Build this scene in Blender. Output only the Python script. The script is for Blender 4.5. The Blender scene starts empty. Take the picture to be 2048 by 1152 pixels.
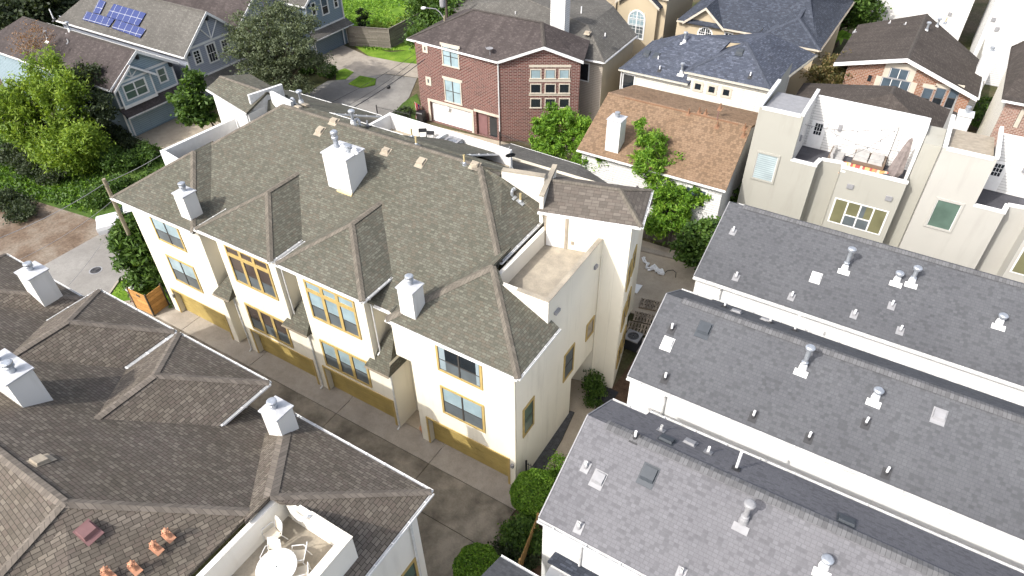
import bpy, math, random
from mathutils import Vector, Matrix
import numpy as np

# ------------------------------------------------------------------ camera, sky, sun, exposure
scene = bpy.context.scene
COL = scene.collection
rad = math.radians
F_PX, YAW, PITCH, ROLL = 1365.0, rad(122.0266), rad(40.3143), rad(-0.9228)
CAM = np.array([11.0912, -17.93824, 32.0])
_cy, _sy, _cp, _sp = math.cos(YAW), math.sin(YAW), math.cos(PITCH), math.sin(PITCH)
_fwd = np.array([_cy*_cp, _sy*_cp, -_sp]); _right = np.array([_sy, -_cy, 0.0]); _up = np.cross(_right, _fwd)
_cr, _sr = math.cos(ROLL), math.sin(ROLL)
_R, _U = _cr*_right + _sr*_up, -_sr*_right + _cr*_up

cd = bpy.data.cameras.new("camera"); cam = bpy.data.objects.new("camera", cd); COL.objects.link(cam)
cd.sensor_fit = 'HORIZONTAL'; cd.sensor_width = 36.0; cd.lens = 36.0*F_PX/2048.0
cd.clip_start = 0.5; cd.clip_end = 3000.0
cam.matrix_world = Matrix(((_R[0], _U[0], -_fwd[0], CAM[0]), (_R[1], _U[1], -_fwd[1], CAM[1]), (_R[2], _U[2], -_fwd[2], CAM[2]), (0, 0, 0, 1)))
scene.camera = cam

SUN_H = (0.445, 0.97)            # horizontal run of a shadow per metre of drop
SUN_EL = math.atan2(1.0, math.hypot(*SUN_H))
SUN_AZ = math.atan2(-SUN_H[1], -SUN_H[0])   # where the sun stands, seen from the place
world = bpy.data.worlds.new("World"); scene.world = world; world.use_nodes = True
_wn = world.node_tree
_sky = _wn.nodes.new("ShaderNodeTexSky"); _sky.sky_type = 'NISHITA'; _sky.sun_disc = False
_sky.sun_elevation = SUN_EL; _sky.sun_rotation = math.pi/2 - SUN_AZ
_sky.air_density = 0.8; _sky.dust_density = 4.0; _sky.ozone_density = 1.0
_bg = _wn.nodes["Background"]; _bg.inputs[1].default_value = 0.15
_hs = _wn.nodes.new("ShaderNodeHueSaturation"); _hs.inputs["Saturation"].default_value = 0.55   # thin haze whitens the sky
_wn.links.new(_sky.outputs[0], _hs.inputs["Color"]); _wn.links.new(_hs.outputs[0], _bg.inputs[0])
sd = bpy.data.lights.new("sun", 'SUN'); sd.energy = 2.0; sd.angle = rad(0.6); sd.color = (1.0, 0.96, 0.895)
sun = bpy.data.objects.new("sun", sd); COL.objects.link(sun)
sun.rotation_euler = Vector((-SUN_H[0], -SUN_H[1], 1.0)).to_track_quat('Z', 'Y').to_euler()
scene.view_settings.view_transform = 'Standard'; scene.view_settings.look = 'None'
scene.view_settings.exposure = 1.15; scene.view_settings.gamma = 1.0

# ------------------------------------------------------------------ measuring the photograph
def ray(u, v):
    return _R*((u-1024)/F_PX) - _U*((v-576)/F_PX) + _fwd
def P(u, v, z=None, x=None, y=None):
    """world point seen at photo pixel (u,v) at a known height or on a known vertical plane"""
    d = ray(u, v)
    t = (z-CAM[2])/d[2] if z is not None else (x-CAM[0])/d[0] if x is not None else (y-CAM[1])/d[1]
    return tuple(CAM + t*d)
def PP(pts, z): return [P(u, v, z=z) for u, v in pts]
def on_plane(u, v, p0, n):
    d = ray(u, v); n = np.array(n); t = (n @ (np.array(p0)-CAM))/(n @ d)
    return tuple(CAM + t*d)

random.seed(7); np.random.seed(7)

# ------------------------------------------------------------------ node materials
class NT:
    def __init__(s, name):
        s.m = bpy.data.materials.new(name); s.m.use_nodes = True; s.t = s.m.node_tree
        s.b = s.t.nodes["Principled BSDF"]; s.out = s.t.nodes["Material Output"]
    def n(s, typ, **k):
        nd = s.t.nodes.new("ShaderNode"+typ)
        for a, b in k.items():
            if a.startswith('i_'):
                nd.inputs[int(a[2:])].default_value = b
            else: setattr(nd, a, b)
        return nd
    def l(s, a, b): s.t.links.new(a, b)
    def uv(s): return s.n("UVMap").outputs[0]
    def pos(s): return s.n("NewGeometry").outputs["Position"]
    def noise(s, vec, scale, detail=4, rough=0.55):
        nd = s.n("TexNoise"); nd.inputs["Scale"].default_value = scale; nd.inputs["Detail"].default_value = detail
        nd.inputs["Roughness"].default_value = rough; s.l(vec, nd.inputs["Vector"]); return nd.outputs["Fac"]
    def ramp(s, fac, stops, interp='LINEAR'):
        nd = s.n("ValToRGB"); cr = nd.color_ramp; cr.interpolation = interp
        while len(cr.elements) < len(stops): cr.elements.new(0.5)
        for e, (p, c) in zip(cr.elements, stops):
            e.position = p; e.color = (c[0], c[1], c[2], 1) if not isinstance(c, (int, float)) else (c, c, c, 1)
        s.l(fac, nd.inputs[0]); return nd.outputs[0]
    def mix(s, fac, a, b, mode='MIX'):
        nd = s.n("Mix", data_type='RGBA', blend_type=mode)
        for i, val in ((0, fac), (6, a), (7, b)):
            sock = nd.inputs[i]
            if hasattr(val, 'links'): s.l(val, sock)
            elif isinstance(val, (int, float)): sock.default_value = val if i == 0 else (val, val, val, 1)
            else: sock.default_value = (val[0], val[1], val[2], 1)
        return nd.outputs[2]
    def scale(s, vec, sx, sy, sz=1.0):
        nd = s.n("Mapping"); nd.inputs["Scale"].default_value = (sx, sy, sz); s.l(vec, nd.inputs[0]); return nd.outputs[0]
    def bump(s, h, strength=0.3, dist=0.02):
        nd = s.n("Bump"); nd.inputs["Strength"].default_value = strength; nd.inputs["Distance"].default_value = dist
        s.l(h, nd.inputs["Height"]); s.l(nd.outputs[0], s.b.inputs["Normal"])
    def fin(s, col, rough=0.85, spec=0.25, metal=0.0):
        if hasattr(col, 'links'): s.l(col, s.b.inputs["Base Color"])
        else: s.b.inputs["Base Color"].default_value = (*col, 1)
        s.b.inputs["Roughness"].default_value = rough; s.b.inputs["Specular IOR Level"].default_value = spec
        s.b.inputs["Metallic"].default_value = metal
        return s.m
    def brick(s, vec, w, h, mortar, offset=0.5, freq=2, smooth=0.1, bias=0.0):
        nd = s.n("TexBrick", offset=offset, offset_frequency=freq)
        nd.inputs["Color1"].default_value = (0, 0, 0, 1); nd.inputs["Color2"].default_value = (1, 1, 1, 1)
        nd.inputs["Mortar"].default_value = (0.5, 0.5, 0.5, 1)
        nd.inputs["Scale"].default_value = 1.0; nd.inputs["Mortar Size"].default_value = mortar
        nd.inputs["Mortar Smooth"].default_value = smooth; nd.inputs["Bias"].default_value = bias
        nd.inputs["Brick Width"].default_value = w; nd.inputs["Row Height"].default_value = h
        s.l(vec, nd.inputs["Vector"]); return nd.outputs[0], nd.outputs[1]

def C(h, k=1.0):
    """sRGB hex -> linear"""
    o = []
    for i in (0, 2, 4):
        c = int(h[i:i+2], 16)/255
        o.append(k*(c/12.92 if c <= .04045 else ((c+.055)/1.055)**2.4))
    return tuple(o)
def mul(c, k): return tuple(x*k for x in c)

def shingle(name, base, tint, stain, tab=0.30, course=0.14, contrast=0.3, stain_amt=0.6, line=0.55, blotch=0.35, streak=0.0, tabs=0.0):
    """laminated asphalt shingles: tabs of mixed tone in courses, weather stains running down the slope"""
    t = NT(name); uv = t.uv()
    col, mort = t.brick(uv, tab, course, 0.012, offset=0.37, freq=3)
    lo, hi = mul(base, 1-contrast), mul(base, 1+contrast)
    if tabs:   # light field with scattered dark tabs
        c = t.ramp(col, [(0.0, lo), (tabs, mul(base, 1-contrast*.8)), (tabs+.06, base), (.7, tint), (1.0, mul(base, 1+contrast*.35))])
    else: c = t.ramp(col, [(0.0, lo), (0.22, mul(base, .85)), (0.42, tint), (0.62, base), (.85, hi), (1.0, mul(hi, 1.15))])
    # big soft blotches and grain
    nb = t.noise(uv, 0.35, 3, 0.6)
    c = t.mix(t.ramp(nb, [(0.35, 0.0), (0.68, 1.0)]), c, t.mix(1.0, c, stain, 'MULTIPLY'))
    nf = t.noise(uv, 6.0, 5, 0.65)
    c = t.mix(blotch, c, t.ramp(nf, [(0.3, mul(base, .55)), (0.7, mul(base, 1.35))]))
    if streak:
        ns = t.noise(t.scale(uv, 1.6, 0.12), 1.0, 4, 0.6)
        c = t.mix(t.ramp(ns, [(0.45, 0.0), (0.7, streak)]), c, mul(base, .45))
    c = t.mix(t.ramp(mort, [(0.0, 0.0), (1.0, line)]), c, mul(base, 0.3))
    h = t.mix(0.5, t.mix(1.0, col, mort, 'SUBTRACT'), t.noise(uv, 30, 2))
    t.bump(h, 0.5, 0.015)
    return t.fin(c, 0.92, 0.15)

def capmat(name, base):
    t = NT(name); uv = t.uv()
    col, mort = t.brick(uv, 0.16, 5.0, 0.01, offset=0.0, freq=2)
    c = t.ramp(col, [(0, mul(base, .75)), (0.5, base), (1, mul(base, 1.25))])
    c = t.mix(0.3, c, t.ramp(t.noise(uv, 5, 4), [(0.3, mul(base, .6)), (0.7, mul(base, 1.3))]))
    c = t.mix(t.ramp(mort, [(0, 0), (1, .6)]), c, mul(base, .35))
    return t.fin(c, 0.92, 0.15)

def stucco(name, base, dirt=(.35, .32, .27), amt=0.25, seams=0.0):
    t = NT(name); uv = t.uv(); p = t.pos()
    n1 = t.noise(p, 0.5, 4); n2 = t.noise(t.scale(p, 1.5, 1.5, 0.22), 1.0, 5, 0.6)
    c = t.mix(t.ramp(n1, [(.35, 0), (.7, .5)]), base, mul(base, .90))
    c = t.mix(t.ramp(n2, [(.55, 0), (.85, amt*.6)]), c, t.mix(.75, base, dirt, 'MULTIPLY'))
    if seams:
        col, mort = t.brick(uv, seams, 60.0, 0.012, offset=0.0)
        c = t.mix(t.ramp(mort, [(0, 0), (1, .22)]), c, mul(base, .5))
    t.bump(t.noise(p, 22, 4, .7), 0.35, 0.012)
    return t.fin(c, 0.9, 0.2)

def siding(name, base, lap=0.17, amt=.25):
    t = NT(name); uv = t.uv()
    col, mort = t.brick(uv, 3.4, lap, 0.012, offset=0.35, freq=2, smooth=0.0)
    sep = t.n("SeparateXYZ"); t.l(uv, sep.inputs[0])
    md = t.n("Math", operation='FRACT'); dv = t.n("Math", operation='DIVIDE'); dv.inputs[1].default_value = lap
    t.l(sep.outputs[1], dv.inputs[0]); t.l(dv.outputs[0], md.inputs[0])
    c = t.mix(t.ramp(t.noise(uv, .6, 4), [(.35, 0), (.7, amt)]), base, mul(base, .82))
    c = t.mix(t.ramp(mort, [(0, 0), (1, .75)]), c, mul(base, .22))
    inv = t.n("Math", operation='SUBTRACT'); inv.inputs[0].default_value = 1.0; t.l(md.outputs[0], inv.inputs[1])
    t.bump(inv.outputs[0], 0.8, 0.03)
    return t.fin(c, 0.7, 0.3)

def brickmat(name, a, b, c_, mortar, k=1.4):
    t = NT(name); uv = t.uv()
    col, mort = t.brick(uv, 0.24*k, 0.085*k, 0.016*k, smooth=0.2)
    c = t.ramp(col, [(0, a), (.4, b), (.75, c_), (1, mul(b, 1.25))])
    c = t.mix(t.ramp(t.noise(uv, .7, 4), [(.35, 0), (.7, .35)]), c, mul(b, .6))
    c = t.mix(mort, c, mortar)
    t.bump(t.mix(1.0, 1.0, mort, 'SUBTRACT'), 0.6, 0.012)
    return t.fin(c, 0.88, 0.2)

def plain(name, base, rough=0.6, metal=0.0, var=0.15, sc=3.0, spec=0.35):
    t = NT(name); p = t.pos()
    c = t.mix(t.ramp(t.noise(p, sc, 5, .6), [(.35, 0), (.68, 1)]), base, mul(base, 1-var))
    return t.fin(c, rough, spec, metal)

def ground_mat(name, stops, scale=0.4, fine=6.0, famt=.35, rough=.95, bump=.4, bdist=.03):
    t = NT(name); p = t.pos()
    c = t.ramp(t.noise(p, scale, 6, .62), stops)
    c = t.mix(famt, c, t.mix(1.0, c, t.ramp(t.noise(p, fine, 5, .7), [(.3, .35), (.7, 1.5)]), 'MULTIPLY'))
    t.bump(t.noise(p, fine*3, 4, .7), bump, bdist)
    return t.fin(c, rough, .15)

def concrete(name, base, dark, wet=0.5, sc=.35):
    t = NT(name); p = t.pos()
    c = t.mix(t.ramp(t.noise(p, sc, 6, .65), [(.38, 0), (.62, wet)]), base, dark)
    c = t.mix(t.ramp(t.noise(p, 1.7, 6, .7), [(.45, 0), (.75, .4)]), c, mul(dark, .75))
    c = t.mix(.3, c, t.mix(1.0, c, t.ramp(t.noise(p, 14, 4, .7), [(.3, .6), (.7, 1.35)]), 'MULTIPLY'))
    t.bump(t.noise(p, 40, 3, .7), .25, .01)
    return t.fin(c, .85, .25)

def leafmat(name, dark, mid, light, trans=.35, sc=.9):
    t = NT(name); g = t.n("NewGeometry")
    n1 = t.noise(g.outputs["Position"], sc, 3, .6)
    a = t.n("Math", operation='MULTIPLY_ADD'); a.inputs[1].default_value = .45
    t.l(g.outputs["Random Per Island"], a.inputs[0])
    b = t.n("Math", operation='MULTIPLY'); b.inputs[1].default_value = .6; t.l(n1, b.inputs[0]); t.l(b.outputs[0], a.inputs[2])
    c = t.ramp(a.outputs[0], [(.22, dark), (.52, mid), (.85, light)])
    t.fin(c, .55, .3)
    tr = t.n("BsdfTranslucent"); mx = t.n("MixShader"); mx.inputs[0].default_value = trans
    t.l(t.mix(1.0, c, (1.25, 1.2, .6), 'MULTIPLY'), tr.inputs[0])
    t.l(t.b.outputs[0], mx.inputs[1]); t.l(tr.outputs[0], mx.inputs[2]); t.l(mx.outputs[0], t.out.inputs[0])
    return t.m

def glass(name, base, rough=.06, spec=.6, stripes=0.0):
    t = NT(name); p = t.pos(); uv = t.uv()
    c = t.mix(t.ramp(t.noise(p, .9, 3), [(.35, 0), (.7, 1)]), base, mul(base, .7))
    if stripes:
        col, mort = t.brick(uv, 40, stripes, stripes*.25, offset=0)
        c = t.mix(t.ramp(mort, [(0, 0), (1, .6)]), c, mul(base, .5))
    return t.fin(c, rough, spec)

def planks(name, base, w=0.14, horiz=False, var=.35, line=.7, length=4.0):
    t = NT(name); uv = t.uv()
    if horiz: col, mort = t.brick(uv, length, w, .012, offset=.37)
    else:
        mp = t.n("Mapping"); mp.inputs["Rotation"].default_value = (0, 0, math.pi/2); t.l(uv, mp.inputs[0])
        col, mort = t.brick(mp.outputs[0], length, w, .012, offset=.37)
    c = t.ramp(col, [(0, mul(base, 1-var)), (1, mul(base, 1+var))])
    c = t.mix(.4, c, t.mix(1.0, c, t.ramp(t.noise(t.scale(uv, 2, 2), 2.5, 5, .7), [(.3, .5), (.7, 1.4)]), 'MULTIPLY'))
    c = t.mix(t.ramp(mort, [(0, 0), (1, line)]), c, mul(base, .2))
    return t.fin(c, .85, .2)

M = {}
M['sh_main'] = shingle('shingle_weathered', (.110, .108, .088), (.122, .103, .080), (.80, .82, .78), contrast=.30, blotch=.30, tab=.24, course=.13, line=.5)
M['sh_tower'] = shingle('shingle_warm_brown', (.128, .112, .096), (.137, .115, .098), (.80, .80, .80), contrast=.22, blotch=.25, tab=.4, course=.2)
M['sh_fg'] = shingle('shingle_brown_grey', (.134, .116, .098), (.128, .104, .090), (.80, .80, .74), contrast=.28, blotch=.22, line=.85, tab=.27, course=.14)
M['sh_row'] = shingle('shingle_grey', (.152, .151, .161), (.145, .143, .153), (.85, .85, .86), contrast=.27, blotch=.15, line=.2, course=.15, tab=.19, tabs=.20)
M['sh_row2'] = shingle('shingle_charcoal', (.100, .103, .110), (.095, .097, .105), (.85, .85, .86), contrast=.27, blotch=.15, line=.2, course=.15, tab=.19, tabs=.20)
M['sh_slate'] = shingle('shingle_slate_blue', (.074, .083, .107), (.063, .072, .096), (.8, .82, .86), contrast=.40, blotch=.25, course=.16, tab=.30)
M['sh_slate_d'] = shingle('shingle_slate_dark', (.054, .061, .078), (.046, .053, .069), (.8, .82, .86), contrast=.35, blotch=.25, course=.16, tab=.30)
M['sh_brown'] = shingle('shingle_tan_brown', (.225, .155, .103), (.205, .138, .09), (.85, .82, .78), contrast=.36, blotch=.15, course=.19, tab=.22, tabs=.28)
M['sh_dark'] = shingle('shingle_dark_brown', (.076, .065, .058), (.068, .058, .051), (.7, .7, .7), contrast=.18, blotch=.25, streak=.55)
M['sh_plum'] = shingle('shingle_plum_brown', (.082, .069, .066), (.072, .060, .059), (.65, .65, .66), contrast=.2, blotch=.2, streak=.5)
M['sh_grey'] = shingle('shingle_warm_grey', (.125, .119, .108), (.115, .108, .098), (.75, .75, .75), contrast=.15, blotch=.2, streak=.35)
M['cap_main'] = capmat('ridge_cap_weathered', (.140, .124, .102))
M['cap_fg'] = capmat('ridge_cap_brown', (.150, .130, .110))
M['cap_row'] = capmat('ridge_cap_grey', (.118, .118, .122))
M['cap_dark'] = capmat('ridge_cap_dark', (.07, .062, .056))
M['cap_slate'] = capmat('ridge_cap_slate', (.064, .072, .092))
M['cap_brown'] = capmat('ridge_cap_tan', (.20, .135, .09))
M['cap_grey'] = capmat('ridge_cap_warm_grey', (.12, .112, .10))
M['cream'] = stucco('stucco_cream', (.77, .725, .61), amt=.75, seams=2.7)
M['cream_in'] = stucco('stucco_parapet', (.69, .655, .58), amt=.3)
M['fgwhite'] = stucco('stucco_pale', (.78, .755, .69), amt=.5)
M['chim'] = stucco('stucco_chimney', (.68, .67, .64), amt=.9)
M['greige'] = stucco('stucco_greige', (.345, .338, .300), amt=.5)
M['offwhite'] = stucco('stucco_off_white', (.40, .39, .36), amt=.45)
M['tanst'] = stucco('stucco_tan', (.46, .385, .27), amt=.3)
M['panel'] = stucco('panel_white', (.72, .72, .705), amt=.12, seams=2.2)
M['sid_white'] = siding('siding_white', (.60, .597, .582), .20)
M['sid_cream'] = siding('siding_cream', (.64, .615, .54), .17)
M['sid_tan'] = siding('siding_tan_grey', (.42, .37, .31), .17)
M['sid_blue'] = siding('siding_blue', (.29, .375, .425), .19)
M['sid_gblue'] = siding('siding_grey_violet', (.32, .345, .405), .19)
M['sid_dblue'] = siding('siding_slate_blue', (.20, .255, .30), .19)
M['brick_red'] = brickmat('brick_red', (.070, .020, .017), (.120, .034, .027), (.145, .050, .040), (.235, .185, .165), 1.7)
M['brick_or'] = brickmat('brick_orange', (.17, .062, .034), (.25, .098, .054), (.29, .14, .085), (.33, .27, .22), 1.6)
M['brick_pk'] = brickmat('brick_pink', (.17, .078, .058), (.25, .12, .09), (.29, .17, .13), (.38, .32, .27))
M['stone'] = brickmat('stone_tan', (.30, .22, .14), (.42, .33, .22), (.36, .28, .19), (.5, .44, .34))
M['caststone'] = plain('cast_stone', (.52, .47, .39), .9, sc=2)
M['tan'] = plain('trim_tan', (.46, .335, .125), .7, var=.2)
M['gdoor'] = plain('garage_door_tan', (.40, .30, .10), .6, var=.25, sc=1.0)
M['white'] = plain('white_paint', (.72, .72, .71), .55, var=.10)
M['whited'] = plain('white_weathered', (.66, .66, .65), .7, var=.3)
M['cap_metal'] = plain('chimney_cap_metal', (.52, .53, .55), .5, var=.25, metal=.1)
M['galv'] = plain('galvanised_metal', (.47, .50, .54), .38, metal=.6, var=.3, sc=6)
M['darkmetal'] = plain('dark_metal', (.035, .037, .042), .5, metal=.3)
M['ventdark'] = plain('vent_charcoal', (.052, .060, .070), .5)
M['ventgrey'] = plain('vent_grey', (.27, .27, .28), .5, var=.2)
M['venttan'] = plain('vent_tan', (.36, .31, .24), .7, var=.3)
M['ventyel'] = plain('pipe_yellowed', (.55, .45, .24), .6, var=.3)
M['pipebrown'] = plain('pipe_brown', (.22, .12, .07), .7)
M['terracotta'] = plain('vent_terracotta', (.50, .25, .15), .8, var=.25)
M['ventplum'] = plain('vent_plum', (.19, .10, .10), .7)
M['pvc'] = plain('pvc_white', (.80, .80, .80), .4, var=.05)
M['rubber'] = plain('flashing_dark', (.045, .045, .048), .7)
M['gl_blind'] = glass('glass_blinds', (.30, .40, .44), .12, .5, stripes=0)
M['gl_screen'] = glass('glass_screen', (.115, .135, .145), .35, .4)
M['gl_dark'] = glass('glass_dark', (.018, .024, .030), .04, .8)
M['gl_green'] = glass('glass_green', (.10, .155, .125), .08, .6)
M['gl_brown'] = glass('glass_brown', (.080, .062, .055), .08, .6)
M['gl_slat'] = glass('glass_slatted_blind', (.42, .50, .52), .2, .4, stripes=.16)
M['gl_blue'] = glass('glass_blue', (.075, .105, .135), .05, .8)
M['curtain'] = glass('curtain_olive', (.17, .165, .09), .4, .4)
M['curtain_blue'] = glass('curtain_blue', (.34, .42, .46), .4, .3, stripes=.07)
M['wood_pallet'] = planks('pallet_wood', (.26, .215, .165), .14, False)
M['mullion'] = plain('sash_dark', (.06, .055, .05), .5)
M['concrete'] = concrete('concrete_drive', (.37, .33, .28), (.20, .175, .145))
M['alley'] = concrete('concrete_alley_stained', (.285, .25, .20), (.095, .082, .064), .9, .45)
M['road'] = concrete('concrete_road', (.245, .235, .218), (.165, .155, .143), .7, .2)
M['deck'] = concrete('deck_coating', (.37, .325, .255), (.20, .18, .15), .7, .6)
M['walk'] = concrete('concrete_walk', (.42, .36, .28), (.28, .24, .19), .5, .5)
M['tile'] = planks('deck_tile_dark', (.070, .070, .080), .6, True, .25, .3, .9)
M['grass'] = ground_mat('grass_lawn', [(.3, (.060, .120, .012)), (.5, (.125, .22, .022)), (.72, (.20, .29, .04))], .5, 9, .5)
M['ground'] = ground_mat('ground_soil', [(.25, (.030, .035, .014)), (.45, (.055, .060, .025)), (.62, (.12, .095, .06)), (.8, (.17, .13, .085))], .16, 5, .6)
M['wild'] = ground_mat('ground_overgrown', [(.25, (.030, .050, .012)), (.5, (.060, .105, .020)), (.75, (.110, .160, .035))], .35, 6, .6)
M['dirt'] = ground_mat('ground_dirt', [(.25, (.085, .058, .040)), (.45, (.15, .11, .08)), (.6, (.20, .165, .13)), (.75, (.24, .21, .175))], .45, 6, .55)
M['gravel'] = ground_mat('gravel_dark', [(.3, (.060, .060, .062)), (.7, (.11, .11, .115))], 3, 22, .7)
M['mulch'] = ground_mat('mulch_brown', [(.3, (.055, .034, .022)), (.7, (.13, .085, .058))], 1, 14, .7)
M['wood_old'] = planks('fence_wood_grey', (.155, .135, .112), .14, False, .35)
M['wood_oldh'] = planks('fence_wood_grey_horizontal', (.185, .165, .14), .16, True, .3, .7, 3.0)
M['wood_new'] = planks('fence_wood_orange', (.42, .225, .075), .30, True, .22, .5, 5.0)
M['wood_tan'] = planks('fence_wood_tan', (.36, .22, .085), .14, False, .25)
M['pole'] = plain('pole_wood', (.27, .235, .17), .9, var=.35, sc=4)
M['bark'] = plain('bark', (.085, .068, .05), .95, var=.4, sc=6)
M['barkpale'] = plain('bark_pale', (.28, .25, .20), .95, var=.4, sc=6)
M['iron'] = plain('wrought_iron', (.018, .018, .02), .5)
M['black'] = plain('black_plastic', (.014, .014, .016), .45)
M['bin_green'] = plain('bin_green', (.018, .062, .050), .45)
M['lf_bright'] = leafmat('leaves_bright', (.045, .115, .010), (.125, .255, .022), (.28, .43, .05))
M['lf_yellow'] = leafmat('leaves_yellow_green', (.060, .115, .012), (.155, .245, .024), (.31, .41, .05))
M['lf_mid'] = leafmat('leaves_mid', (.022, .052, .010), (.060, .120, .020), (.125, .21, .035))
M['lf_dark'] = leafmat('leaves_dark', (.012, .020, .009), (.034, .052, .020), (.085, .110, .050))
M['lf_oak'] = leafmat('leaves_oak', (.034, .050, .026), (.095, .120, .062), (.19, .22, .13))
M['lf_rust'] = leafmat('leaves_rusty', (.045, .052, .016), (.120, .110, .035), (.27, .17, .085))
M['lf_bare'] = leafmat('leaves_dry_orange', (.12, .06, .03), (.22, .12, .06), (.32, .19, .10))
M['lf_topiary'] = leafmat('leaves_topiary', (.035, .090, .008), (.105, .215, .018), (.21, .34, .045))
M['solar'] = None

# ------------------------------------------------------------------ objects and mesh helpers
def tag(o, label=None, cat=None, group=None, kind=None):
    if label: o['label'] = label
    if cat: o['category'] = cat
    if group: o['group'] = group
    if kind: o['kind'] = kind
    return o
def thing(name, label, cat, loc=(0, 0, 0), group=None, rz=0):
    o = bpy.data.objects.new(name, None); COL.objects.link(o); o.location = loc; o.rotation_euler[2] = rz
    o.empty_display_size = .3
    return tag(o, label, cat, group)
def wm(q):
    m = q.matrix_parent_inverse @ q.matrix_basis if q.parent is not None else q.matrix_basis.copy()
    return wm(q.parent) @ m if q.parent is not None else m
def copy_tree(o, parent=None):
    c = o.copy(); COL.objects.link(c)
    if parent is not None: c.parent = parent
    for ch in list(o.children): copy_tree(ch, c)
    return c

class MB:
    """collects polygons and builds one mesh with uv laid out in metres on each face"""
    def __init__(s): s.v = []; s.f = []; s.uvs = {}
    def poly(s, pts):
        i = len(s.v); s.v += [tuple(map(float, p)) for p in pts]; s.f.append(list(range(i, i+len(pts)))); return s
    def hexa(s, b, t):
        """b, t: four bottom and four top points in the same order (counter-clockwise from above)"""
        i = len(s.v); s.v += [tuple(map(float, p)) for p in list(b)+list(t)]
        for q in ((3, 2, 1, 0), (4, 5, 6, 7), (0, 1, 5, 4), (1, 2, 6, 5), (2, 3, 7, 6), (3, 0, 4, 7)):
            s.f.append([i+k for k in q])
        return s
    def box(s, x0, x1, y0, y1, z0, z1):
        return s.hexa([(x0, y0, z0), (x1, y0, z0), (x1, y1, z0), (x0, y1, z0)], [(x0, y0, z1), (x1, y0, z1), (x1, y1, z1), (x0, y1, z1)])
    def prism(s, pts, z0, z1):
        n = len(pts); i = len(s.v)
        s.v += [(p[0], p[1], z0) for p in pts]+[(p[0], p[1], z1) for p in pts]
        s.f.append([i+k for k in range(n)][::-1]); s.f.append([i+n+k for k in range(n)])
        for k in range(n): s.f.append([i+k, i+(k+1) % n, i+n+(k+1) % n, i+n+k])
        return s
    def tube(s, p0, p1, r0, r1=None, n=8, caps=True):
        r1 = r0 if r1 is None else r1
        a, b = Vector(p0), Vector(p1); d = (b-a).normalized()
        h = Vector((0, 0, 1)) if abs(d.z) < .9 else Vector((1, 0, 0))
        u = d.cross(h).normalized(); w = d.cross(u); i = len(s.v)
        for c, r in ((a, r0), (b, r1)):
            for k in range(n):
                t = 2*math.pi*k/n; s.v.append(tuple(c+u*(r*math.cos(t))+w*(r*math.sin(t))))
        for k in range(n): s.f.append([i+k, i+(k+1) % n, i+n+(k+1) % n, i+n+k])
        if caps: s.f.append([i+k for k in range(n)][::-1]); s.f.append([i+n+k for k in range(n)])
        return s
    def path(s, pts, r, n=6):
        rr = r if hasattr(r, '__len__') else [r]*len(pts)
        for a, b, ra, rb in zip(pts[:-1], pts[1:], rr[:-1], rr[1:]): s.tube(a, b, ra, rb, n)
        return s
    def lathe(s, c, prof, n=14):
        """prof: list of (radius, height)"""
        i = len(s.v)
        for r, z in prof:
            for k in range(n):
                t = 2*math.pi*k/n; s.v.append((c[0]+r*math.cos(t), c[1]+r*math.sin(t), c[2]+z))
        for j in range(len(prof)-1):
            for k in range(n): s.f.append([i+j*n+k, i+j*n+(k+1) % n, i+(j+1)*n+(k+1) % n, i+(j+1)*n+k])
        s.f.append([i+k for k in range(n)][::-1]); s.f.append([i+(len(prof)-1)*n+k for k in range(n)])
        return s
    def build(s, name, mat, parent=None, smooth=False, label=None):
        me = bpy.data.meshes.new(name); me.from_pydata(s.v, [], s.f)
        uvl = me.uv_layers.new(name="UVMap"); V = s.v
        data = np.zeros(len(me.loops)*2)
        for p in me.polygons:
            n = p.normal
            if abs(n.z) > .985: u, w = Vector((1, 0, 0)), Vector((0, 1, 0))
            else:
                u = Vector((-n.y, n.x, 0)).normalized(); w = n.cross(u)
                if w.z < 0: w = -w
            for li in p.loop_indices:
                c = Vector(V[me.loops[li].vertex_index]); data[2*li] = c.dot(u); data[2*li+1] = c.dot(w)
        uvl.data.foreach_set('uv', data)
        if smooth: me.polygons.foreach_set('use_smooth', [True]*len(me.polygons))
        me.materials.append(M[mat] if isinstance(mat, str) else mat)
        o = bpy.data.objects.new(name, me); COL.objects.link(o)
        if parent is not None:
            o.parent = parent
            # coordinates are world coordinates; keep them there
            o.matrix_parent_inverse = wm(parent).inverted()
        if label: o['label'] = label
        return o

class Face:
    """a vertical wall plane: o origin, u unit vector along the wall, n outward normal"""
    def __init__(s, o, u, n): s.o, s.u, s.n = Vector(o), Vector(u).normalized(), Vector(n).normalized()
    def p(s, a, z, d=0.0): q = s.o+s.u*a+s.n*d; return (q.x, q.y, q.z+z)
    def box(s, mb, a0, a1, z0, z1, d0, d1):
        return mb.hexa([s.p(a0, z0, d1), s.p(a1, z0, d1), s.p(a1, z0, d0), s.p(a0, z0, d0)], [s.p(a0, z1, d1), s.p(a1, z1, d1), s.p(a1, z1, d0), s.p(a0, z1, d0)])
    def px(s, u, v):
        q = Vector(on_plane(u, v, tuple(s.o), tuple(s.n)))-s.o; return q.dot(s.u), q.z
    def rect(s, bl, tr):
        a, b = s.px(*bl), s.px(*tr); return min(a[0], b[0]), min(a[1], b[1]), max(a[0], b[0]), max(a[1], b[1])
def wrect(F, u, v, w, h):
    a, z = F.px(u, v); return (a-w/2, z-h/2, a+w/2, z+h/2)
def south(x, y): return Face((x, y, 0), (1, 0, 0), (0, -1, 0))
def north(x, y): return Face((x, y, 0), (-1, 0, 0), (0, 1, 0))
def east(x, y): return Face((x, y, 0), (0, 1, 0), (1, 0, 0))
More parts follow.
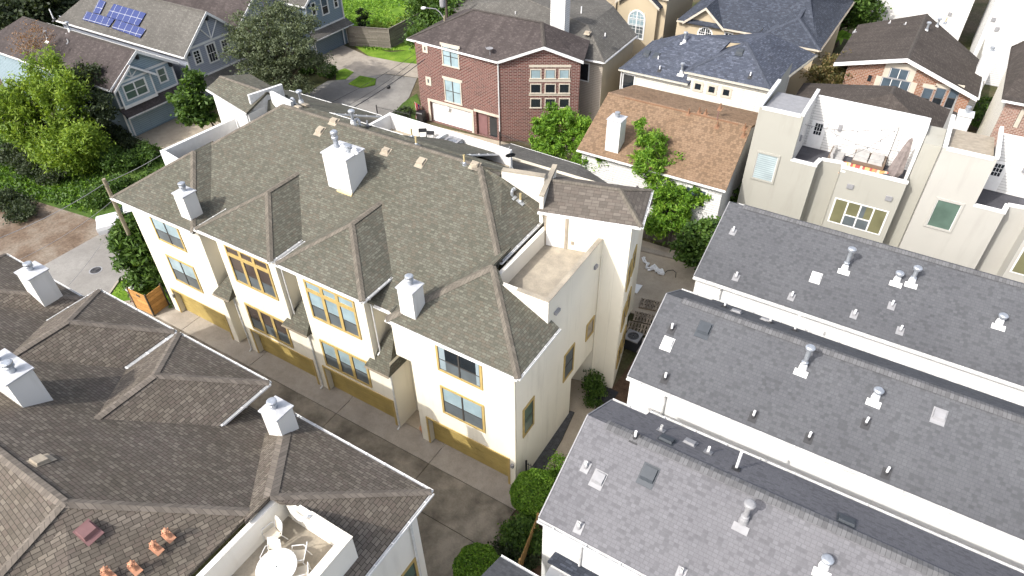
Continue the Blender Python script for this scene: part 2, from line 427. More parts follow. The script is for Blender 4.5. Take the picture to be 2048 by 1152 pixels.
def west(x, y): return Face((x, y, 0), (0, -1, 0), (-1, 0, 0))

def wall_face(mb, F, a0, a1, z0, z1, ops=(), depth=.25):
    """wall with openings (a0,z0,a1,z1) that have real reveals"""
    A = sorted({a0, a1, *[o[0] for o in ops], *[o[2] for o in ops]}); Z = sorted({z0, z1, *[o[1] for o in ops], *[o[3] for o in ops]})
    for i in range(len(A)-1):
        for j in range(len(Z)-1):
            ca, cz = (A[i]+A[i+1])/2, (Z[j]+Z[j+1])/2
            if any(o[0] < ca < o[2] and o[1] < cz < o[3] for o in ops): continue
            mb.poly([F.p(A[i], Z[j]), F.p(A[i+1], Z[j]), F.p(A[i+1], Z[j+1]), F.p(A[i], Z[j+1])])
    for o in ops:
        for (p, q) in (((o[0], o[1]), (o[0], o[3])), ((o[0], o[3]), (o[2], o[3])), ((o[2], o[3]), (o[2], o[1])), ((o[2], o[1]), (o[0], o[1]))):
            mb.poly([F.p(*p), F.p(*q), F.p(*q, -depth), F.p(*p, -depth)])

def window(parent, F, r, trim='white', tw=.10, cols=1, rows=(.5,), sash='mullion', up='gl_blind', low='gl_screen', bar=.05, colbar=None, arch=False, grid=None, sill=False, name='window', proud=.05, label=None):
    """window with proud trim, sash bars and set-back panes; rows: split heights from the bottom"""
    a0, z0, a1, z1 = r; mb = MB()
    W, H = a1-a0, z1-z0
    if arch:
        R_ = W/2; cx = (a0+a1)/2; zc = z1-R_; N = 14
        arc = [(cx+R_*math.cos(math.pi*k/N), zc+R_*math.sin(math.pi*k/N)) for k in range(N+1)]
        arci = [(cx+(R_-tw)*math.cos(math.pi*k/N), zc+(R_-tw)*math.sin(math.pi*k/N)) for k in range(N+1)]
        for k in range(N):
            b = [F.p(*arci[k], .0), F.p(*arc[k], .0), F.p(*arc[k+1], .0), F.p(*arci[k+1], .0)]
            mb.hexa(b, [F.p(*arci[k], proud), F.p(*arc[k], proud), F.p(*arc[k+1], proud), F.p(*arci[k+1], proud)])
        F.box(mb, a0, a0+tw, z0, zc, 0, proud); F.box(mb, a1-tw, a1, z0, zc, 0, proud); F.box(mb, a0, a1, z0-tw, z0, 0, proud)
    else:
        F.box(mb, a0, a0+tw, z0+tw, z1-tw, 0, proud); F.box(mb, a1-tw, a1, z0+tw, z1-tw, 0, proud)
        F.box(mb, a0, a1, z1-tw, z1, 0, proud); F.box(mb, a0-(.06 if sill else 0), a1+(.06 if sill else 0), z0, z0+tw, 0, proud+(.05 if sill else 0))
    w = mb.build(name, trim, parent, label=label)
    ia0, ia1, iz0, iz1 = a0+tw, a1-tw, z0+(0 if arch else tw), z1-tw
    # panes
    zs = [iz0]+[iz0+(iz1-iz0)*f for f in rows]+[iz1]
    pu, pl = MB(), MB()
    for j in range(len(zs)-1):
        m_ = pl if j == 0 and len(zs) > 2 else pu
        if arch and j == len(zs)-2:
            m_.poly([F.p(ia0, zs[j], .012), F.p(ia1, zs[j], .012)]+[F.p(p[0], p[1], .012) for p in arci])
        else:
            m_.poly([F.p(ia0, zs[j], .012), F.p(ia1, zs[j], .012), F.p(ia1, zs[j+1], .012), F.p(ia0, zs[j+1], .012)])
    if pu.f: pu.build('pane', up, w)
    if pl.f: pl.build('lower_pane', low, w)
    sb = MB()
    for k in range(1, cols):
        c = ia0+(ia1-ia0)*k/cols; F.box(sb, c-bar, c+bar, iz0, iz1, .012, .036)
    if colbar is None:
        for z in zs[1:-1]: F.box(sb, ia0, ia1, z-bar*.6, z+bar*.6, .012, .030)
        e = .035
        F.box(sb, ia0, ia0+e, iz0, iz1, .012, .028); F.box(sb, ia1-e, ia1, iz0, iz1, .012, .028)
    if grid:
        gc, gr = grid
        for k in range(1, gc):
            c = ia0+(ia1-ia0)*k/gc; F.box(sb, c-.018, c+.018, iz0, iz1-(.05 if arch else 0), .012, .024)
        for k in range(1, gr):
            z = iz0+(iz1-iz0)*k/gr; F.box(sb, ia0, ia1, z-.018, z+.018, .012, .022)
    if sb.f: sb.build('sash_bar', sash, w)
    return w

def edge_key(p, q):
    a = tuple(round(c, 2) for c in p); b = tuple(round(c, 2) for c in q); return (a, b) if a < b else (b, a)
def roof(parent, polys, mat, thick=.16, name='roof', soffit=True, label=None):
    mb = MB(); cnt = {}
    for pl in polys:
        for k in range(len(pl)): cnt[edge_key(pl[k], pl[(k+1) % len(pl)])] = cnt.get(edge_key(pl[k], pl[(k+1) % len(pl)]), 0)+1
    dn = lambda p: (p[0], p[1], p[2]-thick)
    for pl in polys:
        mb.poly(pl)
        if soffit: mb.poly([dn(p) for p in pl][::-1])
        for k in range(len(pl)):
            p, q = pl[k], pl[(k+1) % len(pl)]
            if cnt[edge_key(p, q)] == 1: mb.poly([p, q, dn(q), dn(p)])
    return mb.build(name, mat, parent, label=label)
def caps(rf, lines, mat, w=.16, lift=.028):
    """ridge and hip cap shingles: narrow tented strips, one for each ridge or hip"""
    for a, b, *rest in lines:
        mb = MB(); ww = rest[0] if rest else w
        a, b = Vector(a), Vector(b); d = (b-a); d.z = 0
        s = Vector((-d.y, d.x, 0)).normalized()*ww; up = Vector((0, 0, lift)); drop = Vector((0, 0, -ww*.34)); N = len(mb.v)
        mb.v += [tuple(a+up), tuple(b+up), tuple(b+up+s+drop), tuple(a+up+s+drop), tuple(b+up-s+drop), tuple(a+up-s+drop)]
        mb.f += [[0, 1, 2, 3][::-1], [0, 1, 4, 5], [0, 3, 5], [1, 4, 2]]
        mb.build('ridge_cap', mat, rf)
def gutter(rf, lines, mat='white', w=.11, h=.11, drop=.03, name='gutter', hangers=0.0):
    """open eave trough with hangers across it, one for each eave"""
    for a, b in lines:
        mb = MB(); a, b = Vector(a), Vector(b); d = b-a; d.z = 0; s = Vector((d.y, -d.x, 0)).normalized()
        lo, hi = Vector((0, 0, -drop-h)), Vector((0, 0, -drop)); t = .018
        prof = [(.004, hi), (.004, lo), (w, lo), (w, hi), (w-t, hi), (w-t, lo+Vector((0, 0, t))), (.004+t, lo+Vector((0, 0, t))), (.004+t, hi)]
        n = len(prof); mb.v += [tuple(a+s*q+z) for q, z in prof]+[tuple(b+s*q+z) for q, z in prof]
        for k in range(n): mb.f.append([k, (k+1) % n, n+(k+1) % n, n+k])
        mb.f += [[0, 1, 6, 7], [1, 2, 5, 6], [2, 3, 4, 5], [n, n+1, n+6, n+7], [n+1, n+2, n+5, n+6], [n+2, n+3, n+4, n+5]]
        g = mb.build(name, mat, rf)
        if hangers:
            hb = MB(); m = max(1, int((b-a).length/hangers)); e = d.normalized()*.025; o0, o1 = s*.004, s*(w+.004)
            for k in range(m):
                c = a+(b-a)*((k+.5)/m); q = Vector((0, 0, .012))+hi
                hb.hexa([tuple(c-e+o0+hi), tuple(c+e+o0+hi), tuple(c+e+o1+hi), tuple(c-e+o1+hi)], [tuple(c-e+o0+q), tuple(c+e+o0+q), tuple(c+e+o1+q), tuple(c-e+o1+q)])
            # hangers are pressed into the same trough
            i = len(g.data.vertices)
            hb_o = hb
            mb2 = MB(); mb2.v = mb.v+hb_o.v; off = len(mb.v); mb2.f = mb.f+[[j+off for j in f] for f in hb_o.f]
            old = g.data; bpy.data.objects.remove(g); bpy.data.meshes.remove(old); mb2.build(name, mat, rf)
def downspout(parent, pts, mat='white', r=.045):
    mb = MB()
    for a, b in zip(pts[:-1], pts[1:]): mb.tube(a, b, r, r, 6)
    return mb.build('downspout', mat, parent)
def railing_cap(mb, pts, w, z0, z1): pass

# ---- things standing on roofs (parts of their house), built once per kind and copied
VENT = {}
def frustum(mb, x0, x1, y0, y1, z0, X0, X1, Y0, Y1, z1):
    mb.hexa([(x0, y0, z0), (x1, y0, z0), (x1, y1, z0), (x0, y1, z0)], [(X0, Y0, z1), (X1, Y0, z1), (X1, Y1, z1), (X0, Y1, z1)])
def tilt_plate(mb, w, d, pitch, z=.02):
    """flashing sheet lying on a slope that rises towards +y with the given pitch"""
    y0, y1 = -d*.55, d*.45
    mb.hexa([(-w/2, y0, y0*pitch+z), (w/2, y0, y0*pitch+z), (w/2, y1, y1*pitch+z), (-w/2, y1, y1*pitch+z)], [(-w/2, y0, y0*pitch+z+.015), (w/2, y0, y0*pitch+z+.015), (w/2, y1, y1*pitch+z+.015), (-w/2, y1, y1*pitch+z+.015)])
def vent_proto(kind, pitch):
    parts = []   # (name, MB, mat)
    if kind in ('pipe', 'pipe_grey', 'pipe_yel', 'pipe_long', 'pipe_w', 'pipe_brown'):
        h = {'pipe': .42, 'pipe_grey': .34, 'pipe_yel': .55, 'pipe_long': 1.1, 'pipe_w': .36, 'pipe_brown': .45}[kind]
        a = MB(); a.lathe((0, 0, -.05), [(.055, 0), (.055, h+.05), (.042, h+.05), (.042, h-.02)], 10); parts.append(('vent_pipe', a, {'pipe_yel': 'ventyel', 'pipe_grey': 'whited', 'pipe_brown': 'pipebrown'}.get(kind, 'pvc')))
        b = MB(); tilt_plate(b, .34, .40, pitch); b.lathe((0, 0, -.02), [(.12, -.06), (.085, .12), (.058, .15)], 10); parts.append(('flashing', b, {'pipe_grey': 'ventgrey', 'pipe_yel': 'galv', 'pipe_w': 'ventgrey', 'pipe_brown': 'pipebrown'}.get(kind, 'rubber')))
    elif kind in ('flue', 'flue_mid', 'flue_short', 'flue_pale'):
        h = {'flue': 1.15, 'flue_mid': .75, 'flue_short': .35, 'flue_pale': 1.0}[kind]; m = 'ventgrey' if kind == 'flue_pale' else 'galv'
        a = MB(); a.lathe((0, 0, 0), [(.10, 0), (.10, h)], 14); a.lathe((0, 0, h*.28), [(.10, 0), (.15, .02), (.15, .05), (.10, .09)], 14); parts.append(('vent_pipe', a, m))
        b = MB(); b.lathe((0, 0, h-.02), [(.11, 0), (.19, .03), (.19, .09), (.21, .10), (.21, .15), (.15, .20), (.03, .22)], 16); parts.append(('vent_cap', b, 'galv' if kind != 'flue_pale' else 'ventgrey'))
        c = MB(); c.hexa([(-.29, -.40, -.40*pitch+.02), (.29, -.40, -.40*pitch+.02), (.29, -.14, -.14*pitch+.02), (-.29, -.14, -.14*pitch+.02)], [(-.29, -.40, -.40*pitch+.04), (.29, -.40, -.40*pitch+.04), (.29, -.14, -.14*pitch+.04), (-.29, -.14, -.14*pitch+.04)]); c.lathe((0, 0, -.04), [(.20, -.10), (.155, .22), (.105, .28)], 14); parts.append(('flashing', c, 'white' if kind != 'flue_pale' else 'ventgrey'))
    elif kind in ('box_light', 'box_dark', 'box_tan', 'box_plum', 'box_grey'):
        m = {'box_light': 'ventgrey', 'box_dark': 'ventdark', 'box_tan': 'venttan', 'box_plum': 'ventplum', 'box_grey': 'whited'}[kind]
        w = .46 if kind not in ('box_dark',) else .56
        a = MB(); y0, y1 = -w*.45, w*.5
        lo = lambda y: y*pitch
        a.hexa([(-w/2, y0, lo(y0)+.0), (w/2, y0, lo(y0)), (w/2, y1, lo(y1)), (-w/2, y1, lo(y1))], [(-w/2*.92, y0*.8, lo(y0)+.19), (w/2*.92, y0*.8, lo(y0)+.19), (w/2*.92, y1*.75, lo(y1)+.10), (-w/2*.92, y1*.75, lo(y1)+.10)])
        parts.append(('vent_hood', a, m)); b = MB(); tilt_plate(b, w*1.18, w*1.35, pitch, .012); parts.append(('flashing', b, m))
    elif kind == 'terra':
        a = MB(); a.lathe((0, 0, -.05), [(.065, 0), (.06, .30), (.10, .32), (.115, .37), (.07, .39), (.085, .42), (.04, .46)], 10)
        for k in range(6):
            t = k*math.pi/3; a.tube((0.06*math.cos(t), 0.06*math.sin(t), .31), (.12*math.cos(t), .12*math.sin(t), .36), .03, .02, 6)
        parts.append(('vent_cowl', a, 'terracotta')); b = MB(); tilt_plate(b, .26, .36, pitch); b.lathe((0, 0, -.02), [(.12, -.06), (.07, .12)], 10); parts.append(('flashing', b, 'terracotta'))
    elif kind == 'goose':
        a = MB(); pts = [(0, 0, -.05), (0, 0, .22)]+[(.14-.14*math.cos(t), 0, .22+.14*math.sin(t)) for t in np.linspace(.3, 3.0, 7)]
        a.path([tuple(p) for p in pts], .085, 10); parts.append(('vent_pipe', a, 'galv')); b = MB(); tilt_plate(b, .42, .42, pitch); parts.append(('flashing', b, 'galv'))
    elif kind == 'low':
        a = MB(); a.hexa([(-.25, -.16, -.16*pitch), (.25, -.16, -.16*pitch), (.25, .2, .2*pitch), (-.25, .2, .2*pitch)], [(-.22, -.1, .14), (.22, -.1, .14), (.2, .16, .2*pitch+.08), (-.2, .16, .2*pitch+.08)]); parts.append(('vent_hood', a, 'venttan'))
        b = MB(); tilt_plate(b, .6, .5, pitch, .01); parts.append(('flashing', b, 'venttan'))
    return parts
def vent(parent, kind, pos, pitch=.6, rz=0.0):
    """rz turns the vent so that its uphill side matches the slope"""
    key = (kind, round(pitch, 2))
    if key not in VENT:
        objs = [mb.build(n, m, None, smooth=False) for n, mb, m in vent_proto(kind, pitch)]
        for o in objs[1:]: o.parent = objs[0]
        objs[0].name = 'roof_vent'; VENT[key] = objs[0]; o = objs[0]; 
    else: o = copy_tree(VENT[key])
    o.parent = parent
    o.matrix_parent_inverse = wm(parent).inverted()
    o.location = pos; o.rotation_euler[2] = rz + random.uniform(-.05, .05)
    return o
def chimney(parent, x0, x1, y0, y1, z0, z1, flues=((.5, .5, .45),), wall='chim', cap='cap_metal', lip=.06, lab=None, flash=True):
    mb = MB(); mb.box(x0, x1, y0, y1, z0, z1-.03); c = mb.build('chimney', wall, parent, label=lab)
    k = MB(); frustum(k, x0-lip, x1+lip, y0-lip, y1+lip, z1-.03, x0-lip, x1+lip, y0-lip, y1+lip, z1+.03)
    xm, ym = (x0+x1)/2, (y0+y1)/2
    frustum(k, x0-lip, x1+lip, y0-lip, y1+lip, z1+.03, xm-.15, xm+.15, ym-.15, ym+.15, z1+.08)
    k.build('chimney_cap', cap, c)
    for fx, fy, h in flues:
        f = MB(); r = .17; f.lathe((x0+(x1-x0)*fx, y0+(y1-y0)*fy, z1), [(r*.8, 0), (r*.8, h*.5), (r*1.15, h*.55), (r*1.15, h*.66), (r*.95, h*.70), (r*.95, h*.78), (r*1.2, h*.82), (r*1.2, h*.95), (r*.9, h)], 14)
        f.build('flue', 'galv', c)
    return c

# ---- foliage
def leaves_mesh(name, mat, centers, spread, size, parent=None, flat=.5, droop=0.0, aspect=1.6):
    """centers: (N,3) leaf positions; each leaf is one small bent-free quad with a random tilt"""
    N = len(centers); rs = np.random
    nrm = rs.normal(size=(N, 3)); nrm[:, 2] = np.abs(nrm[:, 2])+flat; nrm /= np.linalg.norm(nrm, axis=1)[:, None]
    t = rs.normal(size=(N, 3)); t[:, 2] -= droop; t -= nrm*np.sum(t*nrm, 1)[:, None]; t /= np.linalg.norm(t, axis=1)[:, None]+1e-9
    b = np.cross(nrm, t); s = size*rs.uniform(.6, 1.35, N)[:, None]
    a_, b_ = t*s*aspect*.5, b*s*.5
    V = np.stack([centers-a_, centers+b_*.9-a_*.1, centers+a_, centers-b_*.9-a_*.1], 1).reshape(-1, 3)
    me = bpy.data.meshes.new(name); me.vertices.add(4*N); me.vertices.foreach_set('co', V.ravel())
    me.loops.add(4*N); me.loops.foreach_set('vertex_index', np.arange(4*N, dtype=np.int32))
    me.polygons.add(N); me.polygons.foreach_set('loop_start', np.arange(0, 4*N, 4, dtype=np.int32)); me.polygons.foreach_set('loop_total', np.full(N, 4, dtype=np.int32))
    me.update(calc_edges=True); me.materials.append(M[mat])
    o = bpy.data.objects.new(name, me); COL.objects.link(o)
    if parent is not None:
        o.parent = parent; o.matrix_parent_inverse = parent.matrix_basis.inverted()
    return o
def clump_points(blobs, n, cl=60, cr=.45, shell=.55, droop=0.0, gap=.0):
    """leaf positions: blobs (cx,cy,cz,rx,ry,rz) hold clumps nearer to their skin; clumps hold leaves"""
    vol = np.array([b[3]*b[4]*b[5] for b in blobs])**.8; vol /= vol.sum(); out = []; cc = []
    for b, w in zip(blobs, vol):
        k = max(3, int(n*w/cl)); d = np.random.normal(size=(k, 3)); d /= np.linalg.norm(d, axis=1)[:, None]
        r = np.random.uniform(shell, 1.0, k)[:, None]; c = np.array(b[:3])+d*r*np.array(b[3:6]); cc.append(c)
        for q in c:
            m = int(cl*np.random.uniform(.5, 1.5)); s = cr*np.random.uniform(.6, 1.3)
            l = np.random.normal(size=(m, 3))*np.array([s, s, s*(.55+droop)])*.6
            if droop: l[:, 2] -= np.abs(np.random.normal(size=m))*droop*s*2
            out.append(q+l)
    return np.concatenate(out), np.concatenate(cc)
def tree(name, label, cat, base, blobs, n, mat, size=.16, trunk=.16, cl=60, cr=.5, bark='bark', shell=.5, droop=0.0, aspect=1.6, group=None, limbs=14, flat=.4, fork=.45):
    t = thing(name, label, cat, base, group)
    pts, cc = clump_points(blobs, n, cl, cr, shell, droop)
    mb = MB(); b0 = Vector(base); top = Vector((np.mean([b[0] for b in blobs]), np.mean([b[1] for b in blobs]), np.mean([b[2] for b in blobs])))
    f = b0.lerp(top, fork); j = Vector((random.uniform(-.15, .15), random.uniform(-.15, .15), 0))
    mid = b0.lerp(f, .5)+j
    mb.path([tuple(b0-Vector((0, 0, .15))), tuple(mid), tuple(f)], [trunk*1.25, trunk, trunk*.8], 8)
    for q in cc[np.random.permutation(len(cc))[:limbs]]:
        q = Vector(q); m = f.lerp(q, .5)+Vector((0, 0, .12*(q-f).length))+Vector((random.uniform(-.2, .2), random.uniform(-.2, .2), 0))
        mb.path([tuple(f), tuple(m), tuple(q)], [trunk*.55, trunk*.3, trunk*.1], 5)
    mb.build('trunk', bark, t, smooth=True)
    leaves_mesh('crown', mat, pts, 0, size, t, flat=flat, droop=droop*1.5, aspect=aspect)
    return t
def bush(name, label, cat, blobs, n, mat, size=.10, cl=50, cr=.25, shell=.75, group=None, droop=0.0, flat=.4, core=True):
    b = blobs[0]; t = thing(name, label, cat, (b[0], b[1], 0), group)
    pts, cc = clump_points(blobs, n, cl, cr, shell, droop)
    pts = pts[pts[:, 2] > .03]
    mb = MB()
    for q in cc[np.random.permutation(len(cc))[:10]]: mb.path([(b[0], b[1], -.05), tuple((Vector((b[0], b[1], 0))+Vector(q))/2), tuple(q)], [.05, .035, .012], 5)
    mb.build('stem', 'bark', t)
    leaves_mesh('foliage', mat, pts, 0, size, t, flat=flat, droop=droop)
    return t

# ------------------------------------------------------------------ the cream townhouse block in the middle
def V3(*a): return tuple(float(x) for x in a)
def lerp(a, b, t): return tuple(a[i]+(b[i]-a[i])*t for i in range(3))
house = thing('townhouse_block', 'long cream stucco townhouse block with tan trim, four garages and weathered brown-grey shingle roof', 'townhouse', (-14, 4, 0))
T = house
F0 = south(0, 0)                                     # front: coordinate along the wall is world x
FS_ = 1.7/3.6
FIELD = ((0, 5.1, 11.5), (0, -FS_, 1))               # main roof slope, through (y 5.1, z 11.5) to the ridge at (y 8.7, z 13.2)
def field_z(y): return 11.5+FS_*(y-5.1)
def field_y(z): return 5.1+(z-11.5)/FS_
# front walls
mb = MB()
g1, g2, g3, g4 = (-27.45, -.03, -22.25, 2.12), (-19.72, -.03, -14.5, 2.05), (-13.5, -.03, -8.3, 2.05), (-5.75, -.03, -.55, 2.18)
wall_face(mb, F0, -28.15, -21.62, -.05, 9.4, [g1], .38)
wall_face(mb, F0, -20.55, -7.95, -.05, 4.62, [g2, g3], .38)
wall_face(mb, F0, -20.1, -15.31, 4.62, 9.9)
wall_face(mb, F0, -13.75, -9.0, 4.62, 9.9)
wall_face(mb, F0, -6.34, 0, -.05, 6.4, [g4], .38)
wall_face(mb, F0, -7.3, 0, 6.4, 9.4)
mb.poly([(-7.3, 0, 6.4), (-6.34, 0, 6.4), (-6.34, 1.5, 6.4), (-7.3, 1.5, 6.4)])
# return walls and recesses
for x, ya, yb, z0, z1 in ((-21.62, 0, 1.5, -.05, 9.4), (-15.31, 0, 1.6, 4.6, 9.9), (-9.0, 0, 2.2, 4.6, 9.9), (-7.95, 0, 1.5, -.05, 5.4), (-20.1, 0, 1.5, 4.6, 9.9), (-20.55, 0, 1.5, -.05, 4.62), (-13.75, 0, 1.6, 4.6, 9.9), (-6.34, 0, 1.5, -.05, 6.4), (-7.3, 0, 1.5, 6.4, 9.4), (-28.15, 0, 16.5, -.05, 9.35)):
    mb.poly([(x, ya, z0), (x, yb, z0), (x, yb, z1), (x, ya, z1)])
for x0, x1, y, z0, z1 in ((-21.62, -20.1, 1.5, -.05, 9.2), (-15.31, -13.75, 1.6, 4.6, 9.4), (-9.0, -6.3, 1.5, -.05, 9.6)):
    mb.poly([(x0, y, z0), (x1, y, z0), (x1, y, z1), (x0, y, z1)])
front_wall = mb.build('front_wall', 'cream', T)
# right end wall with the recessed side entry
mb = MB(); FE = east(0, 0)
wall_face(mb, FE, 0, 3.0, -.05, 9.3); wall_face(mb, FE, 3.0, 5.95, -.05, 11.05); wall_face(mb, FE, 5.95, 8.72, 3.0, 11.05)
mb.poly([(0, 5.95, -.05), (-1.6, 5.95, -.05), (-1.6, 5.95, 3.0), (0, 5.95, 3.0)])
mb.poly([(-1.6, 5.95, -.05), (-1.6, 9.0, -.05), (-1.6, 9.0, 3.0), (-1.6, 5.95, 3.0)])
mb.poly([(0, 5.95, 3.0), (-1.6, 5.95, 3.0), (-1.6, 9.0, 3.0), (0, 9.0, 3.0)])
mb.build('end_wall', 'cream', T)
mb = MB(); FI = Face((-1.6, 0, 0), (0, 1, 0), (1, 0, 0)); FI.box(mb, 6.7, 7.6, 0, 2.1, 0, .05); mb.build('side_door', 'mullion', T)
window(T, FI, (7.9, 1.0, 8.6, 2.3), 'tan', .1, 1, (.5,), proud=.06)
# windows of the front
for a0, a1 in ((-26.3, -23.6), (-4.57, -1.87)):
    for z0, z1 in ((6.78, 8.68), (3.47, 5.64)):
        dk = a0 > -6 and z0 > 6     # the upper right window is open to a dark room between curtains
        w = window(T, F0, (a0, z0, a1, z1), 'tan', .13, 2, (.46,), bar=.045, up='gl_dark' if dk else 'gl_blind')
        if dk:
            for c0_, c1_ in ((a0+.16, a0+.52), (a1-.36, a1-.16)):
                mb = MB(); F0.box(mb, c0_, c1_, z0+.2, z1-.15, .013, .017); mb.build('curtain', 'curtain_blue', w)
for a0, a1, up in ((-19.4, -15.88, 'gl_brown'), (-13.2, -9.66, 'gl_blind')):
    for z0, z1, tr in ((6.3, 9.08, True), (2.45, 4.6, False)):
        mbf = MB(); tw = .13
        W = (a1-a0); ia0, ia1 = a0+tw, a1-tw
        cw = (ia1-ia0)
        xs = [ia0, ia0+cw/3-.11, ia0+cw/3+.11, ia0+2*cw/3-.11, ia0+2*cw/3+.11, ia1]
        F0.box(mbf, a0, ia0, z0, z1, 0, .06); F0.box(mbf, ia1, a1, z0, z1, 0, .06)
        F0.box(mbf, ia0, ia1, z0, z0+tw, 0, .063); F0.box(mbf, ia0, ia1, z1-tw, z1, 0, .063)
        for k in (1, 3): F0.box(mbf, xs[k], xs[k+1], z0+tw, z1-tw, 0, .055)
        zt = z1-tw
        if tr:
            F0.box(mbf, ia0, ia1, 8.26, 8.50, 0, .058); zt = 8.26
        w = mbf.build('window', 'tan', T)
        pu, pl, sb = MB(), MB(), MB()
        zm = z0+tw+(zt-z0-tw)*.46
        for k in (0, 2, 4):
            pl.poly([F0.p(xs[k], z0+tw, .012), F0.p(xs[k+1], z0+tw, .012), F0.p(xs[k+1], zm, .012), F0.p(xs[k], zm, .012)])
            pu.poly([F0.p(xs[k], zm, .012), F0.p(xs[k+1], zm, .012), F0.p(xs[k+1], zt, .012), F0.p(xs[k], zt, .012)])
            F0.box(sb, xs[k], xs[k+1], zm-.03, zm+.03, .012, .03); F0.box(sb, xs[k], xs[k]+.03, z0+tw, zt, .012, .028); F0.box(sb, xs[k+1]-.03, xs[k+1], z0+tw, zt, .012, .028)
            if tr: pu.poly([F0.p(xs[k], 8.50, .012), F0.p(xs[k+1], 8.50, .012), F0.p(xs[k+1], z1-tw, .012), F0.p(xs[k], z1-tw, .012)])
        pu.build('pane', up, w); pl.build('lower_pane', 'gl_screen', w); sb.build('sash_bar', 'mullion', w)
window(T, south(0, 1.5), (-7.55, 4.0, -6.7, 5.5), 'tan', .1, 1, (.5,))
for r in ((.58, 3.62, 1.7, 5.82), (4.88, 3.68, 6.08, 5.82), (7.5, 4.62, 8.48, 5.92)):
    window(T, FE, r, 'tan', .13, 1, (.5,) if r[0] < 7 else (), up='gl_green' if r[0] < 1 else ('gl_screen' if r[0] < 7 else 'venttan'), low='gl_green' if r[0] < 1 else 'gl_screen')
# garage doors, set back in their openings
for g in (g1, g2, g3, g4):
    mb = MB(); n = 4
    for k in range(n):
        z0, z1 = g[3]*k/n, g[3]*(k+1)/n
        mb.hexa([(g[0]+.02, .33, z0+.012), (g[2]-.02, .33, z0+.012), (g[2]-.02, .37, z0+.012), (g[0]+.02, .37, z0+.012)], [(g[0]+.02, .33, z1-.012), (g[2]-.02, .33, z1-.012), (g[2]-.02, .37, z1-.012), (g[0]+.02, .37, z1-.012)])
    mb.box(g[0], g[2], .375, .379, 0, g[3])
    d = mb.build('garage_door', 'gdoor', T)
    mb = MB(); F0.box(mb, g[0]-.12, g[0]-.002, 0, g[3]+.13, 0, .04); F0.box(mb, g[2]+.002, g[2]+.12, 0, g[3]+.13, 0, .04); F0.box(mb, g[0]-.002, g[2]+.002, g[3]+.002, g[3]+.13, 0, .043)
    mb.build('garage_frame', 'tan', T)
# small hip roofs over the entries
def small_roof(x0, x1, yf, yb, ze, apx, zt, side):
    a, b = (x0, yf, ze), (x1, yf, ze); top = (apx, yb, zt)
    polys = [[a, b, top]]
    if side in ('r', 'b'): polys.append([b, (x1, yb, ze), top])
    if side in ('l', 'b'): polys.append([(x0, yb, ze), a, top])
    r = roof(T, polys, 'sh_main', .10, 'entry_roof'); gutter(r, [(a, b)], 'venttan', .08, .08); return r
small_roof(-21.75, -20.3, -.42, 1.4, 4.62, -20.45, 6.5, 'b')
small_roof(-15.9, -13.9, -.28, 1.55, 4.68, -14.2, 7.3, 'b')
small_roof(-9.55, -7.85, -.30, 1.45, 4.66, -8.35, 7.2, 'b')
# main roof: field, hips, four front gablets with hipped ends
A1, B1, K1 = P(222, 394, z=9.45), P(385.5, 464, z=9.45), P(386, 302, z=11.5)
A4, B4, K4 = P(771, 637, z=9.45), P(1036, 757, z=9.45), P(985, 532, z=11.5)
RL, RR = P(571, 206, z=13.2), P(952, 336, z=13.2)
RY = 8.7; EX = -3.52; EL = -25.8; YE = 4.3; YR = 10.7     # ridge, right and left eave, front and rear ends of the side eaves
RL, RR = (RL[0], RY, 13.2), (RR[0], RY, 13.2)
eR = (EX, YE, 11.12); eR2 = (EX, 8.6, 11.12); eL = (EL, YE, 11.12); eL2 = (EL, 9.6, 11.12)
YF = .25
rz = lambda y: 13.2-FS_*(y-RY)
c0, c1, c2 = P(1003, 342, z=13.2), P(1092, 356, z=13.2), P(1083, 400, z=11.6)
polys = [[(B1[0]-.3, YF, field_z(YF)), (A4[0]+.35, YF, field_z(YF)), (K4[0], K4[1], field_z(K4[1])), eR, RR, RL, eL, (K1[0]+.1, K1[1], field_z(K1[1]))], [eR, eR2, c2, (c0[0], c0[1], 12.8), RR], [eL2, eL, RL]]
polys += [[RR, (-4.2, 10.2, rz(10.2)), (-4.2, YR, rz(YR)), (EL, YR, rz(YR)), (EL, 10.0, rz(10.0)-.3), eL2, RL]]
d1a, d1r, d2a, d2r = P(683, 208, z=9.95), P(762, 232, z=9.95), P(925, 286, z=9.95), P(1015, 308, z=9.95)
yd = rz(15.45)
ext = lambda x0, x1, y: [(x0, YR, rz(YR)), (x1, YR, rz(YR)), (x1, y, rz(y)), (x0, y, rz(y))]
polys += [ext(-28.9, d1a[0]-.05, 14.7), ext(d1a[0]-.04, d1r[0], 15.5), ext(d2a[0], d2r[0], 15.4)]
polys += [[(-14.6, YR, rz(YR)-.02), (d2a[0], YR, rz(YR)), (d2a[0], 15.4, rz(15.4))]]
rf = roof(T, polys, 'sh_main', .16)
caps(rf, [(RL, RR), (eR, RR), (eL, RL), ((d2a[0], YR, rz(YR)), (d2a[0], 15.4, rz(15.4)), .2), ((d1a[0]-.04, YR, rz(YR)), (d1a[0]-.04, 15.5, rz(15.5)), .2)], 'cap_main', .17)
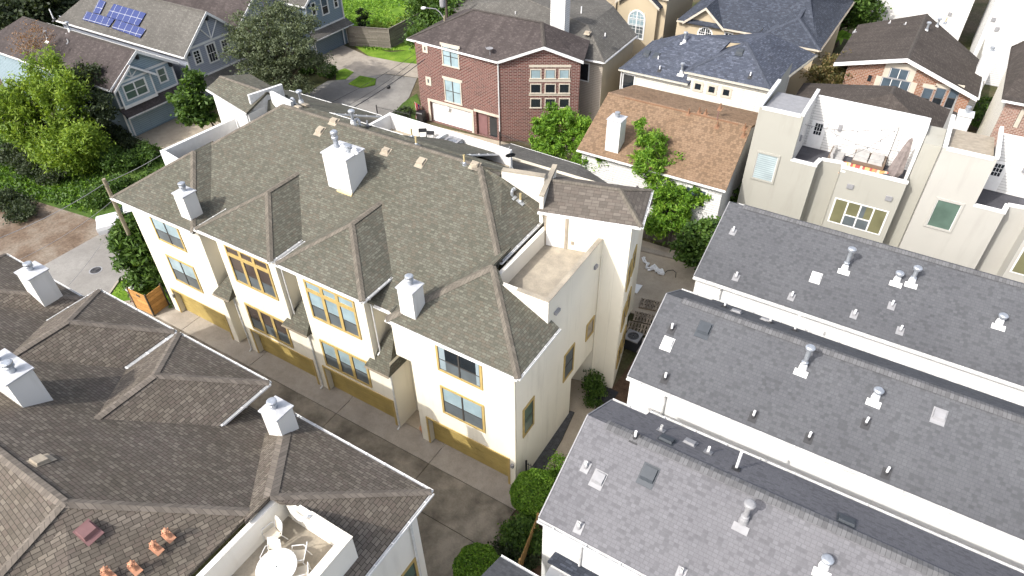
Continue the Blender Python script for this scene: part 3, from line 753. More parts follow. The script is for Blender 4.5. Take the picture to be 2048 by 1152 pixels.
gutter(rf, [((-8.5, YF, field_z(YF)-.03), (-7.1, YF, field_z(YF)-.03)), (eR, eR2), (eL2, eL), ((-14.6, YR, rz(YR)), (d1r[0], YR, rz(YR))), ((d1r[0], YR, rz(YR)), (d1r[0], 15.5, rz(15.5))), ((d1r[0], 15.5, rz(15.5)), (d1a[0], 15.5, rz(15.5))), ((-24.6, 14.7, rz(14.7)), (-28.9, 14.7, rz(14.7))), ((d2r[0], 15.4, rz(15.4)), (d2a[0], 15.4, rz(15.4))), ((d2r[0], YR, rz(YR)), (d2r[0], 15.4, rz(15.4)))], 'white', .13, .11, hangers=.9)
# units one and four: front slope and two hip faces
ps = (11.5-9.45)/(K4[1]-A4[1])
d1 = [[A1, B1, K1], [B1, (B1[0]+.02, field_y(9.45)+.1, 9.45), (K1[0], field_y(11.5)+.1, 11.5), K1], [(A1[0], A1[1]+7.9, 9.45), A1, K1]]
r1 = roof(T, d1, 'sh_main', .16, 'unit_roof'); caps(r1, [(B1, K1), (A1, K1)], 'cap_main', .16)
gutter(r1, [(A1, B1)], 'white', .11, .10, hangers=.9)
pz = lambda x: 9.45+(11.5-9.45)*(B4[0]-x)/(B4[0]-K4[0])
d4 = [[A4, B4, K4], [B4, (B4[0]+.02, 3.25, 9.45), (-.05, 3.3, pz(-.05)), (-.05, 2.97, pz(-.05)), (-2.4, 2.97, pz(-2.4)), (K4[0]+.3, K4[1]+.05, 11.35), K4], [(A4[0], field_y(9.45)+.1, 9.45), A4, K4, (K4[0]-.02, field_y(11.5)+.1, 11.5)]]
r4 = roof(T, d4, 'sh_main', .16, 'unit_roof'); caps(r4, [(B4, K4), (A4, K4, .24)], 'cap_main', .17)
gutter(r4, [(A4, B4), (B4, (B4[0]+.02, 3.25, 9.45))], 'white', .11, .10, hangers=.9)
# the two bay roofs
def bay_roof(L, R, K, zE=9.95):
    kr = (K[0], field_y(K[2])+.1, K[2]); yv = field_y(zE)
    lb, rb = (L[0], yv+.3, zE), (R[0], yv+.9, zE)
    r = roof(T, [[L, R, K], [R, rb, kr, K], [lb, L, K, kr]], 'sh_main', .15, 'bay_roof')
    caps(r, [(L, K), (R, K), (K, kr)], 'cap_main', .17); gutter(r, [(L, R), (R, rb), (lb, L)], 'white', .11, .10, hangers=.8); return r
bay_roof(P(389.2, 456.7, z=9.95), P(540.3, 522.7, z=9.95), P(535, 383, z=11.5))
bay_roof(P(550.7, 526.2, z=9.95), P(724.3, 602.6, z=9.95), P(703, 447, z=11.5))
# chimneys
chimney(T, -6.5, -5.6, -.03, .8, 9.4, 11.35, ((.5, .55, .6),))
chimney(T, -22.72, -21.86, .02, .86, 9.3, 11.3, ((.5, .55, .6),))
cm = chimney(T, -15.4, -13.65, 4.95, 6.4, 11.3, 13.58, ((.22, .55, 1.05), (.78, .5, .5)))
for fx in (.5, .96):
    mb = MB(); c = (-15.4+1.75*fx, 5.65, 13.58); mb.path([c, (c[0], c[1], c[2]+.2), (c[0]+.12, c[1]-.02, c[2]+.34), (c[0]+.28, c[1]-.05, c[2]+.30), (c[0]+.36, c[1]-.06, c[2]+.16)], .11, 8); mb.build('vent_elbow', 'pvc', cm)
zz = field_z(4.82); mb = MB(); mb.hexa([(-14.7, 4.82, zz-.1), (-13.61, 4.82, zz-.1), (-13.61, 4.945, zz-.1), (-14.7, 4.945, zz-.1)], [(-14.7, 4.82, zz+.05), (-13.61, 4.82, zz+.05), (-13.61, 4.945, zz+.18), (-14.7, 4.945, zz+.18)]); mb.build('base_flashing', 'ventyel', cm)
# deck on top of the third floor, with its parapet
mb = MB()
mb.box(-.22, -.006, 2.97, 8.7, 9.6, 11.047); mb.box(-3.0, -.22, 2.97, 3.17, 9.6, 11.04)
mb.box(-3.24, -3.02, 3.17, 8.2, 10.0, 11.0)
mb.build('parapet', 'cream_in', T)
mb = MB(); mb.box(-.24, .02, 2.95, 8.7, 11.05, 11.08); mb.box(-1.75, -.24, 2.95, 3.19, 11.04, 11.07); mb.build('parapet_cap', 'deck', T)
mb = MB(); mb.poly([(-3.02, 3.17, 10.0), (-.22, 3.17, 10.0), (-.22, 9.0, 10.0), (-3.02, 8.4, 10.0)]); mb.build('deck_floor', 'deck', T)
# stair tower turned a little to the block
ang = math.atan2(.2225, .975); tu, tn = Vector((math.cos(ang), math.sin(ang), 0)), Vector((math.sin(ang), -math.cos(ang), 0))
o = Vector((0, 8.72, 0)); FT = Face(o, tu, tn)
mb = MB(); wall_face(mb, FT, -3.15, 1.42, 9.0, 12.0); wall_face(mb, FT, -1.7, 1.42, -.05, 9.0)
FTE = Face(FT.p(1.42, 0), (-tn.x, -tn.y, 0), tu); wall_face(mb, FTE, 0, 3.4, -.05, 12.0)
FTW = Face(FT.p(-3.15, 0), (tn.x, tn.y, 0), -tu); wall_face(mb, FTW, -3.4, 0, 8.9, 12.0)
mb.build('tower_wall', 'cream', T)
for z0 in (1.2, 4.3, 7.4):
    for a in (.5, 1.9): window(T, FTE, (a, z0, a+1.0, z0+1.6), 'tan', .12, 1, (.5,), proud=.07)
mb = MB(); FT.box(mb, -3.03, -2.03, 10.02, 12.0, 0, .04); dr = mb.build('deck_door', 'white', T)
mb = MB()
for a in (-2.92, -2.50):
    for z0, z1 in ((10.15, 10.7), (10.8, 11.35), (11.45, 11.9)): FT.box(mb, a, a+.36, z0, z1, .04, .052)
mb.build('door_panel', 'white', dr)
mb = MB(); mb.lathe(FT.p(-2.10, 10.95, .09), [(.0, -.035), (.03, 0), (.0, .035)], 8); mb.build('handle', 'galv', dr)
mb = MB(); FT.box(mb, -3.15, -3.03, 10.0, 12.0, 0, .05); FT.box(mb, -2.02, -1.88, 10.0, 12.0, 0, .06); mb.build('door_frame', 'venttan', T)
mb = MB(); FT.box(mb, -1.66, -1.52, 10.35, 10.55, 0, .05); mb.build('wall_socket', 'venttan', T)
E0, E1, E2 = P(1075.6, 421.5, z=12.1), P(1283, 453.6, z=12.1), P(1304, 379, z=12.1)
E3 = (E0[0]+(E2[0]-E1[0]), E0[1]+(E2[1]-E1[1]), 12.1)
tr_h = P(1240, 378, z=12.9); tl = lerp(E0, E3, .5); tl = (tl[0], tl[1], 12.95)
rt = roof(T, [[E0, E1, tr_h, tl], [E1, E2, tr_h], [E2, E3, tl, tr_h]], 'sh_tower', .16, 'tower_roof')
caps(rt, [(tl, tr_h), (E1, tr_h), (E2, tr_h)], 'cap_main', .15); gutter(rt, [(E0, E1), (E1, E2)], 'white', .11, .11, hangers=.7)
# low side roof beyond the tower and its two blade walls
s0 = P(1306, 404, z=9.2); s1 = P(1286, 432, z=9.2)
roof(T, [[s1, s0, (s0[0]-1.2, s0[1]+.2, 9.9), (s1[0]-1.2, s1[1]+.3, 9.9)]], 'sh_plum', .12, 'side_roof')
w0, w1 = Vector(P(1083, 392, z=12.95)), Vector(P(1110, 330, z=13.05))
d = Vector((w1.x-w0.x, w1.y-w0.y, 0)).normalized(); s = Vector((-d.y, d.x, 0))*.10
def bladew(mb, a, b, za, zb, zlo, s):
    mb.hexa([(a.x+s.x, a.y+s.y, zlo), (a.x-s.x, a.y-s.y, zlo), (b.x-s.x, b.y-s.y, zlo), (b.x+s.x, b.y+s.y, zlo)], [(a.x+s.x, a.y+s.y, za), (a.x-s.x, a.y-s.y, za), (b.x-s.x, b.y-s.y, zb), (b.x+s.x, b.y+s.y, zb)])
mb = MB(); bladew(mb, w0, w1, 12.95, 13.05, 11.3, s); mb.build('blade_wall', 'cream_in', T)
mb = MB(); bladew(mb, w0, w1, 13.0, 13.1, 12.9, s*1.35); mb.build('wall_cap', 'deck', T)
q0, q1 = Vector(c0), Vector((c1[0]-.1, c1[1], c1[2])); n_ = Vector((-(q1.y-q0.y), q1.x-q0.x, 0)).normalized()*.2
mb = MB(); mb.hexa([(q0.x, q0.y, 11.5), (q1.x, q1.y, 11.2), (q1.x+n_.x, q1.y+n_.y, 11.2), (q0.x+n_.x, q0.y+n_.y, 11.5)], [(q0.x, q0.y, 13.2), (q1.x, q1.y, 13.2), (q1.x+n_.x, q1.y+n_.y, 13.2), (q0.x+n_.x, q0.y+n_.y, 13.2)]); mb.build('gable_wall', 'cream_in', T)
mb = MB(); mb.hexa([(q0.x, q0.y-.03, 13.2), (q1.x, q1.y-.03, 13.2), (q1.x+n_.x*1.6, q1.y+n_.y*1.6, 13.2), (q0.x+n_.x*1.6, q0.y+n_.y*1.6, 13.2)], [(q0.x, q0.y-.03, 13.25), (q1.x, q1.y-.03, 13.25), (q1.x+n_.x*1.6, q1.y+n_.y*1.6, 13.25), (q0.x+n_.x*1.6, q0.y+n_.y*1.6, 13.25)]); mb.build('wall_cap', 'deck', T)
# rear side: wall, terraces with white parapets, hipped rear dormers, low rear roof
mb = MB(); FN = north(0, 16.4); wall_face(mb, FN, 0.5, 28.15, -.05, 9.2)
mb.poly([(-.3, 10.5, -.05), (-.5, 16.4, -.05), (-.5, 16.4, 9.2), (-.3, 10.5, 9.2)])
mb.build('rear_wall', 'cream', T)
ZP = 11.05
ta, tb, tc = P(750, 240, z=ZP), P(778, 228, z=ZP), P(1016, 306, z=ZP); tm, tm0 = P(893, 263, z=ZP), P(852, 288, z=ZP)
def pwall(mb, a, b, z0, z1, t=.22):
    a, b = Vector(a), Vector(b); d = (b-a); d.z = 0; q = Vector((-d.y, d.x, 0)).normalized()*t/2
    mb.hexa([(a.x+q.x, a.y+q.y, z0), (a.x-q.x, a.y-q.y, z0), (b.x-q.x, b.y-q.y, z0), (b.x+q.x, b.y+q.y, z0)], [(a.x+q.x, a.y+q.y, z1), (a.x-q.x, a.y-q.y, z1), (b.x-q.x, b.y-q.y, z1), (b.x+q.x, b.y+q.y, z1)])
mb = MB(); pwall(mb, (ta[0], YR+.05, 0), tb, 9.0, ZP); pwall(mb, (tb[0]-.11, tb[1]+.1, 0), (tc[0], tb[1]-.1, 0), 9.0, ZP+.004); pwall(mb, (tm[0], tm[1]-.1, 0), (tm0[0], YR+.05, 0), 9.0, ZP-.03)
mb.build('terrace_parapet', 'white', T)
mb = MB(); mb.poly([(ta[0], YR, 10.0), (tm[0], YR, 10.0), (tm[0], tb[1], 10.0), (tb[0], tb[1], 10.0)]); mb.poly([(tm[0], YR, 9.98), (tc[0], YR, 9.98), (tc[0], tb[1], 9.98), (tm[0], tb[1], 9.98)]); mb.build('terrace_floor', 'venttan', T)
lr = [P(1020, 287, z=8.0), P(1160, 330, z=8.0), P(1215, 366, z=8.0)]
rl = roof(T, [[(-13.5, 14.0, 9.6), (-4.4, 13.4, 9.9), (lr[2][0], lr[2][1], 8.0), lr[1], lr[0]]], 'sh_grey', .15, 'rear_low_roof'); gutter(rl, [(lr[1], lr[0])], 'white', .1, .1)
mb = MB(); pwall(mb, (lr[0][0]+.4, lr[0][1]-.35, 0), (lr[1][0]-.1, lr[1][1]-.35, 0), -.05, 7.8, .2); pwall(mb, (lr[1][0]-.1, lr[1][1]-.35, 0), (lr[2][0]-.3, lr[2][1]-.3, 0), -.05, 7.8, .2); mb.build('rear_wing_wall', 'cream', T)
# left end: tower roof, blade walls and terrace parapet
LZ = 12.1
pa, pb_, pc, pd, pe = P(413, 177, z=LZ), P(493, 226, z=LZ), P(440, 152, z=LZ+.6), P(500, 148, z=LZ), P(575, 190, z=LZ)
kk = lerp(pb_, pe, .55); kk = (kk[0], kk[1], LZ+.75)
rp = roof(T, [[pa, pb_, kk, pc], [pc, kk, pe, pd]], 'sh_main', .15, 'tower_roof'); gutter(rp, [(pa, pb_)], 'whited', .1, .1); caps(rp, [(pc, kk)], 'cap_main', .15)
mb = MB(); pwall(mb, (pa[0]+.45, pa[1]+.15, 0), (pb_[0]-.15, pb_[1]+.15, 0), -.05, LZ-.16, .2); pwall(mb, (pb_[0]-.15, pb_[1]+.15, 0), (pe[0]-.3, pe[1]-.1, 0), -.05, LZ-.16, .2); pwall(mb, (pa[0]+.45, pa[1]+.15, 0), (pd[0]-.3, pd[1]-.2, 0), -.05, LZ-.16, .2); mb.build('tower_wall', 'white', T)
b0, b1, b2, b3 = P(496, 190, z=13.0), P(563, 168, z=13.0), P(541, 180, z=13.0), P(583, 203, z=13.0)
mb = MB(); pwall(mb, b0, b1, 10.5, 13.0, .2); pwall(mb, (b2[0]+.12, b2[1]-.1, 0), b3, 10.5, 12.98, .2); mb.build('blade_wall', 'whited', T)
l0, l1, l2 = P(322, 302, z=ZP), P(355, 319, z=ZP), P(468, 236, z=ZP)
mb = MB(); pwall(mb, (l0[0]-.1, l0[1]+.1, 0), l1, 9.3, ZP, .22); pwall(mb, l0, l2, 9.2, ZP-.004, .22); mb.build('terrace_parapet', 'white', T)
mb = MB(); mb.poly([l0[:2]+(10.0,), l1[:2]+(10.0,), (EL, 10.2, 10.0), l2[:2]+(10.0,)]); mb.build('terrace_floor', 'deck', T)
# downspouts on the front and small wall fittings
for x, z0, z1, y in ((-15.2, 5.0, 9.6, .25), (-8.85, 5.4, 9.7, .35), (-.06, 0, 9.3, -.06), (-7.98, 0.0, 4.5, -.06), (-14.05, .05, 4.5, -.06), (-20.35, .05, 4.5, -.06)):
    downspout(T, [(x, y, z1), (x, y, z0+.1), (x, y-.22, z0)], 'cream' if x > -1 else 'whited', .05)
dsp = FT.p(.16, 0, .07); downspout(T, [(dsp[0]-.5, dsp[1]-.12, 10.1), (dsp[0]-.12, dsp[1], 10.0), (dsp[0]-.1, dsp[1], .1)], 'cream', .05)
for f_, u, v, w_, h_, d_ in ((F0, 1026, 930, .08, .12, .14), (F0, 349, 590, .08, .14, .16), (FE, 1112, 622, .22, .08, .14), (FE, 1190, 533, .15, .1, .12)):
    mb = MB(); a = f_.px(u, v); f_.box(mb, a[0]-w_, a[0]+w_, a[1]-h_, a[1]+h_, 0, d_); mb.build('wall_lamp', 'ventgrey', T)
# roof vents
for k, u, v in (('box_tan', 640, 262), ('box_tan', 842, 325), ('low', 950, 331), ('low', 772, 303), ('low', 668, 243)):
    vent(T, k, on_plane(u, v, *FIELD), .5)
for k, u, v in (('goose', 1024, 392), ('pipe_yel', 1041, 404)):
    vent(T, k, on_plane(u, v, eR, ((13.2-11.12)/(EX-RR[0]), 0, 1)), .5, math.pi/2)
RB = ((0, RY, 13.2), (0, FS_, 1))
for k, u, v in (('pipe_yel', 833, 290), ('pipe_yel', 824, 274), ('pipe_yel', 929, 328), ('flue_mid', 707, 248), ('goose', 720, 250), ('flue_mid', 603, 207), ('goose', 590, 208), ('low', 598, 216), ('low', 612, 212), ('pipe_grey', 735, 251)):
    vent(T, k, on_plane(u, v, *RB), .5, math.pi)

# ------------------------------------------------------------------ the block's mirror twin in the foreground
T2 = thing('townhouse_block', 'brown-grey shingle townhouse block in the foreground with white chimneys and a furnished roof deck', 'townhouse', (-14, -12, 0))
A1, B1, K1 = (-28.6, -7.15, 9.45), (-21.3, -7.15, 9.45), (-25.3, -11.1, 11.5)
A4, B4, K4 = (-6.9, -7.12, 9.45), P(862.9, 983.2, z=9.45), P(540, 993, z=11.5)
RR = P(125, 1005, z=13.2); RY = RR[1]
EX = -3.35; s2 = (13.2-11.5)/(-12.15-RY)
fz = lambda y: 13.2-s2*(y-RY)
fy_ = lambda z: RY+(13.2-z)/s2
YE = fy_(11.3); eR = (EX, YE, 11.3); eR2 = (EX, YE-6.5, 11.3); e9 = -7.5
rf = roof(T2, [[(-21.6, e9, fz(e9)), (-25.2, -11.0, fz(-11.0)), (-27, -11.0, fz(-11.0)), (-27, RY, 13.2), RR, eR, (K4[0], K4[1], fz(K4[1])), (A4[0]+.4, e9, fz(e9))], [RR, (RR[0]+.3, RY-9, 11.0), (EX, RY-9, 11.3), eR2, eR], [RR, (-27, RY, 13.2), (-27, RY-9, 9.3), (RR[0]+.3, RY-9, 11.0)]], 'sh_fg', .16)
caps(rf, [((-27, RY, 13.2), RR), (eR, RR), (RR, (RR[0]+.3, RY-9, 11.0))], 'cap_fg', .17)
gutter(rf, [(eR, eR2), ((-6.8, e9, fz(e9)), (-8.6, e9, fz(e9)))], 'white', .14, .11, hangers=.9)
r1 = roof(T2, [[A1, K1, B1], [B1, K1, (K1[0], fy_(11.5)-.1, 11.5), (B1[0], fy_(9.45)-.1, 9.45)], [A1, (A1[0], -14.5, 9.45), K1]], 'sh_fg', .16, 'unit_roof'); caps(r1, [(B1, K1), (A1, K1)], 'cap_fg', .16); gutter(r1, [(B1, A1)], 'white', .11, .10, hangers=.9)
yw = -10.75
pz2 = lambda x: 9.45+(11.5-9.45)*(B4[0]-x)/(B4[0]-K4[0])
r4 = roof(T2, [[A4, K4, B4], [B4, K4, (K4[0]+.3, yw-.3, pz2(K4[0]+.3)), (-2.4, yw, pz2(-2.4)), (.1, yw, pz2(.1)), (.1, yw-5, pz2(.1)), (B4[0]+.02, yw-5, 9.45)], [A4, (A4[0], fy_(9.45)-.1, 9.45), (K4[0], fy_(11.5)-.1, 11.5), K4]], 'sh_fg', .16, 'unit_roof')
caps(r4, [(B4, K4, .15), (A4, K4, .26)], 'cap_fg'); gutter(r4, [(B4, A4), ((B4[0]+.02, yw-5, 9.45), B4)], 'white', .12, .10, hangers=.9)
def bay2(L, R, K, name='bay_roof', zE=9.95):
    kr = (K[0], fy_(K[2])-.2, K[2]); yv = fy_(zE)
    lb, rb = (L[0], yv-.4, zE), (R[0], yv-.4, zE)
    r = roof(T2, [[R, L, K], [rb, R, K, kr], [L, lb, kr, K]], 'sh_fg', .15, name)
    caps(r, [(L, K), (R, K), (K, kr)], 'cap_fg', .17); gutter(r, [(R, L), (rb, R), (L, lb)], 'white', .11, .10, hangers=.8)
bL2, bR2, bL3, bR3 = P(196.2, 579, z=9.95), P(349, 662.3, z=9.95), P(355.9, 665.8, z=9.95), P(538.2, 764.7, z=9.95)
bay2(bL2, bR2, P(134, 642, z=11.5)); bay2(bL3, bR3, P(308, 750, z=11.5))
YW = -7.65
mb = MB()
for x0, x1, z1, y in ((-20.1, -15.3, 9.8, YW), (-13.75, -9.0, 9.8, YW), (-6.4, .1, 9.35, YW), (-28.1, -21.6, 9.35, YW), (-22, -6, 9.0, -8.9)):
    mb.poly([(x1, y, -.05), (x0, y, -.05), (x0, y, z1), (x1, y, z1)])
    for x in ((x0, x1) if x1 < -.5 and y > -8.5 else (x0,)): mb.poly([(x, y, -.05), (x, y-1.8, -.05), (x, y-1.8, z1), (x, y, z1)])
mb.build('front_wall', 'fgwhite', T2)
mb = MB(); FE2 = east(.1, 0); wall_face(mb, FE2, -22, YW, -.05, 9.4); mb.build('end_wall', 'fgwhite', T2)
wr = FE2.px(800, 1150); window(T2, FE2, (wr[0]-.3, 3.5, wr[0]+.95, 5.75), 'tan', .13, 1, (.5,), up='gl_green', low='gl_green')
downspout(T2, [(.16, YW-.45, 9.2), (.16, YW-.45, .1)], 'whited', .06)
# its chimneys
chimney(T2, -6.58, -5.68, -8.47, -7.66, 9.4, 11.12, ((.45, .45, .5),))
chimney(T2, -23.0, -21.9, -8.7, -7.75, 9.4, 11.5, ((.5, .5, .5),))
chimney(T2, -15.3, -13.45, -13.45, -12.5, 11.2, 13.5, ((.2, .5, .6), (.78, .5, .55)))
# its roof deck
mb = MB(); mb.box(-.18, .094, yw-8, yw+.1, 9.3, 11.047); mb.box(-2.75, -.18, yw-.12, yw+.1, 9.8, 11.04); mb.box(-3.18, -2.98, yw-8, yw+.0, 10.0, 11.2)
mb.build('parapet', 'fgwhite', T2)
mb = MB(); mb.box(-.21, .12, yw-8, yw+.12, 11.05, 11.08); mb.box(-1.75, -.21, yw-.14, yw+.12, 11.04, 11.07); mb.build('parapet_cap', 'cream_in', T2)
mb = MB(); mb.poly([(-2.98, yw-8, 10.0), (-.18, yw-8, 10.0), (-.18, yw-.1, 10.0), (-2.98, yw-.1, 10.0)]); mb.build('deck_floor', 'deck', T2)
FG_FIELD = ((0, RY, 13.2), (0, s2, 1)); FG_SIDE = (RR, (1.9, 0, EX-RR[0]))
vent(T2, 'box_tan', on_plane(82, 922, *FG_FIELD), .5, math.pi)
sp = 1.9/(EX-RR[0])
for k, u, v in (('box_plum', 176, 1064), ('terra', 337, 1073), ('terra', 313, 1098), ('terra', 270, 1138), ('terra', 217, 1150)):
    vent(T2, k, on_plane(u, v, *FG_SIDE), sp, math.pi/2)
vent(T2, 'terra', on_plane(12, 1088, (0, RY, 13.2), (0, -s2, 1)), s2)
mb = MB(); mb.path([P(583, 1022, z=11.05), P(598, 1038, z=11.1), P(606, 1040, z=11.15), P(613, 1032, z=11.2), P(622, 1033, z=11.0)], .06, 8); mb.build('drain_pipe', 'pvc', T2)

# ------------------------------------------------------------------ three white row-house blocks with grey gable roofs on the right
def row_house(label, yc, yr, x0, vents_near, vents_far, ds, mat, fw=2.5, zr=9.95, boards=True):
    X1, ZE = 31.0, 7.75
    t = thing('row_house', label, 'row house', (x0, yr, 0), 'white row houses with grey roofs')
    ZF = zr-fw*.62; yf = yr+fw; pn = (zr-ZE)/(yr-yc); pf = .62
    r = roof(t, [[(x0, yc, ZE), (X1, yc, ZE), (X1, yr, zr), (x0+.05, yr, zr)], [(x0+.05, yr, zr), (X1, yr, zr), (X1, yf, ZF), (x0+.1, yf, ZF)]], mat, .18)
    mb = MB()
    # a folded step on the far slope where the first house is narrower
    xs = x0+1.75
    mb.poly([(xs, yf-.003, ZF), (X1, yf-.003, ZF), (X1, yf+.42, ZF-.26), (xs, yf+.42, ZF-.26)])
    mb.build('lower_slope', mat, r)
    caps(r, [((x0+.9, yr, zr), (X1, yr, zr))], 'cap_row', .24, .035)
    gutter(r, [((x0, yc, ZE), (X1, yc, ZE)), ((X1, yf+.42, ZF-.26), (xs, yf+.42, ZF-.26)), ((xs, yf, ZF), (x0+.1, yf, ZF))], 'whited', .15, .12, hangers=1.35)
    mb = MB()
    for a, b in (((x0-.02, yc, ZE), (x0+.03, yr, zr)), ((x0+.03, yr, zr), (x0+.08, yf, ZF))):
        mb.hexa([(a[0], a[1], a[2]-.2), (a[0]+.05, a[1], a[2]-.2), (b[0]+.05, b[1], b[2]-.2), (b[0], b[1], b[2]-.2)], [(a[0], a[1], a[2]+.03), (a[0]+.05, a[1], a[2]+.03), (b[0]+.05, b[1], b[2]+.03), (b[0], b[1], b[2]+.03)])
    mb.build('rake_board', 'ventgrey', r)
    xw = x0+.12
    mb = MB(); FS = south(0, yc+.16); wall_face(mb, FS, xw, X1, -.05, ZE-.10)
    wall_face(mb, north(0, yf-.12), -X1, -xw, -.05, ZF-.1)
    mb.poly([(xw, yc+.16, -.05), (xw, yf-.12, -.05), (xw, yf-.12, ZF-.1), (xw, yr, zr-.25), (xw, yc+.16, ZE-.1)])
    mb.build('wall', 'panel', t)
    # trim strip under the eave
    mb = MB(); FS.box(mb, xw, X1, ZE-.42, ZE-.16, 0, .03); mb.build('frieze_board', 'white', t)
    for u, v in ds:
        a = FS.px(u, v); downspout(t, [(a[0], yc-.05, ZE-.12), (a[0], yc+.02, ZE-.35), (a[0], yc+.10, ZE-.5), (a[0], yc+.10, .1)], 'whited', .055)
    near = ((0, yc, ZE), (0, -pn, 1)); far = ((0, yr, zr), (0, pf, 1))
    for k, u, v in vents_near: vent(t, k, on_plane(u, v, *near), pn)
    for k, u, v in vents_far: vent(t, k, on_plane(u, v, *far), pf, math.pi)
    return t
YA = P(1077, 1035, z=7.75)[1]; YB = P(1255, 751.5, z=7.75)[1]; YC = P(1387.7, 551, z=7.75)[1]
RA = P(1162, 824, z=9.95)[1]; RBy = P(1324, 584, z=9.95)[1]; RC = P(1458, 403, z=9.95)[1]
row_house('white row house with a grey roof nearest the camera, beside the large round clipped shrub', YA, RA, P(1077, 1035, z=7.75)[0],
    [('pipe_grey', 1172, 934), ('box_light', 1197, 958), ('box_dark', 1297, 950), ('pipe_grey', 1158, 1055), ('flue_pale', 1487, 1042), ('pipe_grey', 1362, 1147), ('flue_short', 1648, 1132), ('pipe', 1270, 876)],
    [('pipe_grey', 1322, 861), ('box_dark', 1334, 880), ('box_light', 1380, 886), ('pipe_w', 1416, 905), ('pipe_long', 1472, 938), ('box_dark', 1692, 1042)], [(1165, 1080)], 'sh_row')
row_house('white row house with a charcoal roof, middle one of the three parallel blocks', YB, RBy, P(1255, 751.5, z=7.75)[0],
    [('pipe', 1343, 660), ('box_grey', 1335, 687), ('box_dark', 1408, 659), ('flue', 1606, 735), ('pipe', 1330, 758), ('pipe', 1506, 834), ('flue_short', 1751, 795), ('pipe', 1731, 848), ('box_light', 1878, 832), ('pipe', 1617, 877), ('pipe', 1772, 947)],
    [('pipe', 1449, 614), ('box_light', 1472, 624), ('box_light', 1531, 641), ('pipe', 1540, 645), ('pipe_long', 1589, 661)], [(1330, 800)], 'sh_row2')
row_house('white row house with a charcoal roof directly below the stucco terrace houses', YC, RC, P(1387.7, 551, z=7.75)[0],
    [('pipe_w', 1466, 464), ('pipe_w', 1472, 555), ('pipe_w', 1583, 594), ('box_grey', 1632, 555), ('flue', 1690, 536), ('flue_short', 1794, 560), ('flue_mid', 1824, 562), ('pipe_w', 1708, 630), ('pipe_w', 1783, 612), ('pipe_w', 1800, 662), ('flue_short', 1999, 645)],
    [], [(1440, 590)], 'sh_row2')
# the porch-roofed neighbour at the lower edge
t = thing('row_house', 'low dark roof corner at the bottom edge beside the tan board fence', 'row house', (8, -9, 0), 'white row houses with grey roofs')
a, b = P(1000, 1113, z=6.6), P(1068, 1150, z=6.6); b = (a[0]+6, a[1], 6.6)
r = roof(t, [[a, (a[0]-.0, a[1]-3.2, 8.2), (b[0], b[1]-3.2, 8.2), b][::-1]], 'sh_row2', .15)
r = roof(t, [[(a[0]-.6, a[1]-3.2, 6.4), (a[0]+.1, a[1]-3.2, 8.2), a][::-1]], 'sh_row2', .12, 'hip_roof')
gutter(r, [(b, a)], 'white', .12, .1)
mb = MB(); mb.prism([(a[0]+.2, a[1]-3.4), (b[0], b[1]-3.4), (b[0], b[1]-.15), (a[0]+.2, a[1]-.15)], -.05, 6.45); mb.build('wall', 'panel', t)
q0 = P(1095, 1122, z=5.9); r = roof(t, [[q0, (q0[0]+5, q0[1], 5.9), (q0[0]+5, q0[1]+.9, 5.5), (q0[0]+.0, q0[1]+.9, 5.5)][::-1]], 'sh_slate_d', .12, 'porch_roof')
mb = MB(); mb.box(q0[0]+.1, q0[0]+5, q0[1]-.8, q0[1]+.7, -.05, 5.45); mb.build('porch_wall', 'panel', t)

# ------------------------------------------------------------------ houses behind
# red brick house
BY = 32.35; bx0, bx1 = P(829, 84, y=BY)[0], P(997, 119, y=BY)[0]
t = thing('brick_house', 'red brick house with a white garage door and a block of nine windows', 'house', (bx0, BY, 0))
FB = south(0, BY); BX2 = P(1161, 124, y=BY+.0)[0]; BX2 = bx1+6.9
FB2 = Face((bx1, BY, 0), Vector((math.cos(.52), math.sin(.52), 0)), Vector((math.sin(.52), -math.cos(.52), 0)))
wg = FB2.px(1160, 150)[0]
mb = MB()
gd = FB.rect((858, 262), (975, 238)); gd = (FB.px(851, 228)[0], 0, FB.px(977, 262)[0], 2.25)
dr = (FB.px(981, 250)[0], 0, FB.px(999, 250)[0]-.0, 2.45)
dr = (bx1-2.75, -.02, bx1-.35, 2.4)
gd = (dr[0]-.55-5.0, -.02, dr[0]-.55, 2.2)
wall_face(mb, FB, bx0, bx1, -.05, 7.95, [gd, dr], .35)
ap = FB2.px(1098, 95); ap = (wg*.55, 9.15)
wall_face(mb, FB2, 0, wg, -.05, 7.95)
mb.poly([FB2.p(0, 7.95), FB2.p(wg, 7.95), FB2.p(ap[0], ap[1])])
e = FB2.p(wg, 0); mb.poly([e, (e[0]-2.2, e[1]+4, 0), (e[0]-2.2, e[1]+4, 7.95), (e[0], e[1], 7.95)])
mb.poly([(bx0, BY, -.05), (bx0, BY+9, -.05), (bx0, BY+9, 7.95), (bx0, BY, 7.95)])
mb.build('wall', 'brick_red', t)
za = 8.02
cA, cB = P(814, 76, z=za), (bx1+.12, BY-.32, za)
gA = FB2.p(ap[0], 9.32, .3); gR = FB2.p(wg+.25, 7.98, .25)
rL, rR = P(948, 18, z=10.6), P(1084, 44, z=10.6)
bk = P(895, 50, z=za)
r = roof(t, [[cA, cB, gA, rR, rL], [gA, gR, (gR[0]-1.0, gR[1]+3.2, 8.6), rR], [(cA[0], cA[1]+9.5, za), cA, rL], [rL, rR, (gR[0]-3, gR[1]+5, 8.0), (cA[0], cA[1]+9.5, za)]], 'sh_plum', .18)
caps(r, [(rL, rR), (gA, rR), (cA, rL)], 'cap_dark', .18)
gutter(r, [(cA, cB)], 'white', .14, .13)
mb = MB()
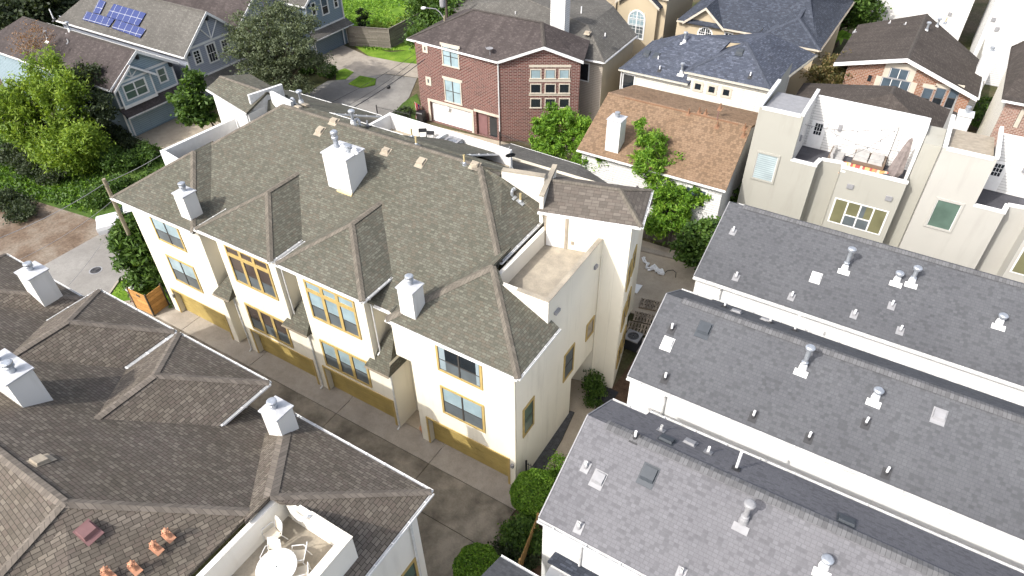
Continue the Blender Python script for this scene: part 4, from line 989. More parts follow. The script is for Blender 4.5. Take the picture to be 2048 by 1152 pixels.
for p, q in ((cB, gA), (gA, gR)):
    mb.hexa([(p[0], p[1]-.06, p[2]-.22), (q[0], q[1]-.06, q[2]-.22), (q[0], q[1]+.02, q[2]-.22), (p[0], p[1]+.02, p[2]-.22)], [(p[0], p[1]-.06, p[2]+.02), (q[0], q[1]-.06, q[2]+.02), (q[0], q[1]+.02, q[2]+.02), (p[0], p[1]+.02, p[2]+.02)])
mb.build('rake_board', 'white', r)
for bl, tr in (((886, 130), (917, 97)), ((891, 202), (922, 165))):
    R_ = FB.rect(bl, tr); window(t, FB, R_, 'caststone', .10, 2, (.5,), up='gl_blind', low='gl_blind', sash='mullion', sill=True)
    mb = MB(); FB.box(mb, R_[0]-.15, R_[2]+.15, R_[3], R_[3]+.22, 0, .04); mb.build('lintel', 'caststone', t)
for bl, tr in (((846, 104), (855, 90)), ((853, 169), (862, 155))):
    R_ = FB.rect(bl, tr); window(t, FB, R_, 'caststone', .22, 1, (), up='gl_screen', proud=.06)
# window block of nine in the gable wall
for bls in (((1060, 158), (1083, 138)), ((1089, 158), (1112, 138)), ((1117, 158), (1140, 138))):
    for dz in (0, 1, 2):
        bl = (bls[0][0], bls[0][1]+dz*29); tr = (bls[1][0], bls[1][1]+dz*29)
        R_ = FB2.rect(bl, tr); window(t, FB2, R_, 'caststone', .09, 1, (), up='gl_blind' if dz == 0 else 'gl_dark', sill=True)
a0 = FB2.px(1058, 140)[0]; a1 = FB2.px(1142, 140)[0]
mb = MB()
for v in (134, 163, 191): z = FB2.px(1100, v)[1]; FB2.box(mb, a0, a1, z-.02, z+.20, 0, .035)
mb.build('lintel', 'caststone', t)
mb = MB(); FB.box(mb, gd[0], gd[2], 0, gd[3], -.33, -.28); d = mb.build('garage_door', 'white', t)
mb = MB(); FB.box(mb, gd[0]-.25, gd[0], 0, gd[3]+.25, 0, .04); FB.box(mb, gd[2], gd[2]+.25, 0, gd[3]+.25, 0, .042); FB.box(mb, gd[0], gd[2], gd[3], gd[3]+.25, 0, .044); FB.box(mb, dr[0]-.22, dr[2]+.22, dr[3], dr[3]+.25, 0, .05); mb.build('garage_frame', 'caststone', t)
mb = MB(); FB.box(mb, dr[0], dr[2], 0, dr[3], -.34, -.30); mb.build('entry_wall', 'brick_red', t)
mb = MB(); FB.box(mb, dr[0]+.1, dr[0]+1.1, .02, 2.2, -.30, -.25); mb.build('front_door', 'ventplum', t); mb = MB(); FB.box(mb, dr[0]+1.4, dr[2]-.1, .1, 2.1, -.30, -.24); mb.build('side_light', 'gl_dark', t)
downspout(t, [(bx1-.02, BY-.08, 7.8), (bx1-.02, BY-.08, .1)], 'whited', .06)
mb = MB(); R_ = FB.px(893, 217); FB.box(mb, R_[0]-.28, R_[0]+.28, R_[1]-.22, R_[1]+.22, 0, .03); mb.build('house_number_plate', 'white', t)
mb = MB(); s = on_plane(980, 110, cA, (np.cross(np.array(cB)-np.array(cA), np.array(rL)-np.array(cA)))); mb.tube(s, (s[0], s[1], s[2]+.5), .03); mb.lathe((s[0], s[1]-.05, s[2]+.5), [(.02, 0), (.30, .10), (.33, .14)], 12); mb.tube((s[0], s[1], s[2]+.5), (s[0]-.35, s[1]-.25, s[2]+.75), .02); mb.build('satellite_dish', 'ventgrey', t)
# tan-sided house behind the brick one
t = thing('siding_house', 'tan sided house with a tall white chimney behind the red brick house', 'house', (-16, 45, 0))
z = 7.4; c0, c1, c2 = P(1148, 118, z=z), P(1208, 124, z=z), P(1274, 70, z=z)
mb = MB(); wall_face(mb, south(0, c1[1]+.35), c0[0]-6, c1[0]-.25, -.05, z-.1); mb.build('wall', 'sid_tan', t)
mb = MB(); wall_face(mb, east(c1[0]-.25, 0), c1[1]+.35, c2[1]-.3, -.05, z-.1); mb.build('side_wall', 'tanst', t)
k = P(1115, 70, z=9.3); k2 = P(1085, 30, z=10.2); k3 = P(1290, 50, z=8.2)
r = roof(t, [[(c0[0]-8, c0[1], z), c1, (c1[0]-3.4, c1[1]+3.2, 9.2), (c0[0]-8, c0[1]+5.5, 9.9)], [c1, c2, (c2[0]-3.4, c2[1]+1.5, 9.2), (c1[0]-3.4, c1[1]+3.2, 9.2)],
    [(c1[0]-3.4, c1[1]+3.2, 9.2), (c2[0]-3.4, c2[1]+1.5, 9.2), (c2[0]-9, c2[1]+6, 9.5), (c0[0]-14, c0[1]+12, 9.6), (c0[0]-8, c0[1]+5.5, 9.9)], [(c0[0]-8, c0[1]+5.5, 9.9), (c0[0]-14, c0[1]+12, 9.6), (c0[0]-17, c0[1]+4, 8.4), (c0[0]-8, c0[1], z)]], 'sh_grey', .16)
caps(r, [((c0[0]-8, c0[1]+5.5, 9.9), (c1[0]-3.4, c1[1]+3.2, 9.2)), (c1, (c1[0]-3.4, c1[1]+3.2, 9.2))], 'cap_grey', .16); gutter(r, [((c0[0]-6, c0[1], z), c1), (c1, c2)], 'white', .12, .12)
window(t, south(0, c1[1]+.35), south(0, c1[1]+.35).rect((1158, 160), (1180, 127)), 'white', .10, 1, (), up='gl_dark')
q = P(1118, 52, z=9.4); chimney(t, q[0]-.75, q[0]+.75, q[1]-.35, q[1]+.65, 7.5, 12.2, ((.5, .5, .5),), 'sid_white', 'white')
for k_, u, v in (('pipe_grey', 1031, 30), ('low', 1175, 66), ('pipe', 1210, 75), ('pipe_long', 1162, 36)): vent(t, k_, P(u, v, z=8.9), .4)
# tan stucco house with arched windows in the far middle
t = thing('stucco_house', 'tan stucco house with a tall arched window, oval window and stone bay', 'house', (-14, 62, 0))
fy = 56.0; FS = south(0, fy)
xl, xr = FS.px(1085, 10)[0], FS.px(1272, 60)[0]; x2, x3 = FS.px(1238, 60)[0], FS.px(1337, 66)[0]
mb = MB(); wall_face(mb, FS, xl, x3-.6, -.05, 8.0); FG_ = south(0, fy-.6); wall_face(mb, FG_, x2, x3-1.4, -.05, 7.2)
am = (x2+x3-1.4)/2; mb.poly([FG_.p(x2, 7.2), FG_.p(x3-1.4, 7.2), FG_.p(am, 8.7)]); mb.poly([(x3-.6, fy, -.05), (x3-.6, fy+9, -.05), (x3-.6, fy+9, 8), (x3-.6, fy, 8)]); mb.poly([(x3-1.4, fy-.6, -.05), (x3-1.4, fy, -.05), (x3-1.4, fy, 7.2), (x3-1.4, fy-.6, 7.2)])
mb.build('wall', 'tanst', t)
sx0, sx1 = FS.px(1188, 30)[0], FS.px(1232, 30)[0]
mb = MB(); FST = south(0, fy-.25); wall_face(mb, FST, sx0, sx1, -.05, 8.0); mb.poly([(sx0, fy-.25, 0), (sx0, fy, 0), (sx0, fy, 8), (sx0, fy-.25, 8)]); mb.build('stone_bay', 'stone', t)
R_ = FG_.rect((1257, 72), (1290, 22)); R_ = (am-1.05, R_[1], am+1.05, R_[3]); window(t, FG_, R_, 'white', .16, 2, (.45, .72), up='gl_blind', low='gl_screen', sash='white', arch=True, bar=.06, grid=(4, 6))
for bl, tr in (((1152, 22), (1170, -4)), ((1100, 20), (1112, -6))):
    R_ = FS.rect(bl, tr); window(t, FS, R_, 'white', .16, 1, (.4,), up='gl_dark', low='gl_dark', sash='white', arch=True, grid=(3, 4))
R_ = FST.rect((1200, 38), (1214, 14)); cx, cz, ra, rb = (R_[0]+R_[2])/2, (R_[1]+R_[3])/2, .52, .95
mb = MB(); N = 20; el = lambda k, s: FST.p(cx+ra*s*math.cos(2*math.pi*k/N), cz+rb*s*math.sin(2*math.pi*k/N), .0)
up_ = lambda p: (p[0], p[1]-.06, p[2])
for k in range(N): mb.hexa([el(k, 1), el(k, 1.3), el(k+1, 1.3), el(k+1, 1)], [up_(el(k, 1)), up_(el(k, 1.3)), up_(el(k+1, 1.3)), up_(el(k+1, 1))])
w = mb.build('window', 'white', t); mb = MB(); mb.poly([(p[0], p[1]-.015, p[2]) for p in [el(k, 1) for k in range(N)]]); mb.build('pane', 'gl_dark', w)
zr = 8.0
r = roof(t, [[(xl-.3, fy-.4, zr), (x3-.3, fy-.4, zr), (x3-4, fy+5, 10.8), (xl, fy+5, 10.8)], [(x3-.3, fy-.4, zr), (x3-.3, fy+9, zr), (x3-4, fy+5, 10.8)]], 'sh_slate_d', .16)
r2 = roof(t, [[(x2-.35, fy-.95, 7.05), (am, fy-.95, 8.95), (am, fy+1.8, 8.95), (x2-.35, fy+.4, 7.05)][::-1], [(am, fy-.95, 8.95), (x3-1.05, fy-.95, 7.05), (x3-1.05, fy+.4, 7.05), (am, fy+1.8, 8.95)][::-1]], 'sh_slate_d', .16, 'gable_roof')
mb = MB()
for p, q in (((x2-.35, fy-.98, 7.05), (am, fy-.98, 8.95)), ((am, fy-.98, 8.95), (x3-1.05, fy-.98, 7.05))):
    mb.hexa([(p[0], p[1]-.05, p[2]-.25), (q[0], q[1]-.05, q[2]-.25), (q[0], q[1], q[2]-.25), (p[0], p[1], p[2]-.25)], [(p[0], p[1]-.05, p[2]+.02), (q[0], q[1]-.05, q[2]+.02), (q[0], q[1], q[2]+.02), (p[0], p[1], p[2]+.02)])
mb.build('rake_board', 'caststone', r2); gutter(r, [((x3-1.0, fy-.4, zr), (x3-.3, fy-.4, zr))], 'caststone', .14, .14)
# slate-roofed tan house further right
t = thing('stucco_house', 'tan stucco house with an arched fanlight window under a dark slate-blue roof', 'house', (0, 60, 0))
fy = 55.5; FS = south(0, fy); zr = 6.2
xa = FS.px(1354, 45)[0]; x1 = FS.px(1485, 60)[0]; xb = FS.px(1525, 75)[0]
e0, e1, e2, e3 = P(1356, 38, z=zr), P(1450, 58, z=zr), P(1640, 100, z=zr), P(1695, 30, z=zr)
f0, f1 = P(1506, 78, z=zr), P(1475, 40, z=zr+.9)
rid0, rid1 = P(1420, -30, z=10.5), P(1560, 10, z=10.2)
mb = MB(); wall_face(mb, FS, xa, e2[0]-.4, -.05, zr); ga, gb = FS.px(1375, 42)[0], FS.px(1444, 58)[0]; gm = (ga+gb)/2; mb.poly([FS.p(ga, zr), FS.p(gb, zr), FS.p(gm, zr+1.6)])
mb.poly([(e2[0]-.4, e2[1]+.3, -.05), (e3[0]-.4, e3[1], -.05), (e3[0]-.4, e3[1], zr), (e2[0]-.4, e2[1]+.3, zr)]); wall_face(mb, south(0, f0[1]+.4), f0[0]+.3, e2[0]-.4, -.05, zr); mb.poly([(f0[0]+.3, f0[1]+.4, -.05), (f0[0]+.3, fy, -.05), (f0[0]+.3, fy, zr+.6), (f0[0]+.3, f0[1]+.4, zr)])
mb.build('wall', 'tanst', t)
ye = fy-.4; rd = fy+7.2; zq = zr+7.6*.5; wb = e2[0]-f0[0]; ya = e2[1]+wb*.5; zb = zr+wb*.25
R0, R1 = (e0[0]+4.5, rd, zq), (e2[0]-4.2, rd, zq); apx = ((f0[0]+e2[0])/2, ya, zb)
r = roof(t, [[(e0[0], ye, zr), (e2[0]-.6, ye, zr), R1, R0], [(e0[0], rd+7, zr), (e0[0], ye, zr), R0], [(e2[0], e2[1], zr), (e2[0]+.02, rd+8, zr), R1, (apx[0], rd-1, zb+.9), apx], [(f0[0], e2[1], zr), (e2[0], e2[1], zr), apx], [(f0[0], ye+3, zr+.4), (f0[0], e2[1], zr), apx, (apx[0], rd-1, zb+.9), (apx[0]-1, rd-1.2, zb+.9)], [R0, R1, (e2[0], rd+8, zr), (e0[0], rd+7, zr)]], 'sh_slate_d', .18)
caps(r, [(e2, apx), ((f0[0], e2[1], zr), apx), (apx, (apx[0], rd-1, zb+.9))], 'cap_slate', .18); gutter(r, [((f0[0], e2[1], zr), e2), (e2, (e2[0]+.02, rd+8, zr)), ((e0[0], ye, zr), (ga-.3, ye, zr)), ((gb+.3, ye, zr), (f0[0], ye, zr))], 'caststone', .14, .14)
r2 = roof(t, [[(ga-.35, fy-.45, zr-.1), (gm, fy-.45, zr+1.75), (gm, fy+3.2, zr+1.75), (ga-.35, fy+.3, zr-.1)][::-1], [(gm, fy-.45, zr+1.75), (gb+.35, fy-.45, zr-.1), (gb+.35, fy+.3, zr-.1), (gm, fy+3.2, zr+1.75)][::-1]], 'sh_slate_d', .16, 'gable_roof')
mb = MB()
for p, q in (((ga-.35, fy-.48, zr-.1), (gm, fy-.48, zr+1.75)), ((gm, fy-.48, zr+1.75), (gb+.35, fy-.48, zr-.1))):
    mb.hexa([(p[0], p[1]-.05, p[2]-.25), (q[0], q[1]-.05, q[2]-.25), (q[0], q[1], q[2]-.25), (p[0], p[1], p[2]-.25)], [(p[0], p[1]-.05, p[2]+.02), (q[0], q[1]-.05, q[2]+.02), (q[0], q[1], q[2]+.02), (p[0], p[1], p[2]+.02)])
mb.build('rake_board', 'caststone', r2)
R_ = FS.rect((1392, 81), (1428, 56)); window(t, FS, (R_[0], R_[1], R_[2], R_[3]), 'white', .14, 2, (.5,), up='gl_dark', low='gl_screen', sash='white', arch=True, bar=.06, grid=(6, 3))
R_ = FS.rect((1447, 76), (1467, 66)); window(t, FS, R_, 'white', .12, 2, (), up='gl_dark', sash='white')
R_ = FS.rect((1484, 84), (1511, 67)); window(t, FS, R_, 'white', .12, 4, (.5,), up='gl_dark', low='gl_dark', sash='white', bar=.03)
# cream siding house with a slate-blue hip roof
z = 6.5; e0, e1 = P(1238, 137, z=z), P(1378, 165, z=z); h0 = P(1369, 142, y=e0[1]); HZ = h0[2]; h1, h2 = P(1539, 181, z=HZ), P(1633, 109, z=HZ)
e1 = (e1[0], e0[1], z); h1 = (h1[0], h0[1], HZ)
t = thing('siding_house', 'cream sided house with a slate-blue hip roof and three small square windows', 'house', (e0[0], e0[1], 0))
FS = south(0, e0[1]+.3)
mb = MB(); wall_face(mb, FS, e0[0]+.3, h0[0]+.25, -.05, z-.1); wall_face(mb, FS, h0[0]+.25, h1[0]-.2, -.05, HZ-.1); mb.poly([(h0[0]+.25, e0[1]+.3, z-.3), (h0[0]+.25, e0[1]+1.6, z-.3), (h0[0]+.25, e0[1]+1.6, HZ-.1), (h0[0]+.25, e0[1]+.3, HZ-.1)]); wall_face(mb, east(h1[0]-.2, 0), e0[1]+.3, h2[1], -.05, HZ-.1); mb.poly([(e0[0]+.3, e0[1]+.3, -.05), (e0[0]+.3, e0[1]+10, -.05), (e0[0]+.3, e0[1]+10, z-.1), (e0[0]+.3, e0[1]+.3, z-.1)]); mb.build('wall', 'sid_cream', t)
k0 = P(1375, 66, z=9.0)
ap = P(1494, 84, z=HZ+2.2)
b0 = P(1302, 74, z=z+.4)
r = roof(t, [[e0, e1, (e1[0]+.6, e1[1]+1.2, 7.1), (ap[0]-1.5, ap[1]+.4, HZ+1.9), k0], [(e0[0], e0[1]+8, z), e0, k0], [h0, h1, ap], [h1, h2, (ap[0]+1.2, ap[1]+3.2, HZ+2.1), ap], [(h0[0], h0[1]+4.5, HZ), h0, ap], [k0, (ap[0]-1.5, ap[1]+.4, HZ+1.9), ap, (ap[0]+1.2, ap[1]+3.2, HZ+2.1), h2, (h2[0]-6, h2[1]+4, 7.2), (e0[0], e0[1]+8, z)]], 'sh_slate', .18)
caps(r, [(h0, ap), (h1, ap), (e0, k0)], 'cap_slate', .17); gutter(r, [(e0, e1), (h0, h1), (h1, h2)], 'sid_cream', .13, .13)
for u0, v0, u1, v1 in ((1387, 183, 1405, 163), (1414, 189, 1433, 169), (1443, 195, 1462, 175)):
    FW = FS; R_ = wrect(FW, (u0+u1)/2, (v0+v1)/2, .95, .95); window(t, FW, R_, 'caststone', .2, 1, (), up='gl_dark')
R_ = wrect(FS, 1257, 164, 1.3, 1.6); window(t, FS, R_, 'white', .12, 1, (), up='gl_dark')
FE_ = east(h1[0]-.2, 0)
for yy in (1.2, 3.4, 5.6): window(t, FE_, (h1[1]+yy, 3.9, h1[1]+yy+1.0, 5.6), 'white', .1, 1, (), up='gl_dark')
downspout(t, [(e0[0]+.22, e0[1]+.15, z-.2), (e0[0]+.22, e0[1]+.2, .1)], 'white', .06)
for k_, u, v in (('flue_mid', 1369, 84), ('box_dark', 1294, 107), ('box_dark', 1313, 112), ('pipe', 1316, 121), ('pipe', 1319, 141), ('flue_mid', 1363, 146), ('box_dark', 1480, 104), ('pipe', 1500, 154)):
    q = on_plane(u, v, e0, np.cross(np.array(e1)-np.array(e0), np.array(k0)-np.array(e0))) if u < 1370 else on_plane(u, v, h0, np.cross(np.array(h1)-np.array(h0), np.array(ap)-np.array(h0)))
    o = vent(t, k_, q, .5)
# tan-brown roofed house in the middle
z = 5.5; c1 = P(1452, 381, z=z); c0 = P(1213, 316, z=z); c0 = (c0[0]-2.6, c1[1], z)
k0, k1 = P(1216, 186, z=8.1), P(1505, 251, z=8.1); ky = (k0[1]+k1[1])/2; k0 = (k0[0], ky, 8.1); k1 = (k1[0], ky, 8.1)
b0 = P(1272, 171, z=7.0)
t = thing('siding_house', 'white sided house under a broad tan-brown gable roof behind the feathery trees', 'house', (c0[0], c0[1], 0))
r = roof(t, [[c0, c1, k1, k0], [k0, k1, (k1[0]+.4, ky+4.6, 7.1), (k0[0]+.4, ky+4.6, 7.1)]], 'sh_brown', .18); caps(r, [(k0, k1)], 'cap_brown', .17); mb = MB(); mb.hexa([(k0[0]+1.5, ky-.17, 8.02), (k1[0]-1.0, ky-.17, 8.02), (k1[0]-1.0, ky-.11, 8.02), (k0[0]+1.5, ky-.11, 8.02)], [(k0[0]+1.5, ky-.17, 8.10), (k1[0]-1.0, ky-.17, 8.10), (k1[0]-1.0, ky-.11, 8.10), (k0[0]+1.5, ky-.11, 8.10)]); mb.build('ridge_vent', 'pipebrown', r)
gutter(r, [(c0, c1)], 'white', .12, .12)
FS = south(0, c1[1]+.35)
mb = MB(); wall_face(mb, FS, c0[0]+.3, c1[0]-.3, -.05, z-.05); mb.poly([(c1[0]-.3, c1[1]+.35, -.05), (c1[0]-.3, ky+4.3, -.05), (c1[0]-.3, ky+4.3, z), (c1[0]-.3, ky+4.3, 6.9), (c1[0]-.3, ky, 8.1), (c1[0]-.3, c1[1]+.35, z)]); mb.poly([(c0[0]+.3, c1[1]+.35, -.05), (c0[0]+.3, ky+4.3, -.05), (c0[0]+.3, ky+4.3, z), (c0[0]+.3, ky+4.3, 6.9), (c0[0]+.3, ky, 8.1), (c0[0]+.3, c1[1]+.35, z)]); mb.build('wall', 'sid_white', t)
R_ = FS.rect((1396, 414), (1416, 382)); window(t, FS, (R_[0]-1.2, R_[1], R_[2], R_[3]), 'white', .1, 2, (.5,), up='gl_blue', low='gl_dark')
TB = (c0, np.cross(np.array(c1)-np.array(c0), np.array(k0)-np.array(c0)))
q = on_plane(1232, 296, *TB); chimney(t, q[0]-.75, q[0]+.35, q[1]-.4, q[1]+.7, 5.4, 8.35, ((.5, .5, .5),), 'white', 'cap_metal')
for u, v in ((1377, 228), (1398, 226), (1411, 229), (1489, 258), (1487, 272), (1440, 218)):
    o = vent(t, 'pipe_brown', on_plane(u, v, *TB), .45)
vent(t, 'pipe_brown', on_plane(1434, 254, *TB), .45)
mb = MB(); q0, q1 = on_plane(1434, 240, *TB), on_plane(1478, 246, *TB); mb.tube((q0[0], q0[1], q0[2]+.7), (q0[0], q0[1], q0[2]), .03); mb.build('antenna_mast', 'ventplum', t)
# hip roofed brown house between the stucco terrace and the orange brick house
ap = P(1790, 172, z=7.2); l0, r0 = P(1640, 192, z=5.6), P(1915, 246, z=5.6)
t = thing('siding_house', 'house whose dark brown hip roof shows over the white wall of the roof terrace', 'house', (ap[0], ap[1], 0))
l0 = (l0[0]-2, ap[1]-6.2, 5.3); r0 = (r0[0]+.3, ap[1]-6.2, 5.3)
r = roof(t, [[l0, r0, (ap[0], ap[1]-2.0, 7.3)], [r0, (r0[0], ap[1]+1.5, 5.3), ap, (ap[0], ap[1]-2.0, 7.3)], [(l0[0], ap[1]+1.5, 5.3), l0, (ap[0], ap[1]-2.0, 7.3), ap]], 'sh_dark', .16)
caps(r, [((ap[0], ap[1]-2.0, 7.3), ap)], 'cap_dark', .15)
mb = MB(); mb.prism([(l0[0]+.4, l0[1]+.4), (r0[0]-.4, r0[1]+.4), (r0[0]-.4, ap[1]+1.2), (l0[0]+.4, ap[1]+1.2)], -.05, 5.2); mb.build('wall', 'sid_tan', t)
q = P(1940, 240, z=7.2); chimney(t, q[0]-.9, q[0]+.1, q[1]-.2, q[1]+.9, 0, 7.5, ((.5, .5, .6),), 'sid_white', 'white')
# orange brick gable house
gy = 52.2; FO = south(0, gy); gl = FO.px(1690, 150)[0]; gr = FO.px(1943, 192)[0]; za = FO.px(1816, 116)[1]; xa = FO.px(1816, 116)[0]; zr = FO.px(1950, 187)[1]
t = thing('brick_house', 'orange brick gable house with a stepped stone-framed window and dark brown roof', 'house', (xa, gy, 0))
zl = za-(xa-gl)*(za-zr)/(gr-xa)*.72
mb = MB(); wall_face(mb, FO, gl, gr, -.05, min(zl, zr)-.1); mb.poly([FO.p(gl, min(zl, zr)-.1), FO.p(gr, min(zl, zr)-.1), FO.p(gr, zr), FO.p(xa, za-.15), FO.p(gl, zl)]); mb.build('wall', 'brick_or', t)
mb = MB(); wall_face(mb, east(gr, 0), gy, gy+16, -.05, zr); mb.build('side_wall', 'sid_cream', t)
kB = P(1855, 28, z=za+.1); L_ = gl-1.2; lz = za-(xa-L_)*(za-zl)/(xa-gl)
rb = (gr+.5, kB[1]-5, zr-.15)
lb = P(1708, 48, z=lz)
r = roof(t, [[(L_, gy-.5, lz), (xa, gy-.5, za+.12), (xa, kB[1], za+.12), (L_, lb[1], lz)], [(xa, gy-.5, za+.12), (gr+.5, gy-.5, zr-.15), rb, (xa, kB[1], za+.12)]], 'sh_dark', .2)
caps(r, [((xa, gy-.5, za+.12), (xa, kB[1], za+.12))], 'cap_dark', .16)
mb = MB()
for p, q in (((L_, gy-.54, lz), (xa, gy-.54, za+.12)), ((xa, gy-.54, za+.12), (gr+.5, gy-.54, zr-.15))):
    mb.hexa([(p[0], p[1]-.05, p[2]-.32), (q[0], q[1]-.05, q[2]-.32), (q[0], q[1], q[2]-.32), (p[0], p[1], p[2]-.32)], [(p[0], p[1]-.05, p[2]+.03), (q[0], q[1]-.05, q[2]+.03), (q[0], q[1], q[2]+.03), (p[0], p[1], p[2]+.03)])
mb.build('rake_board', 'white', r); gutter(r, [((gr+.5, gy-.5, zr-.15), rb)], 'white', .14, .14)
c = FO.px(1797, 150)[0]
zt = FO.px(1805, 138)[1]
for k, (w2, zz0, zz1) in enumerate(((.82, zt-1.0, zt), (1.25, zt-2.0, zt-1.0), (1.7, zt-3.1, zt-2.0))):
    window(t, FO, (c-w2, zz0, c+w2, zz1), 'ventgrey', .07, (2, 3, 4)[k], (.5,) if k == 2 else (), up='gl_blue', low='gl_blue', sash='white', bar=.03, proud=.03)
mb = MB(); FO.box(mb, c-1.3, c+1.3, zt, zt+.5, 0, .035); FO.box(mb, c-1.3, c-.82, zt-1.0, zt, 0, .036); FO.box(mb, c+.82, c+1.3, zt-1.0, zt, 0, .036); FO.box(mb, c-1.75, c-1.25, zt-2.0, zt-1.0, 0, .037); FO.box(mb, c+1.25, c+1.75, zt-2.0, zt-1.0, 0, .037)
mb.build('stone_surround', 'caststone', t)
for u in (1852, 1878, 1906):
    a, zz = FO.px(u, 192); window(t, FO, (a-.42, zz-1.2, a+.42, zz+.75), 'ventgrey', .06, 1, (.5,), up='gl_blue', low='gl_dark', proud=.03, sill=True); mb = MB(); FO.box(mb, a-.58, a+.58, zz+.75, zz+1.1, 0, .04); mb.build('lintel', 'caststone', t)
R_ = FO.rect((1732, 163), (1747, 150)); window(t, FO, R_, 'brick_or', .05, 1, (), up='gl_dark')
q = P(1935, 152, z=5.0); chimney(t, gr-.2, gr+.9, q[1]-.6, q[1]+1.2, 0, zr+1.9, ((.5, .5, .5),), 'sid_white', 'white')
for k_, u, v in (('pipe_grey', 1779, 48), ('pipe_grey', 1810, 51), ('pipe_grey', 1709, 65)): vent(t, k_, on_plane(u, v, (xa, gy, za), (-(za-zl)/(xa-gl), 0, 1)), .35)
for k_, u, v in (('flue_mid', 1873, 55), ('flue_mid', 1852, 63), ('pipe_yel', 1890, 46)): vent(t, k_, on_plane(u, v, (xa, gy, za), ((za-zr)/(gr-xa), 0, 1)), .35)
# white sided houses far right
t = thing('siding_house', 'big plain white sided house side at the upper right, left of the dark gap', 'house', (9, 80, 0)); yw = 78.0; FW = south(0, yw)
x0, x1 = FW.px(1738, 40)[0], FW.px(1925, 60)[0]; mb = MB(); mb.prism([(x0, yw), (x1, yw), (x1, yw+12), (x0, yw+12)], -.05, 13.5); mb.build('wall', 'sid_white', t)
mb = MB(); FW.box(mb, x0, x0+.25, 0, 13.5, 0, .03); mb.build('corner_board', 'white', t)
for u, v in ((1772, 23), (1900, 28)): mb = MB(); a = FW.px(u, v); FW.box(mb, a[0]-.2, a[0]+.2, a[1]-.2, a[1]+.2, 0, .1); mb.build('wall_vent', 'ventgrey', t)
t = thing('siding_house', 'big plain white sided house side in the top right corner, right of the dark gap', 'house', (22, 76, 0)); yw = 70.0; FW = south(0, yw)
x0 = FW.px(1965, 65)[0]; mb = MB(); mb.prism([(x0, yw), (x0+26, yw), (x0+26, yw+14), (x0, yw+14)], -.05, 15.5); mb.build('wall', 'sid_white', t)
for u, v in ((1987, 39), (1994, 58)): mb = MB(); a = FW.px(u, v); FW.box(mb, a[0]-.2, a[0]+.2, a[1]-.2, a[1]+.2, 0, .1); mb.build('wall_vent', 'ventgrey', t)
# pink brick gable house on the right edge
gy = 45.0; FO = south(0, gy); gl = FO.px(2015, 200)[0]; zr = FO.px(2012, 196)[1]
t = thing('brick_house', 'pink brick house with a dark brown roof cut by the right edge', 'house', (gl, gy, 0))
mb = MB(); wall_face(mb, FO, gl, gl+8, -.05, zr); mb.build('wall', 'brick_pk', t)
mb = MB(); wall_face(mb, west(gl, 0), -(gy+11), -gy, -.05, zr); mb.build('side_wall', 'sid_cream', t)
r = roof(t, [[(gl-.4, gy-.4, zr), (gl+8.5, gy-.4, zr), (gl+8.5, gy+5, zr+2.2), (gl+1.2, gy+9, zr+2.6), (gl-.4, gy+11, zr+.4)]], 'sh_dark', .18); gutter(r, [((gl-.4, gy-.4, zr), (gl+8.5, gy-.4, zr))], 'white', .14, .14)
R_ = FO.rect((2028, 258), (2050, 215)); window(t, FO, R_, 'caststone', .15, 1, (.5,), up='gl_green', low='gl_dark')

